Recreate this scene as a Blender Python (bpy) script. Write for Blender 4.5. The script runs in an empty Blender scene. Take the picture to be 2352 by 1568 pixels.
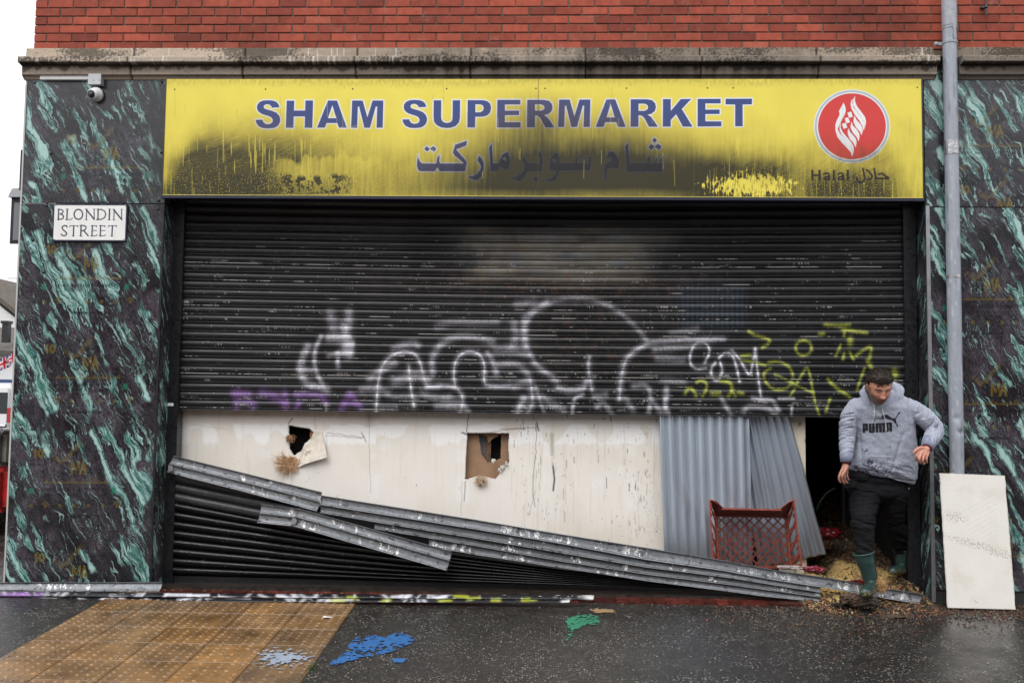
import bpy, bmesh, math, random
import numpy as np
from mathutils import Vector, Matrix, Euler
from mathutils.bvhtree import BVHTree
R = math.radians
random.seed(7); RNG = np.random.default_rng(11)
sc = bpy.context.scene
col = sc.collection

# ------------------------------------------------------------------ camera
CAM = np.array([0.0, -8.26, 1.532]); YAW, PITCH, ROLL = 2.0, 3.8, 0.65
cd = bpy.data.cameras.new('camera'); cam = bpy.data.objects.new('camera', cd); col.objects.link(cam)
cd.sensor_width = 36; cd.lens = 35.0; cd.clip_start = .05; cd.clip_end = 500
CM = (Matrix.Rotation(R(YAW), 3, 'Z') @ Matrix.Rotation(R(90+PITCH), 3, 'X') @ Matrix.Rotation(R(ROLL), 3, 'Z'))
cam.matrix_world = Matrix.Translation(Vector(CAM)) @ CM.to_4x4()
sc.camera = cam

# ------------------------------------------------------------------ sky and sun (overcast)
SUN_EL, SUN_AZ = 52.0, 200.0     # high, behind the camera a little to the left
w = bpy.data.worlds.new("World"); sc.world = w; w.use_nodes = True
nt = w.node_tree; bgn = nt.nodes['Background']
sky = nt.nodes.new('ShaderNodeTexSky'); sky.sky_type = 'NISHITA'; sky.sun_disc = False
sky.sun_elevation = R(SUN_EL); sky.sun_rotation = R(SUN_AZ); sky.air_density = 1.0; sky.dust_density = 6.0; sky.ozone_density = 1.0
hs = nt.nodes.new('ShaderNodeHueSaturation'); hs.inputs['Saturation'].default_value = .22
nt.links.new(sky.outputs[0], hs.inputs['Color'])
cl = nt.nodes.new('ShaderNodeMix'); cl.data_type = 'RGBA'; cl.inputs['Factor'].default_value = .72; # closed cloud cover, brighter overhead than at the horizon
wtc = nt.nodes.new('ShaderNodeTexCoord'); wsp = nt.nodes.new('ShaderNodeSeparateXYZ'); nt.links.new(wtc.outputs['Generated'], wsp.inputs[0])
wmr = nt.nodes.new('ShaderNodeMapRange'); wmr.inputs[1].default_value = 0; wmr.inputs[2].default_value = 1; wmr.inputs[3].default_value = .46; wmr.inputs[4].default_value = 1; nt.links.new(wsp.outputs['Z'], wmr.inputs[0])
wns = nt.nodes.new('ShaderNodeTexNoise'); wns.inputs['Scale'].default_value = 2.2; wns.inputs['Detail'].default_value = 4; nt.links.new(wtc.outputs['Generated'], wns.inputs['Vector'])
wm2 = nt.nodes.new('ShaderNodeMapRange'); wm2.inputs[1].default_value = .3; wm2.inputs[2].default_value = .7; wm2.inputs[3].default_value = .90; wm2.inputs[4].default_value = 1.08; nt.links.new(wns.outputs['Fac'], wm2.inputs[0])
wmu = nt.nodes.new('ShaderNodeMath'); wmu.operation = 'MULTIPLY'; nt.links.new(wmr.outputs[0], wmu.inputs[0]); nt.links.new(wm2.outputs[0], wmu.inputs[1])
wvm = nt.nodes.new('ShaderNodeVectorMath'); wvm.operation = 'SCALE'; wvm.inputs[0].default_value = (13.2, 13.45, 13.9); nt.links.new(wmu.outputs[0], wvm.inputs['Scale']); nt.links.new(wvm.outputs[0], cl.inputs['B'])
nt.links.new(hs.outputs[0], cl.inputs['A']); nt.links.new(cl.outputs['Result'], bgn.inputs['Color'])
bgn.inputs['Strength'].default_value = .15
sd = bpy.data.lights.new('sun', 'SUN'); sd.energy = .8; sd.angle = R(35); sd.color = (1, .97, .93)
so = bpy.data.objects.new('sun', sd); col.objects.link(so)
az = R(SUN_AZ); el = R(SUN_EL)
sdir = Vector((math.sin(az)*math.cos(el), math.cos(az)*math.cos(el), math.sin(el)))
so.rotation_euler = sdir.to_track_quat('Z', 'Y').to_euler()
sc.view_settings.view_transform = 'Standard'; sc.view_settings.look = 'None'
sc.view_settings.exposure = 0.42; sc.view_settings.gamma = 1.0
try: sc.view_settings.use_curve_mapping = False
except Exception: pass

# ------------------------------------------------------------------ surveying helpers (picture units 2352 x 1568 of the photograph)
RM = np.array(CM); F = 2352*35/36.; CX, CY = 1176., 784.1
def ray(u, v): return RM @ np.array([(u-CX)/F, -(v-CY)/F, -1.0])
def at(u, v, Y):
    d = ray(u, v); t = (Y-CAM[1])/d[1]; return CAM + t*d
GS = .045
def gz(x, y): return GS*y if y < 0 else 0.0
def gnd(u, v):
    d = ray(u, v); t = -(CAM[2]-GS*CAM[1])/(d[2]-GS*d[1]); p = CAM+t*d
    if p[1] > 0: t = -CAM[2]/d[2]; p = CAM+t*d
    return p
def proj(P):
    q = (np.asarray(P)-CAM) @ RM
    return CX+F*q[..., 0]/-q[..., 2], CY-F*q[..., 1]/-q[..., 2]
def lin(r, g=None, b=None):
    if g is None: r, g, b = r
    f = lambda c: (c/12.92 if c <= .04045 else ((c+.055)/1.055)**2.4)
    return (f(r/255), f(g/255), f(b/255))

# ------------------------------------------------------------------ tags
def tag(o, label=None, cat=None, group=None, kind=None):
    if label: o['label'] = label
    if cat: o['category'] = cat
    if group: o['group'] = group
    if kind: o['kind'] = kind
    return o
def empty(name, loc, label=None, cat=None, group=None):
    o = bpy.data.objects.new(name, None); o.empty_display_size = .1; col.objects.link(o); o.location = loc
    return tag(o, label, cat, group)
WL = {}
def wloc(o): return Vector((0, 0, 0)) if o is None else Vector(WL.get(o, o.location))
def link(name, me, m=None, parent=None, origin=None, smooth=False):
    """one mesh given in world coordinates -> one object with its origin at its own place"""
    n = len(me.vertices); a = np.empty(n*3, np.float32); me.vertices.foreach_get('co', a); a = a.reshape(-1, 3)
    if origin is None:
        origin = ((a[:, 0].min()+a[:, 0].max())/2, (a[:, 1].min()+a[:, 1].max())/2, a[:, 2].min()) if n else (0, 0, 0)
    origin = Vector([float(c) for c in origin])
    me.vertices.foreach_set('co', (a-np.array(origin, np.float32)).ravel())
    if m:
        for mm in (m if isinstance(m, (list, tuple)) else [m]): me.materials.append(mm)
    if smooth: me.polygons.foreach_set('use_smooth', [True]*len(me.polygons))
    me.update()
    o = bpy.data.objects.new(name, me); col.objects.link(o)
    o.location = origin-wloc(parent); WL[o] = origin
    if parent: o.parent = parent
    return o
class MB:
    def __init__(s): s.v = []; s.f = []; s.c = []; s.cur = None
    def add(s, vs, fs, c=None):
        n = len(s.v); s.v += [tuple(map(float, p)) for p in vs]; s.f += [tuple(i+n for i in f) for f in fs]
        s.c += [c or s.cur or (1, 1, 1)]*len(vs); return s
    def box(s, x0, x1, y0, y1, z0, z1, M=None, c=None):
        p = [(x0, y0, z0), (x1, y0, z0), (x1, y1, z0), (x0, y1, z0), (x0, y0, z1), (x1, y0, z1), (x1, y1, z1), (x0, y1, z1)]
        if M is not None: p = [M @ Vector(q) for q in p]
        return s.add(p, [(0, 3, 2, 1), (4, 5, 6, 7), (0, 1, 5, 4), (1, 2, 6, 5), (2, 3, 7, 6), (3, 0, 4, 7)], c)
    def bbox(s, x0, x1, y0, y1, z0, z1, b, c=None):
        """bevelled box (front edges and the rest)"""
        bm = bmesh.new(); bmesh.ops.create_cube(bm, size=1)
        for q in bm.verts: q.co = Vector(((x0+x1)/2+q.co.x*(x1-x0), (y0+y1)/2+q.co.y*(y1-y0), (z0+z1)/2+q.co.z*(z1-z0)))
        bmesh.ops.bevel(bm, geom=bm.edges[:], offset=b, segments=2, affect='EDGES'); bm.verts.ensure_lookup_table(); bm.verts.index_update()
        s.add([q.co for q in bm.verts], [[q.index for q in f.verts] for f in bm.faces], c); bm.free(); return s
    def tube(s, pts, r, n=10, caps=True, c=None):
        pts = [Vector(p) for p in pts]; rs = r if isinstance(r, (list, tuple)) else [r]*len(pts); base = []; up = None
        for i, p in enumerate(pts):
            d = (pts[min(i+1, len(pts)-1)]-pts[max(i-1, 0)]).normalized()
            if up is None: up = Vector((0, 0, 1)) if abs(d.z) < .9 else Vector((0, 1, 0))
            a = d.cross(up).normalized(); b = a.cross(d).normalized(); up = b
            base += [p+(a*math.cos(2*math.pi*k/n)+b*math.sin(2*math.pi*k/n))*rs[i] for k in range(n)]
        fs = [(i*n+k, i*n+(k+1) % n, (i+1)*n+(k+1) % n, (i+1)*n+k) for i in range(len(pts)-1) for k in range(n)]
        if caps: fs += [tuple(range(n))[::-1], tuple(range((len(pts)-1)*n, len(pts)*n))]
        return s.add(base, fs, c)
    def prism(s, poly, d, c=None):
        """poly: ring of world points, d: extrusion vector"""
        n = len(poly); d = Vector(d); a = [Vector(p) for p in poly]; b = [p+d for p in a]
        return s.add(a+b, [tuple(range(n)), tuple(range(2*n-1, n-1, -1))]+[(k, k+n, (k+1) % n+n, (k+1) % n) for k in range(n)], c)
    def ball(s, ctr, r, n=10, m=7, c=None):
        r = (r, r, r) if not isinstance(r, (tuple, list)) else r; vs = []; fs = []
        for i in range(m+1):
            t = math.pi*i/m
            for k in range(n):
                p = 2*math.pi*k/n; vs.append((ctr[0]+r[0]*math.sin(t)*math.cos(p), ctr[1]+r[1]*math.sin(t)*math.sin(p), ctr[2]+r[2]*math.cos(t)))
        for i in range(m):
            for k in range(n): fs.append((i*n+k, (i+1)*n+k, (i+1)*n+(k+1) % n, i*n+(k+1) % n))
        return s.add(vs, fs, c)
    def mesh(s, name='m'):
        me = bpy.data.meshes.new(name); me.from_pydata(s.v, [], s.f); me.validate()
        if any(q != (1, 1, 1) for q in s.c) and len(me.vertices) == len(s.c):
            at_ = me.color_attributes.new('Col', 'FLOAT_COLOR', 'POINT'); k = np.ones((len(s.c), 4), np.float32); k[:, :3] = s.c; at_.data.foreach_set('color', k.ravel())
        bm = bmesh.new(); bm.from_mesh(me); bmesh.ops.recalc_face_normals(bm, faces=bm.faces); bm.to_mesh(me); bm.free()
        return me
    def build(s, name, m=None, parent=None, smooth=False, origin=None): return link(name, s.mesh(name), m, parent, origin, smooth)

def grid_mesh(name, P, C=None, mask=None, flip=False):
    """P: (H,W,3) points, C: (H,W,3|4) colours, mask: (H-1,W-1) faces kept; unused points dropped"""
    H, W = P.shape[:2]; idx = np.arange(H*W).reshape(H, W)
    q = np.stack([idx[:-1, :-1], idx[1:, :-1], idx[1:, 1:], idx[:-1, 1:]], -1)
    q = q[mask] if mask is not None else q.reshape(-1, 4)
    q = q.reshape(-1, 4)
    if flip: q = q[:, ::-1]
    used = np.zeros(H*W, bool); used[q.ravel()] = True; mp = np.cumsum(used)-1
    V = P.reshape(-1, 3)[used].astype(np.float32); q = mp[q].astype(np.int32)
    me = bpy.data.meshes.new(name); me.vertices.add(len(V)); me.vertices.foreach_set('co', V.ravel())
    me.loops.add(q.size); me.loops.foreach_set('vertex_index', q.ravel())
    me.polygons.add(len(q)); me.polygons.foreach_set('loop_start', np.arange(0, q.size, 4, dtype=np.int32))
    me.update(calc_edges=True)
    if C is not None:
        k = np.ones((len(V), 4), np.float32); CC = C.reshape(-1, C.shape[-1])[used]; k[:, :CC.shape[1]] = CC
        a = me.color_attributes.new('Col', 'FLOAT_COLOR', 'POINT'); a.data.foreach_set('color', k.ravel())
    return me

# ------------------------------------------------------------------ numpy noise and painting
_perm = RNG.permutation(4096)
def _h(ix, iy): return _perm[(ix+_perm[iy & 4095]) & 4095]
_ga = RNG.random(4096)*2*math.pi
_gx, _gy = np.cos(_ga), np.sin(_ga)
def noise(x, y):
    x = np.asarray(x, np.float64); y = np.asarray(y, np.float64)
    x0 = np.floor(x).astype(np.int64); y0 = np.floor(y).astype(np.int64); fx = x-x0; fy = y-y0
    ux = fx*fx*fx*(fx*(fx*6-15)+10); uy = fy*fy*fy*(fy*(fy*6-15)+10)
    def g(ix, iy, dx, dy):
        h = _h(ix & 4095, iy); return _gx[h]*dx+_gy[h]*dy
    a = g(x0, y0, fx, fy); b = g(x0+1, y0, fx-1, fy); c = g(x0, y0+1, fx, fy-1); d = g(x0+1, y0+1, fx-1, fy-1)
    return (a+(b-a)*ux + ((c+(d-c)*ux)-(a+(b-a)*ux))*uy)*1.5
def fbm(x, y, o=4, g=.5):
    s = 0; a = 1; t = 0
    for i in range(o): s = s+a*noise(x*2**i+17.3*i, y*2**i-9.1*i); t += a; a *= g
    return s/t*1.3
def sst(a, b, x): t = np.clip((x-a)/(b-a), 0, 1); return t*t*(3-2*t)
def white(shape): return RNG.random(shape)
def dist_line(U, V, pts, closed=False):
    d = np.full(U.shape, 1e9); n = len(pts)
    for i in range(n if closed else n-1):
        ax, ay = pts[i]; bx, by = pts[(i+1) % n]; dx, dy = bx-ax, by-ay; L = dx*dx+dy*dy+1e-12
        t = np.clip(((U-ax)*dx+(V-ay)*dy)/L, 0, 1)
        d = np.minimum(d, np.hypot(U-ax-t*dx, V-ay-t*dy))
    return d
def inside(U, V, pts):
    r = np.zeros(U.shape, bool); n = len(pts)
    for i in range(n):
        ax, ay = pts[i]; bx, by = pts[(i+1) % n]
        if ay == by: continue
        r ^= ((ay > V) != (by > V)) & (U < (bx-ax)*(V-ay)/(by-ay)+ax)
    return r
def sdf(U, V, contours):
    d = np.full(U.shape, 1e9); ins = np.zeros(U.shape, bool)
    for c in contours: d = np.minimum(d, dist_line(U, V, c, True)); ins ^= inside(U, V, c)
    return np.where(ins, -d, d)
class Canvas:
    """paint on a real surface: its points are looked up in survey units"""
    def __init__(s, P, base, sharp=.35):
        s.U, s.V = proj(P); s.u = s.U.ravel(); s.v = s.V.ravel(); s.C = np.empty(P.shape[:-1]+(3,)); s.C[:] = base; s.c = s.C.reshape(-1, 3); s.sharp = sharp
    def near(s, pts, pad):
        a = np.array(pts, float); lo = a.min(0)-pad; hi = a.max(0)+pad
        return np.nonzero((s.u > lo[0]) & (s.u < hi[0]) & (s.v > lo[1]) & (s.v < hi[1]))[0]
    def mix(s, i, a, rgb): a = a[:, None]; s.c[i] = s.c[i]*(1-a)+np.array(rgb)*a
    def poly(s, contours, rgb, grow=0, alpha=1.0, mask=None, soft=None):
        allp = [p for c in contours for p in c]; i = s.near(allp, grow+3)
        if len(i) == 0: return
        so = soft or s.sharp
        d = sdf(s.u[i], s.v[i], contours)-grow; a = np.clip(.5-d/(2*so), 0, 1)*alpha
        if rgb is not None: s.mix(i, a, rgb)
        if mask is not None: mask.ravel()[i] = np.maximum(mask.ravel()[i], a > .5)
    def line(s, pts, hw, rgb, alpha=1.0, soft=None, mask=None, mod=None):
        i = s.near(pts, hw*2.6+2)
        if len(i) == 0: return
        d = dist_line(s.u[i], s.v[i], pts); so = soft or s.sharp
        a = np.clip(.5-(d-hw)/(2*so), 0, 1)*alpha
        if mod is not None: a = a*mod.ravel()[i]
        s.mix(i, a, rgb)
        if mask is not None: mask.ravel()[i] = np.maximum(mask.ravel()[i], a > .5)
    def spray(s, pts, hw, rgb, alpha=1.0, mod=None):
        i = s.near(pts, hw*2.6+2)
        if len(i) == 0: return
        d = dist_line(s.u[i], s.v[i], pts); a = np.exp(-(d/hw)**2*.9)*alpha
        if mod is not None: a = a*mod.ravel()[i]
        s.mix(i, np.clip(a, 0, 1), rgb)
    def blob(s, cu, cv, ru, rv, p=1.0): return np.exp(-(((s.U-cu)/ru)**2+((s.V-cv)/rv)**2)**p)
def T(pts, ox, oy, k, du=0, dv=0): return [(ox+x*k+du, oy+y*k+dv) for x, y in pts]
def smooth_pts(pts, it=2, closed=True):
    for _ in range(it):
        q = []; n = len(pts)
        for i in range(n if closed else n-1):
            a = pts[i]; b = pts[(i+1) % n]; q += [(a[0]*.75+b[0]*.25, a[1]*.75+b[1]*.25), (a[0]*.25+b[0]*.75, a[1]*.25+b[1]*.75)]
        if not closed: q = [pts[0]]+q+[pts[-1]]
        pts = q
    return pts

# ------------------------------------------------------------------ materials
def mat(name, base=(.5, .5, .5), rough=.5, metal=0., spec=.5, attr=False, var=0., vscale=6., bump=0., bscale=60., bdist=.01, rvar=0., stretch=(1, 1, 1), coat=0., sheen=0., dark2=None):
    m = bpy.data.materials.new(name); m.use_nodes = True; t = m.node_tree; b = t.nodes['Principled BSDF']
    b.inputs['Base Color'].default_value = (*base, 1); b.inputs['Roughness'].default_value = rough; b.inputs['Metallic'].default_value = metal
    b.inputs['Specular IOR Level'].default_value = spec
    if coat: b.inputs['Coat Weight'].default_value = coat; b.inputs['Coat Roughness'].default_value = .12
    if sheen: b.inputs['Sheen Weight'].default_value = sheen
    N = lambda k: t.nodes.new(k); L = t.links.new
    src = None
    if attr:
        a = N('ShaderNodeAttribute'); a.attribute_name = 'Col'; src = a.outputs['Color']
    tc = N('ShaderNodeTexCoord'); mp = N('ShaderNodeMapping'); mp.inputs['Scale'].default_value = stretch; L(tc.outputs['Object'], mp.inputs[0])
    if var or rvar:
        n = N('ShaderNodeTexNoise'); n.inputs['Scale'].default_value = vscale; n.inputs['Detail'].default_value = 6; n.inputs['Roughness'].default_value = .62; L(mp.outputs[0], n.inputs['Vector'])
    if var:
        mr = N('ShaderNodeMapRange'); mr.inputs['From Min'].default_value = .3; mr.inputs['From Max'].default_value = .7; mr.inputs['To Min'].default_value = 1-var; mr.inputs['To Max'].default_value = 1+var; L(n.outputs['Fac'], mr.inputs['Value'])
        mx = N('ShaderNodeMix'); mx.data_type = 'RGBA'; mx.blend_type = 'MULTIPLY'; mx.inputs['Factor'].default_value = 1
        if src: L(src, mx.inputs['A'])
        else: mx.inputs['A'].default_value = (*base, 1)
        cb = N('ShaderNodeCombineColor'); [L(mr.outputs[0], cb.inputs[i]) for i in range(3)]; L(cb.outputs[0], mx.inputs['B']); src = mx.outputs['Result']
    if src: L(src, b.inputs['Base Color'])
    if rvar:
        mr2 = N('ShaderNodeMapRange'); mr2.inputs['From Min'].default_value = .3; mr2.inputs['From Max'].default_value = .7; mr2.inputs['To Min'].default_value = max(.02, rough-rvar); mr2.inputs['To Max'].default_value = min(1, rough+rvar); L(n.outputs['Fac'], mr2.inputs['Value']); L(mr2.outputs[0], b.inputs['Roughness'])
    if bump:
        n2 = N('ShaderNodeTexNoise'); n2.inputs['Scale'].default_value = bscale; n2.inputs['Detail'].default_value = 5; L(mp.outputs[0], n2.inputs['Vector'])
        bp = N('ShaderNodeBump'); bp.inputs['Strength'].default_value = bump; bp.inputs['Distance'].default_value = bdist; L(n2.outputs['Fac'], bp.inputs['Height']); L(bp.outputs[0], b.inputs['Normal'])
    return m
# =================================================================== GROUND
def node_asphalt():
    m = bpy.data.materials.new('wet_asphalt'); m.use_nodes = True; t = m.node_tree; b = t.nodes['Principled BSDF']; N = t.nodes.new; L = t.links.new
    tc = N('ShaderNodeTexCoord')
    def nz(sc_, det=5, ro=.6, vec=None):
        n = N('ShaderNodeTexNoise'); n.inputs['Scale'].default_value = sc_; n.inputs['Detail'].default_value = det; n.inputs['Roughness'].default_value = ro; L(vec or tc.outputs['Object'], n.inputs['Vector']); return n.outputs['Fac']
    def mr(v, a, b_, c, d):
        n = N('ShaderNodeMapRange'); n.inputs[1].default_value = a; n.inputs[2].default_value = b_; n.inputs[3].default_value = c; n.inputs[4].default_value = d; L(v, n.inputs[0]); return n.outputs[0]
    big = nz(.9, 4); mid = nz(9, 6, .7); fine = nz(160, 3, .7)
    def mixc(f, A, B, blend='MIX'):
        x = N('ShaderNodeMix'); x.data_type = 'RGBA'; x.blend_type = blend; L(f, x.inputs['Factor']) if not isinstance(f, float) else setattr(x.inputs['Factor'], 'default_value', f)
        for k, v in (('A', A), ('B', B)):
            if isinstance(v, tuple): x.inputs[k].default_value = (*v, 1)
            else: L(v, x.inputs[k])
        return x.outputs['Result']
    c = mixc(mr(mid, .35, .65, 0, 1), (.0065, .006, .0055), (.018, .016, .0145))
    c = mixc(mr(fine, .4, .7, 0, .8), c, (.034, .030, .027))
    # pale stones in the worn surface
    vo = N('ShaderNodeTexVoronoi'); vo.inputs['Scale'].default_value = 62; L(tc.outputs['Object'], vo.inputs['Vector'])
    sep = N('ShaderNodeSeparateColor'); L(vo.outputs['Color'], sep.inputs[0])
    near = mr(vo.outputs['Distance'], .28, .42, 1, 0); pick = mr(sep.outputs[0], .55, .60, 0, 1)
    dens = mr(nz(3.1, 5), .40, .62, .22, 1)
    f1 = N('ShaderNodeMath'); f1.operation = 'MULTIPLY'; L(near, f1.inputs[0]); L(pick, f1.inputs[1])
    f2 = N('ShaderNodeMath'); f2.operation = 'MULTIPLY'; L(f1.outputs[0], f2.inputs[0]); L(dens, f2.inputs[1])
    stone = mixc(sep.outputs[1], (.07, .06, .05), (.38, .345, .31))
    c = mixc(f2.outputs[0], c, stone)
    L(c, b.inputs['Base Color'])
    wet = mr(nz(1.3, 5, .65), .36, .60, .08, .42); L(wet, b.inputs['Roughness']); b.inputs['Specular IOR Level'].default_value = .42
    bp = N('ShaderNodeBump'); bp.inputs['Strength'].default_value = .5; bp.inputs['Distance'].default_value = .006; L(nz(95, 4, .65), bp.inputs['Height']); L(bp.outputs[0], b.inputs['Normal'])
    return m
M_asph = node_asphalt()
g = MB(); xs = [-90, -20, -8, -4, 0, 4, 8, 20, 90]; ys = [-14, -9, -5, -2, 0, 1, 12, 40, 120]
vs = [(x, y, gz(x, y)) for y in ys for x in xs]; n = len(xs)
g.add(vs, [(j*n+i, j*n+i+1, (j+1)*n+i+1, (j+1)*n+i) for j in range(len(ys)-1) for i in range(n-1)])
tag(link('ground', g.mesh(), M_asph, origin=(0, 0, 0)), kind='structure')

# tactile paving: buff tiles with blisters
M_tile = mat('buff_tile', attr=True, rough=.30, rvar=.14, var=.42, vscale=4.5, bump=.25, bscale=140, bdist=.004)
def build_tiles():
    mb = MB(); TS = .4
    O = gnd(818, 1385); up = gnd(692, 1568); sh = (up[0]-O[0])/(up[1]-O[1])      # skew of the tile columns
    def pt(i, y, z): return (O[0]-i*TS+sh*(y-O[1]), y, gz(0, y)+z)
    y0 = O[1]
    for r in range(-1, 12):
        for c in range(5):
            ya, yb = y0-r*TS-.004, y0-(r+1)*TS+.004
            ea, eb = c+.005, c+.995
            k = RNG.random(); gy = RNG.random()*.45; base = (np.array(lin(128, 93, 51))*(1-gy)+np.array(lin(104, 86, 66))*gy)*(.72+.30*RNG.random()); base = base*(1-.25*k)+np.array((.11, .085, .06))*.25*k
            if RNG.random() < .16: base = base*.78
            cc = tuple(base); d = .0
            zt = .006
            q = [pt(ea, ya, 0), pt(eb, ya, 0), pt(eb, yb, 0), pt(ea, yb, 0)]; qq = [pt(ea+.006, ya-.003, zt), pt(eb-.006, ya-.003, zt), pt(eb-.006, yb+.003, zt), pt(ea+.006, yb+.003, zt)]
            mb.add(q+qq, [(4, 5, 6, 7), (0, 1, 5, 4), (1, 2, 6, 5), (2, 3, 7, 6), (3, 0, 4, 7)], cc)
            for a in range(6):
                for b in range(6):
                    if RNG.random() < .10: continue
                    ci = c+(a+.5)/6; cy_ = y0-(r+(b+.5)/6)*TS; ctr = pt(ci, cy_, zt); vs = []; nn = 8
                    for rr, zz in ((.0150, 0.0), (.0125, .0035), (.0075, .005)):
                        for s in range(nn):
                            A = 2*math.pi*s/nn; vs.append((ctr[0]+rr*math.cos(A), ctr[1]+rr*math.sin(A), ctr[2]+zz))
                    fs = [(j*nn+s, j*nn+(s+1) % nn, (j+1)*nn+(s+1) % nn, (j+1)*nn+s) for j in range(2) for s in range(nn)]+[tuple(range(2*nn, 3*nn))]
                    wv = .85+.8*RNG.random(); mb.add(vs, fs, tuple(min(.75, q_*.9*wv+a_) for q_, a_ in zip(cc, (.03, .03, .026))))
    # grout bed
    mb.add([pt(-.02, y0+.4, .002), pt(5.02, y0+.4, .002), pt(5.02, y0-12*TS, .002), pt(-.02, y0-12*TS, .002)], [(0, 1, 2, 3)], (.02, .018, .015))
    return tag(link('tactile_paving', mb.mesh(), M_tile), kind='structure')
build_tiles()

def splash(name, cu, cv, ru, rv, rgb, label, cat, seed, ang=0., dens=.0, stretch=(1., 3.), step=.008, shape=None, z=.0045, rough=.4, strict=1.):
    """dried paint on the ground: a thin torn film, kept only where the paint held"""
    c = gnd(cu, cv); a = gnd(cu-ru, cv); b = gnd(cu+ru, cv); t = gnd(cu, cv-rv); d = gnd(cu, cv+rv)
    xs = np.arange(a[0], b[0], step); ys = np.arange(d[1], t[1], step); X, Y = np.meshgrid(xs, ys)
    P = np.stack([X, Y, np.where(Y < 0, GS*Y, 0)+z], -1); U, V = proj(P)
    n1 = fbm(X*4+seed, Y*4-seed, 4); n2 = fbm(X*stretch[1]*9+seed, Y*stretch[0]*26, 3)
    if shape: dd = np.clip(-sdf(U, V, [smooth_pts(shape, 2)])/8., -2, .42)
    else: dd = (1-np.sqrt(((U-cu)/ru)**2+((V-cv)/rv)**2))*1.2
    keep = (dd+n1*.45+n2*.55*strict > dens)
    k = keep[:-1, :-1] & keep[1:, 1:] & (dd[:-1, :-1] > -.55)
    me = grid_mesh(name, P, None, k)
    m = mat(name+'_film', rgb, rough=rough, var=.18, vscale=25)
    return tag(link(name, me, m), label, cat)
splash('paint_splash', 856, 1488, 110, 48, lin(30, 88, 146), 'bright blue paint splash on the wet asphalt beside the buff tiles', 'paint splash', 3.1, dens=.29, step=.005, shape=[(750, 1522), (790, 1500), (808, 1460), (850, 1452), (885, 1462), (910, 1447), (955, 1458), (952, 1478), (900, 1497), (850, 1510), (800, 1518), (765, 1530)])
splash('paint_splash', 1338, 1438, 62, 40, lin(42, 118, 88), 'green paint splash on the dark asphalt under the fallen slats', 'paint splash', 8.7, dens=.29, step=.005, shape=[(1296, 1425), (1315, 1410), (1370, 1407), (1386, 1428), (1368, 1438), (1328, 1440), (1312, 1466), (1294, 1474), (1305, 1440)])
splash('paint_splash', 650, 1508, 95, 34, lin(136, 146, 160), 'pale white paint scuff across the buff blister tiles', 'paint splash', 5.3, dens=.70, z=.014, strict=1.7, step=.004)
splash('paint_splash', 915, 1515, 22, 9, lin(30, 88, 146), 'small blue paint streak below the big blue splash', 'paint splash', 1.3, dens=.25)
splash('mud_patch', 1385, 1402, 40, 7, lin(140, 112, 80), 'flat tan mud patch on the asphalt near the red tile edge', 'mud patch', 4.4, dens=.3, rough=.7)

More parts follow.
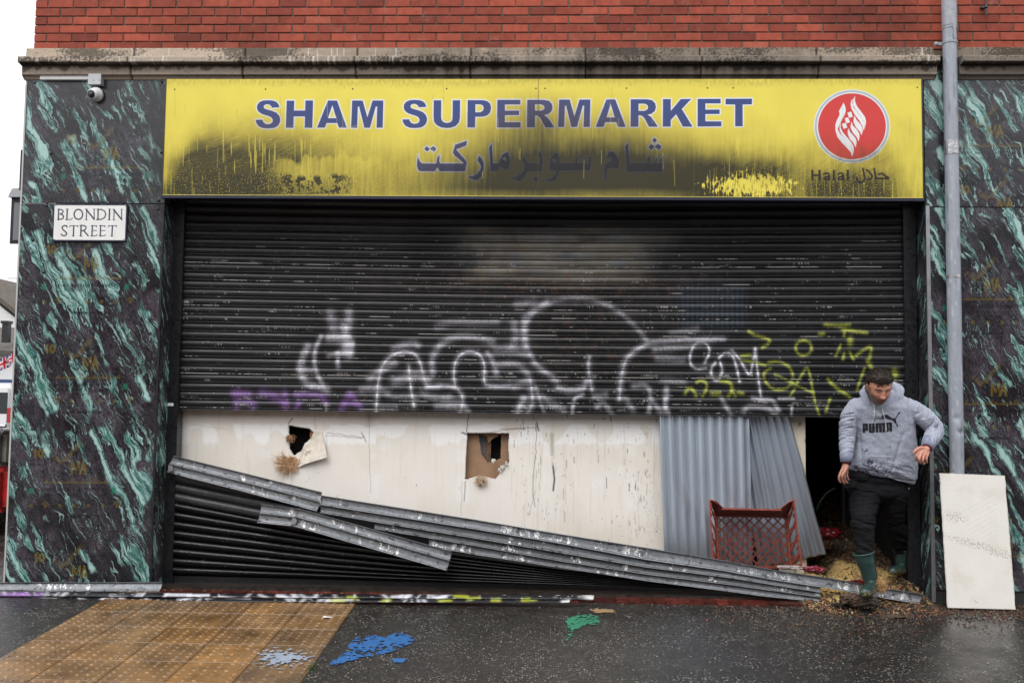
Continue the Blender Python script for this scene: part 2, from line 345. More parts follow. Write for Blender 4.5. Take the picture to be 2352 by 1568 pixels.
# =================================================================== SHOP BUILDING
shop = empty('shop_building', (-4.45, 0, 0), 'red brick corner shop with stone ledge and dark green marble cladding', 'building')
def brick_wall():
    mb = MB(); x0, x1 = -4.448, 6.5; z = 4.562; rows = 22
    for r in range(rows):
        x = x0
        ln = .215 if r % 2 == 0 else .1025
        while x < x1:
            e = min(x+ln, x1); k = RNG.random()
            c = np.array(lin(150, 71, 53))*(.74+.40*RNG.random())
            if k < .18: c = c*np.array((.72, .70, .75))
            elif k > .93: c = c*np.array((1.05, 1.25, 1.3))
            j = lambda a: a*(RNG.random()-.5)
            za, zb = z+r*.075+j(.003), z+r*.075+.065+j(.003); xa, xb = x+j(.003), e+j(.003); y = -.001+j(.003); ch = .0035
            p = [(xa, .06, za), (xb, .06, za), (xb, .06, zb), (xa, .06, zb), (xa, y+ch, za), (xb, y+ch, za), (xb, y+ch, zb), (xa, y+ch, zb), (xa+ch, y, za+ch), (xb-ch, y, za+ch), (xb-ch, y, zb-ch), (xa+ch, y, zb-ch)]
            mb.add(p, [(8, 9, 10, 11), (4, 5, 9, 8), (5, 6, 10, 9), (6, 7, 11, 10), (7, 4, 8, 11), (0, 1, 5, 4), (1, 2, 6, 5), (2, 3, 7, 6), (3, 0, 4, 7)], tuple(c))
            x = e+.010; ln = .215
    mo = lin(104, 92, 80)
    mb.box(x0+.007, x1, .009, .35, 4.5, 6.25, c=mo)
    mb.box(x0+.007, x0+.3, .35, 8, 4.5, 6.25, c=tuple(np.array(lin(150, 66, 50))))
    mb.box(x0+.004, x0+.3, .36, 8, -.2, 4.5, c=(.2, .19, .18))
    mb.box(x0, x1, 0, 8, 6.26, 6.4, c=(.1, .1, .1))
    m = mat('brick', attr=True, rough=.78, var=.22, vscale=14, bump=.5, bscale=90, bdist=.005, spec=.3)
    # pale salt bloom and dark grime in patches
    t = m.node_tree; b = t.nodes['Principled BSDF']; N = t.nodes.new; L = t.links.new
    old = b.inputs['Base Color'].links[0].from_socket
    tc = N('ShaderNodeTexCoord'); n1 = N('ShaderNodeTexNoise'); n1.inputs['Scale'].default_value = 5; n1.inputs['Detail'].default_value = 8; n1.inputs['Roughness'].default_value = .75; L(tc.outputs['Object'], n1.inputs['Vector'])
    r1 = N('ShaderNodeMapRange'); r1.inputs[1].default_value = .58; r1.inputs[2].default_value = .78; r1.inputs[3].default_value = 0; r1.inputs[4].default_value = .75; L(n1.outputs['Fac'], r1.inputs[0])
    mx = N('ShaderNodeMix'); mx.data_type = 'RGBA'; L(r1.outputs[0], mx.inputs['Factor']); L(old, mx.inputs['A']); mx.inputs['B'].default_value = (.30, .19, .165, 1)
    n2 = N('ShaderNodeTexNoise'); n2.inputs['Scale'].default_value = 1.1; n2.inputs['Detail'].default_value = 4; L(tc.outputs['Object'], n2.inputs['Vector'])
    r2 = N('ShaderNodeMapRange'); r2.inputs[1].default_value = .5; r2.inputs[2].default_value = .72; r2.inputs[3].default_value = 1; r2.inputs[4].default_value = .55; L(n2.outputs['Fac'], r2.inputs[0])
    mx2 = N('ShaderNodeMix'); mx2.data_type = 'RGBA'; mx2.blend_type = 'MULTIPLY'; mx2.inputs['Factor'].default_value = 1; L(mx.outputs['Result'], mx2.inputs['A']); cb = N('ShaderNodeCombineColor'); [L(r2.outputs[0], cb.inputs[i]) for i in range(3)]; L(cb.outputs[0], mx2.inputs['B']); L(mx2.outputs['Result'], b.inputs['Base Color'])
    return mb.build('brick_wall', m, shop)
brick_wall()

# stone ledge: profile swept along the front, with weathering painted where water runs
def prof_curve(pf, n):
    """resample profile (y,z) polyline to n points"""
    p = np.array(pf, float); d = np.r_[0, np.cumsum(np.hypot(*np.diff(p, axis=0).T))]
    keep = sorted(set(list(np.linspace(0, d[-1], n)) + list(d)))
    return np.stack([np.interp(keep, d, p[:, 0]), np.interp(keep, d, p[:, 1])], 1)
M_stone = mat('weathered_stone', attr=True, rough=.85, bump=.7, bscale=70, bdist=.006, spec=.25)
zb = at(50, 172, -.10)[2]; zl0 = at(50, 144, -.16)[2]; zl1 = at(50, 129, -.17)[2]; zt_ = 4.566
def ledge(xa, xb, joints, seed, dark=0., soot=True):
    pf = [(.02, zb-.035), (-.06, zb-.03), (-.075, zb-.002), (-.10, zb), (-.103, zl0-.012), (-.112, zl0-.004), (-.17, zl0), (-.175, zl0+.006), (-.173, zl1-.006), (-.165, zl1), (-.045, zl1+.02), (-.04, zt_-.004), (.02, zt_)]
    pc = prof_curve(pf, 60); xs = np.arange(xa, xb, .008); xs[-1] = xb
    X, k = np.meshgrid(xs, np.arange(len(pc))); Yp = pc[k, 0].copy(); Z = pc[k, 1].copy()
    for jx in joints:
        gsh = np.exp(-((X-jx)/.007)**2); Yp += gsh*.012
    Yp += .0025*fbm(X*9, Z*30+seed, 3)
    P = np.stack([X, Yp, Z], -1)
    n1 = fbm(X*1.3+seed, Z*4, 3); n2 = fbm(X*48, Z*52+seed, 3); n3 = fbm(X*13+seed, Z*1.5, 3); n4 = fbm(X*95+seed, Z*95, 2); nb = fbm(np.floor((X-xa)/.94)*3.7+seed, Z*0+2.2, 1)
    lip = (Z > zl0-.004) & (Z < zl1+.006); low = Z <= zl0-.004; top = ~lip & ~low
    C = np.empty(P.shape); C[:] = lin(160, 147, 133); C *= (1+.22*n1+.10*n4+.25*nb)[..., None]
    C[top] = C[top]*np.array((1.12, 1.10, 1.06))
    ht = np.clip((Z-zb)/(zl0-zb), 0, 1)
    # lip: black lichen in crusts with bare runs; lower band: damp tongues hanging from the lip
    lich = sst(-.12, .30, n1*.9+n2*.55+n4*.4-.05+dark)*lip; lich = lich*(1-.85*sst(.22, .4, fbm(X*30+seed*2, Z*2.0, 3)))
    C = C*(1-.88*lich[..., None])+np.array(lin(40, 37, 32))*.88*lich[..., None]
    tong = low*sst(-.05, .12, ht-.62+.55*n3+.25*n1)
    C = C*(1-.72*tong[..., None])+np.array(lin(58, 48, 40))*.72*tong[..., None]
    spots = sst(.45, .6, n2+.3*n4)*low*.6; C = C*(1-spots[..., None])+np.array(lin(52, 47, 42))*spots[..., None]
    tp = top*sst(.0, .35, n1+.5*n2+.1+dark)*.8; C = C*(1-tp[..., None])+np.array(lin(62, 56, 48))*tp[..., None]
    lip_shade = np.exp(-((Z-(zl0-.006))/.007)**2)*.9; C = C*(1-lip_shade[..., None])+np.array((.012, .011, .010))*lip_shade[..., None]  # shadow line under the overhanging lip, painted into the stone colour
    ww = sst(.28, .5, fbm(X*40+seed*2, Z*2.2, 3))*sst(.0, .35, fbm(X*1.2+seed, Z*.5, 2))*(lip | top); C = C*(1-.75*ww[..., None])+np.array(lin(205, 200, 192))*.75*ww[..., None]
    if soot:
        U, V = proj(P); s = np.exp(-((U-1420)/560)**4)*.52*(1+.5*n3)*(1+.2*low); C = C*(1-s[..., None])+np.array((.018, .016, .014))*s[..., None]
    if dark: C *= .55; C += np.array((.012, .008, 0))*np.clip(n1+.2, 0, 1)[..., None]
    for jx in joints: C *= (1-.92*np.exp(-((X-jx)/.008)**2))[..., None]
    return P, np.clip(C, .004, .9)
def build_ledge(xa, xb, joints, seed, dark, nm):
    P, C = ledge(xa, xb, joints, seed, dark)
    me = grid_mesh(nm, P, C); o = link(nm, me, M_stone, shop, smooth=False)
    # ends, closed
    for xe, tx in ((xa, -1), (xb, 1)):
        pf = [(.3, zb-.035), (-.06, zb-.03), (-.10, zb), (-.103, zl0-.012), (-.17, zl0), (-.173, zl1-.006), (-.165, zl1), (-.045, zl1+.02), (-.04, zt_-.004), (.3, zt_)]
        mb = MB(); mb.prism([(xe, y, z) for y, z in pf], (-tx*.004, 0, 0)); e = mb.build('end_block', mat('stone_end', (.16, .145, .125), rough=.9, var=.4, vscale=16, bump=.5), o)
    return o
jx = [at(u, 158, -.10)[0] for u in (300, 557, 817, 1080, 1345, 1610, 1880)]
build_ledge(at(48, 150, -.12)[0], at(2154, 150, -.12)[0], jx, 1.7, 0, 'stone_ledge')
build_ledge(at(2206, 150, -.12)[0], 6.5, [4.6, 5.6], 6.1, .22, 'stone_ledge')
# return of the ledge down the side street, and backing behind the cladding
mb = MB(); xe = at(48, 150, -.12)[0]
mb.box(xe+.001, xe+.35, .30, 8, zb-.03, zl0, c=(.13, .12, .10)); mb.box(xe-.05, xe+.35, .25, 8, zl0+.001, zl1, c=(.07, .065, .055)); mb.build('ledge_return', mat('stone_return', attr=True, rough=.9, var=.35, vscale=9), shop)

# ------------------------------------------------------------- green marble print cladding
FONT = {'S': [[(1, .9), (.7, 1), (.3, 1), (0, .8), (.3, .55), (.8, .4), (1, .2), (.7, 0), (.2, 0), (0, .12)]], 'A': [[(0, 0), (.5, 1), (1, 0)], [(.2, .4), (.8, .4)]], 'U': [[(0, 1), (0, .25), (.3, 0), (.7, 0), (1, .25), (1, 1)]], 'D': [[(0, 0), (0, 1), (.6, 1), (1, .6), (1, .4), (.6, 0), (0, 0)]], 'I': [[(.5, 0), (.5, 1)]], 'M': [[(0, 0), (0, 1), (.5, .3), (1, 1), (1, 0)]], 'R': [[(0, 0), (0, 1), (.8, 1), (1, .75), (.8, .5), (0, .5)], [(.5, .5), (1, 0)]], 'B': [[(0, 0), (0, 1), (.8, 1), (.9, .75), (.7, .52), (0, .52)], [(.7, .52), (1, .25), (.8, 0), (0, 0)]], 'L': [[(0, 1), (0, 0), (1, 0)]], 'E': [[(1, 1), (0, 1), (0, 0), (1, 0)], [(0, .5), (.8, .5)]], 'T': [[(0, 1), (1, 1)], [(.5, 1), (.5, 0)]], 'N': [[(0, 0), (0, 1), (1, 0), (1, 1)]], 'V': [[(0, 1), (.5, 0), (1, 1)]], 'w': [[(0, .6), (.25, 0), (.5, .6), (.75, 0), (1, .6)]], '.': [[(.4, 0), (.6, 0)]], 's': [[(1, .55), (.2, .6), (0, .45), (1, .2), (.8, 0), (0, .05)]], 'm': [[(0, 0), (0, .6), (.5, .5), (.5, 0)], [(.5, .5), (1, .5), (1, 0)]], 'a': [[(.1, .6), (1, .6), (1, 0), (0, 0), (0, .3), (1, .3)]], 'r': [[(0, 0), (0, .6), (.8, .6)]], 'b': [[(0, 1), (0, 0), (1, 0), (1, .6), (0, .6)]], 'l': [[(.5, 1), (.5, 0)]], 'e': [[(0, .3), (1, .3), (1, .6), (0, .6), (0, 0), (1, 0)]], 'c': [[(1, .6), (0, .6), (0, 0), (1, 0)]], 'o': [[(0, 0), (1, 0), (1, .6), (0, .6), (0, 0)]], '1': [[(.2, .8), (.5, 1), (.5, 0)]], '0': [[(.5, 0), (1, .3), (1, .7), (.5, 1), (0, .7), (0, .3), (.5, 0)]], ' ': []}
def text(cv, s, u, v, h, wd, sp, rgb, hw, alpha):
    for ch in s:
        for st in FONT.get(ch, []): cv.line([(u+x*wd, v-y*h) for x, y in st], hw, rgb, alpha, soft=.8)
        u += wd+sp
def marble(X, Z, seed=0.):
    a, b = .46, .888; s = X*a-Z*b; t = X*b+Z*a
    w1 = fbm(X*3.0+seed, Z*2.4, 3); w2 = fbm(X*11, Z*8+seed, 3); w3 = fbm(X*34, Z*24, 2)
    t2 = t+.050*w1+.020*w2+.006*w3; s2 = s+.10*w1
    n = fbm(t2*11.5+seed*3, s2*1.05, 2)+.55*fbm(t2*29+3, s2*2.3+seed, 3); n2 = fbm(t2*17+11, s2*1.7+seed*2, 2)+.3*fbm(t2*40, s2*4, 2)
    brk = fbm(X*4.5+seed, Z*3.2+5, 3)
    live = sst(-.28, .02, brk)
    teal = sst(.15, .24, n)*live
    ink = (np.exp(-((n-.105)/.04)**2)+.9*np.exp(-((n-.36)/.020)**2)+.8*np.exp(-((n2-.22)/.03)**2))*sst(-.4, -.1, brk)
    edge = np.exp(-((n-.18)/.032)**2)*sst(-.22, .05, brk)+np.exp(-((n-.47)/.035)**2)*live
    thin = np.exp(-((n2-.30)/.030)**2)*sst(-.02, .15, fbm(X*5-seed, Z*4, 3)+.08)+.8*np.exp(-(fbm(t2*30+60, s2*3.2, 3)/.022)**2)*sst(.0, .3, fbm(X*4+8, Z*3, 2))
    patch = sst(.50, .63, n+.25*n2)*live
    wav = np.sin(2*math.pi*(t2*24+1.3*w2+.9*w3)); wv2 = fbm(t2*75, s2*11, 2)
    C = np.empty(X.shape+(3,)); C[:] = lin(44, 42, 47); k = sst(-.2, .5, w1+.5*w2)
    C = C*(1-k[..., None])+np.array(lin(66, 61, 68))*k[..., None]; C *= (1+.38*wav+.55*wv2)[..., None].clip(.25, 2.1)
    dkz = sst(.05, .4, fbm(t2*5+40, s2*1.5, 3)); C *= (1-.55*dkz)[..., None]
    halo = sst(-.02, .15, n)*live*.55; C = C*(1-halo[..., None])+np.array(lin(40, 70, 68))*halo[..., None]*(1+.5*wv2)[..., None]
    tl = np.empty_like(C); tl[:] = lin(70, 112, 107); tl *= (1+.75*wv2+.18*wav)[..., None].clip(.3, 1.7)
    C = C*(1-teal[..., None])+tl*teal[..., None]
    for q, rgb in ((ink, (16, 18, 21)), (thin*.8, (150, 186, 180)), (edge*.9, (160, 192, 188)), (patch*.8, (166, 196, 192))):
        q = np.clip(q, 0, 1)[..., None]; C = C*(1-q)+np.array(lin(*rgb))*q
    return np.clip(C, .006, .7)
M_marb = mat('glossy_marble_print', attr=True, rough=.23, rvar=.07, vscale=3, spec=.5)
gold, dk = lin(116, 98, 26), lin(14, 18, 26)
def ink_group(cv, u, v, right=True):
    if True:
        cv.line([(u-38, v+8), (u-20, v+24), (u+22, v-24)], 5, gold, .27, soft=1.2); cv.line([(u-48, v+22), (u-30, v+2)], 2.4, dk, .5, soft=1); cv.line([(u+22, v-26), (u+36, v+8)], 3.2, dk, .5, soft=1.2)
        for du, dv in ((-2, -2), (4, -2), (-2, 4), (4, 4)): cv.poly([[(u+8+du-2.4, v+dv-2.4), (u+8+du+2.4, v+dv-2.4), (u+8+du+2.4, v+dv+2.4), (u+8+du-2.4, v+dv+2.4)]], dk, alpha=.75)
        text(cv, 'S', u-20, v+48, 26, 13, 4, dk, 2.0, .75); text(cv, 'M', u+2, v+48, 28, 17, 4, gold, 2.2, .55); text(cv, 'V', u+10, v+48, 34, 15, 4, dk, 1.7, .6); text(cv, 'A', u+22, v+48, 28, 13, 4, gold, 2.2, .55)
        text(cv, '10', u-86, v+10, 18, 9, 3, gold, 2.4, .55)
        for sgn, vv in ((-1, -14), (1, 26)):
            cv.line([(u-94, v+vv), (u-84, v+vv+3), (u-76, v+vv-1), (u-68, v+vv+3), (u-60, v+vv+2), (u-60, v+vv-7)], 1.2, dk, .6, soft=.8)
        for k in range(2):
            vv = v-6+k*20; cv.line([(u+52, vv+4), (u+62, vv), (u+70, vv+4), (u+78, vv-1), (u+86, vv+4), (u+96, vv+3), (u+97, vv-5)], 1.1, dk, .55, soft=.8)
        cv.line([(u-62, v+68), (u+84, v+68)], 1.7, gold, .30, soft=1.0)
        for k in range(9): cv.line([(u-60+k*17, v+68), (u-56+k*17, v+62), (u-53+k*17, v+68)], 1.2, gold, .27, soft=.8)
        for du in (0, 26, 58, 61, 84, 110, 113, 140): cv.line([(u-56+du, v+68), (u-56+du, v+58)], 1.2, gold, .27, soft=.8)
        text(cv, 'SAUDI MARBLE ALTERNATIVE', u-66, v+86, 5.5, 3.2, 3.2, dk, .8, .8)
        cv.line([(u-62+i*3.2, v+96+(1.7 if i % 3 else -1.8)) for i in range(44)], .8, dk, .55, soft=.8)
        for k in range(7):
            uu = u-92+k*33; cv.line([(uu-8, v+118), (uu, v+111), (uu+8, v+118)], 1.1, gold if k in (1, 6) else dk, .5, soft=.8); cv.poly([[(uu-4, v+117), (uu+4, v+117), (uu+3, v+125), (uu-3, v+125)]], gold, alpha=.4)
        for du in (-92, 98): cv.poly([[(u+du-5, v+82), (u+du+5, v+80), (u+du+5, v+92), (u+du-5, v+94)]], lin(20, 110, 84), alpha=.7)
        text(cv, 'www.smamarble.com', u-30, v+148, 6, 3.0, 1.3, dk, .8, .85)
def cladding(name, x0, x1, z0, z1, y, groups, seed, seam, rev=None, step=.004, soot=None, parent=shop):
    """one printed panel facing the street; rev=(y0,y1,x) instead for the side of the reveal"""
    if rev: hs = np.arange(rev[0], rev[1]+.001, .004); Hh, Z = np.meshgrid(hs, np.arange(z1, z0, -.005)); P = np.stack([np.full_like(Hh, rev[2]), Hh, Z], -1); C = marble(Hh+seed*7, Z, seed)
    else:
        X, Z = np.meshgrid(np.arange(x0, x1, step), np.arange(z1, z0, -step)); P = np.stack([X, np.full_like(X, y), Z], -1); C = marble(X, np.where(Z > seam, Z+.37, Z), seed)
    cv = Canvas(P, (0, 0, 0), sharp=.7); cv.C[:] = C; cv.c = cv.C.reshape(-1, 3)
    for u, v in groups: ink_group(cv, u, v)
    Cc = cv.C
    if soot is not None: s = soot(cv); Cc = Cc*(1-s[..., None])+np.array((.02, .02, .021))*s[..., None]
    scr = sst(.45, .6, fbm(P[..., 0]*3+P[..., 1]*3, Z*40, 2))*.0
    return link(name, grid_mesh(name, P, Cc, flip=False), M_marb, parent)
ZS = at(200, 468, -.05)[2]; XL, XR_ = -4.475, -3.238
def soot_left(cv): return np.clip(.72*np.exp(-((cv.U-372)/46)**2)*sst(640, 380, cv.V)*sst(170, 230, cv.V)*(1+.5*fbm(cv.U*.03, cv.V*.02, 3)), 0, .85)
zf = .035
cladding('marble_panel', XL+.012, XR_, ZS+.004, 4.36, -.05, [(238, 318)], 0., ZS, soot=soot_left)
cladding('marble_panel', XL+.012, XR_, zf, ZS-.002, -.052, [(193, 572), (190, 800), (163, 1040), (165, 1279)], 0., 9, soot=soot_left)
cladding('marble_reveal', 0, 0, 0, 4.25, 0, [], 2.3, 9, rev=(-.046, .225, XR_+.004))
XRR = at(2137, 1000, -.05)[0]
cladding('marble_panel', XRR-.006, 6.3, ZS+.004, 4.36, -.05, [(2268, 268), (2290, 435)], 4.4, ZS)
cladding('marble_panel', XRR+.010, 6.3, zf+.08, ZS-.002, -.052, [(2262, 620), (2276, 860), (2210, 1075), (2290, 1210)], 4.4, 9)
cladding('marble_reveal', 0, 0, 0, 4.25, 0, [], 7.7, 9, rev=(-.046, .225, XRR-.004))
M_dark = mat('black_paint', (.014, .014, .016), rough=.38, var=.5, vscale=12, rvar=.12, spec=.4)
M_trim = mat('grey_aluminium_trim', (.36, .37, .39), rough=.35, metal=.8, var=.2, vscale=10)
mb = MB(); mb.box(XL, XL+.3, -.047, .36, -.06, 4.30, c=(.3, .3, .3)); mb.box(XL+.3, XR_-.002, -.040, .36, -.06, 4.34, c=(.03, .03, .03)); M_core = mat('pillar_core', attr=True, rough=.8, var=.2); mb.build('pillar_core', M_core, shop); mb = MB(); mb.box(XRR+.002, 6.3, -.040, .36, -.06, 4.34, c=(.02, .02, .02)); mb.build('pillar_core', M_core, shop)
mb = MB(); mb.box(XL-.002, XL+.011, -.056, -.045, .0, 4.24); mb.build('edge_trim', mat('pale_edge_strip', (.42, .42, .40), rough=.5), shop)
mb = MB(); xm = at(338, 1100, -.05)[0]; mb.box(XR_-.012, XR_+.006, -.064, -.0535, .02, 3.2); mb.build('edge_trim', M_dark, shop)
mb = MB(); mb.box(XRR-.014, XRR+.016, -.068, -.0535, .02, ZS+.01); mb.build('edge_trim', M_trim, shop)
M_cap = mat('screw_cap', (.02, .02, .022), rough=.4)
for u, v in [(137, 325/1.0*.0+190), (372, 188), (116, 352), (370, 350), (108, 465), (364, 460), (106, 472), (362, 480), (100, 625), (353, 618), (90, 765), (345, 765), (73, 985), (27, 1212)]:
    p = at(u if u != 137 else 80, v, -.055); mb = MB(); mb.ball((p[0], -.055, p[2]), (.012, .008, .012), 10, 6); mb.build('screw_cap', M_cap, shop)
# lintel, soffit and dark recess behind the sign
mb = MB(); mb.box(XR_+.006, XRR-.006, -.04, .36, 3.305, 4.33, c=(.012, .012, .014)); mb.build('lintel', M_dark, shop)
# red tile threshold
mb = MB(); zth = .012; x = XR_+.01
while x < 2.0:
    c = tuple(np.array(lin(92, 40, 32))*(.35+.75*RNG.random())); mb.box(x, x+.096, -.20, -.015, -.06, .006+.003*RNG.random()+GS*-.1*0, c=c); x += .1
mb.box(XR_+.005, 2.05, -.014, .40, -.06, .024, c=lin(44, 38, 34))
mb.build('tile_threshold', mat('red_tile', attr=True, rough=.32, var=.75, vscale=16, bump=.3, bscale=80), shop)
# gutted interior
M_char = mat('charred_wall', (.007, .0065, .006), rough=.9, var=.6, vscale=3)
mb = MB(); mb.box(-3.4, 3.15, 5.0, 5.1, 0, 3.4); mb.box(-3.45, -3.4, .37, 5.1, 0, 3.4); mb.box(3.05, 3.15, .37, 5.0, 0, 3.4); mb.box(-3.4, 3.15, .37, 5.1, 3.31, 3.4); mb.box(1.2, 1.25, .9, 5, 0, 3.3); mb.build('interior_wall', M_char, shop)
mb = MB(); mb.box(-3.4, 3.05, .41, 5.0, .0, .022); mb.build('interior_floor', mat('charred_floor', (.010, .009, .008), rough=.7, var=.5, vscale=5), shop)

# =================================================================== SHOP SIGN
Y_S = -.15
sx0, sx1 = at(378, 320, Y_S)[0], at(2118, 320, Y_S)[0]; sz1, sz0 = at(1200, 182, Y_S)[2]+.0, at(1200, 452.4, Y_S)[2]
sign = empty('shop_sign', (0, Y_S, sz0), 'long yellow fascia sign with blue lettering and smoke stains above the shutter', 'shop sign')
def build_sign():
    Wn, Hn = 2250, 360
    X, Z = np.meshgrid(np.linspace(sx0, sx1, Wn), np.linspace(sz1, sz0, Hn)); P = np.stack([X, np.full_like(X, Y_S), Z], -1)
    cv = Canvas(P, lin(224, 208, 86), sharp=.45); U, V = cv.U, cv.V
    mw = np.zeros(U.shape, bool); me_ = np.zeros(U.shape, bool)
    cv.C *= (1+.05*fbm(X*2, Z*2, 3))[..., None]
    blue, wht, navy = lin(52, 72, 126), lin(222, 224, 228), lin(34, 38, 48)
    G = []
    A1 = lambda p, du=0, dv=0: T(p, 562.7, 212.5, .1709, du, dv)
    A2 = lambda p: T(p, 918.7, 212.5, .17578)
    A3 = lambda p: T(p, 1320.7, 212.5, .18067)
    S = [(465, 203), (452, 163), (425, 130), (380, 112), (315, 106), (245, 110), (192, 132), (163, 172), (160, 215), (176, 255), (215, 286), (260, 303), (310, 317), (350, 335), (372, 365), (370, 398), (348, 420), (300, 430), (262, 416), (242, 390), (236, 366), (140, 370), (155, 420), (185, 458), (240, 482), (320, 487), (395, 478), (440, 452), (468, 410), (475, 360), (460, 312), (420, 272), (360, 247), (300, 232), (264, 218), (251, 200), (255, 180), (275, 165), (300, 160), (330, 167), (352, 186), (362, 208)]
    Mm = [(1440, 110), (1582, 110), (1645, 335), (1714, 110), (1860, 110), (1852, 478), (1768, 478), (1776, 192), (1758, 192), (1680, 478), (1604, 478), (1534, 192), (1518, 192), (1508, 478), (1425, 478)]
    G += [[A1(S)], [A1([(560, 112), (664, 112), (658, 245), (808, 245), (812, 110), (916, 110), (906, 478), (802, 478), (806, 325), (655, 325), (652, 478), (548, 478)])],
          [A1([(1115, 110), (1238, 110), (1368, 476), (1262, 476), (1240, 413), (1098, 413), (1074, 476), (968, 476)]), A1([(1175, 175), (1225, 347), (1115, 347)])], [A1(Mm)],
          [A1(S, 337.2, -.9)], [A2([(440, 104), (540, 104), (538, 330), (550, 370), (580, 395), (614, 400), (655, 392), (682, 365), (686, 330), (690, 104), (788, 104), (784, 330), (770, 395), (730, 440), (670, 462), (610, 468), (540, 460), (480, 430), (445, 385), (438, 320)])],
          [A2([(884, 102), (1080, 102), (1140, 115), (1180, 150), (1192, 205), (1180, 260), (1145, 300), (1090, 318), (985, 320), (982, 460), (880, 460)]), A2([(986, 158), (1050, 158), (1085, 175), (1094, 208), (1082, 242), (1050, 260), (985, 260)])],
          [A2([(1272, 98), (1574, 98), (1572, 160), (1372, 160), (1372, 240), (1558, 238), (1556, 298), (1372, 300), (1370, 390), (1576, 390), (1574, 460), (1268, 460)])],
          [A2([(1662, 98), (1880, 98), (1945, 110), (1985, 150), (1995, 200), (1980, 250), (1940, 285), (1885, 298), (1920, 320), (1960, 370), (2018, 458), (1900, 458), (1830, 330), (1800, 308), (1766, 305), (1762, 458), (1660, 458)]), A2([(1764, 158), (1840, 158), (1880, 175), (1890, 200), (1878, 228), (1840, 240), (1764, 240)])],
          [A1(Mm, 475.5, -2.1)], [A3([(400, 90), (512, 90), (645, 440), (545, 440), (525, 380), (385, 380), (362, 440), (262, 440)]), A3([(453, 150), (505, 318), (402, 318)])],
          [A3([(708, 88), (920, 88), (980, 100), (1020, 140), (1030, 190), (1015, 240), (970, 275), (922, 285), (965, 310), (1000, 355), (1055, 438), (940, 438), (880, 325), (850, 298), (808, 290), (806, 438), (706, 438)]), A3([(808, 145), (880, 145), (918, 160), (930, 190), (918, 220), (880, 236), (808, 236)])],
          [A3([(1118, 86), (1218, 86), (1218, 235), (1345, 86), (1480, 84), (1358, 213), (1495, 437), (1372, 437), (1286, 280), (1218, 352), (1216, 437), (1116, 437)])],
          [A3([(1558, 83), (1852, 82), (1852, 142), (1658, 142), (1658, 220), (1840, 218), (1838, 277), (1658, 277), (1658, 368), (1862, 370), (1860, 433), (1558, 436)])],
          [A3([(1914, 82), (2252, 80), (2250, 154), (2132, 156), (2132, 433), (2036, 433), (2036, 156), (1914, 155)])]]
    B1 = lambda p: T(p, 941.7, 304.3, .13184)
    B2 = lambda p: T(p, 1223.1, 304.3, .13672)
    AR = [[B1([(150, 380), (148, 450), (175, 510), (205, 540), (460, 545), (478, 435), (517, 388), (510, 510), (530, 543), (940, 543), (810, 425), (800, 432), (745, 355), (785, 215), (997, 145), (978, 232), (805, 298), (880, 390), (940, 450), (988, 520), (962, 678), (520, 678), (485, 620), (462, 620), (435, 678), (175, 678), (135, 640), (120, 570), (130, 460)])],
          [B1([(290, 240), (345, 288), (405, 240), (462, 285), (415, 340), (347, 288), (305, 335), (247, 293)])],
          [B1([(1200, 405), (1255, 460), (1285, 530), (1280, 640), (1245, 760), (1200, 820), (1150, 835), (1080, 815), (1000, 765), (1080, 768), (1160, 730), (1225, 650), (1240, 600), (1215, 545), (1172, 490)])],
          [B1([(1425, 190), (1435, 400), (1450, 541), (1545, 541), (1570, 470), (1600, 410), (1650, 360), (1705, 342), (1735, 440), (1740, 540), (1720, 610), (1690, 655), (1640, 630), (1555, 592), (1535, 650), (1510, 678), (1410, 678), (1395, 480), (1380, 265)]), B1([(1600, 462), (1640, 430), (1665, 440), (1680, 505)])],
          [B1([(1985, 425), (2020, 490), (2080, 540), (2265, 541), (2262, 450), (2225, 400), (2265, 315), (2300, 400), (2315, 500), (2290, 678), (2045, 678), (2010, 740), (1960, 820), (1900, 850), (1840, 830), (1770, 785), (1840, 775), (1920, 735), (1985, 670), (2005, 610), (1990, 550), (1950, 490)])], [B1([(2195, 765), (2245, 810), (2200, 862), (2145, 815)])],
          [B2([(385, 340), (420, 360), (445, 420), (457, 520), (722, 520), (722, 455), (775, 395), (755, 460), (748, 520), (850, 520), (860, 445), (885, 405), (885, 460), (870, 520), (945, 520), (950, 440), (990, 400), (985, 500), (965, 640), (450, 645), (430, 720), (390, 800), (340, 820), (280, 815), (215, 795), (300, 780), (370, 730), (400, 680), (405, 640), (330, 640), (290, 610), (285, 550), (300, 470), (330, 390)]), B2([(325, 465), (350, 440), (385, 450), (405, 490), (400, 515), (360, 512)])],
          [B2([(1325, 318), (1365, 335), (1420, 410), (1460, 485), (1430, 620), (1380, 600), (1300, 598), (1255, 610), (1245, 680), (1240, 790), (1225, 800), (1210, 700), (1205, 590), (1225, 540), (1290, 495), (1345, 470), (1320, 435), (1285, 425), (1250, 435), (1230, 460), (1250, 400), (1285, 340)])],
          [B2([(1605, 170), (1612, 300), (1630, 520), (1910, 522), (1930, 500), (1935, 440), (1985, 390), (1970, 460), (1955, 520), (2060, 520), (2070, 450), (2100, 405), (2090, 470), (2085, 520), (2165, 520), (2170, 440), (2207, 385), (2205, 500), (2180, 662), (2065, 662), (2052, 642), (2035, 662), (1940, 662), (1928, 625), (1900, 662), (1590, 662), (1580, 450), (1560, 235)])],
          [B2([(2050, 88), (2092, 133), (2052, 178), (2010, 133)])], [B2([(1990, 195), (2050, 240), (2108, 190), (2168, 237), (2128, 295), (2053, 242), (2003, 298), (1947, 252)])]]
    for g_ in G+AR: cv.poly(g_, wht, grow=2.7, mask=mw)
    for g_ in G+AR: cv.poly(g_, blue)
    E_ = lambda p: T(p, 1837.5, 195.2, .15381)
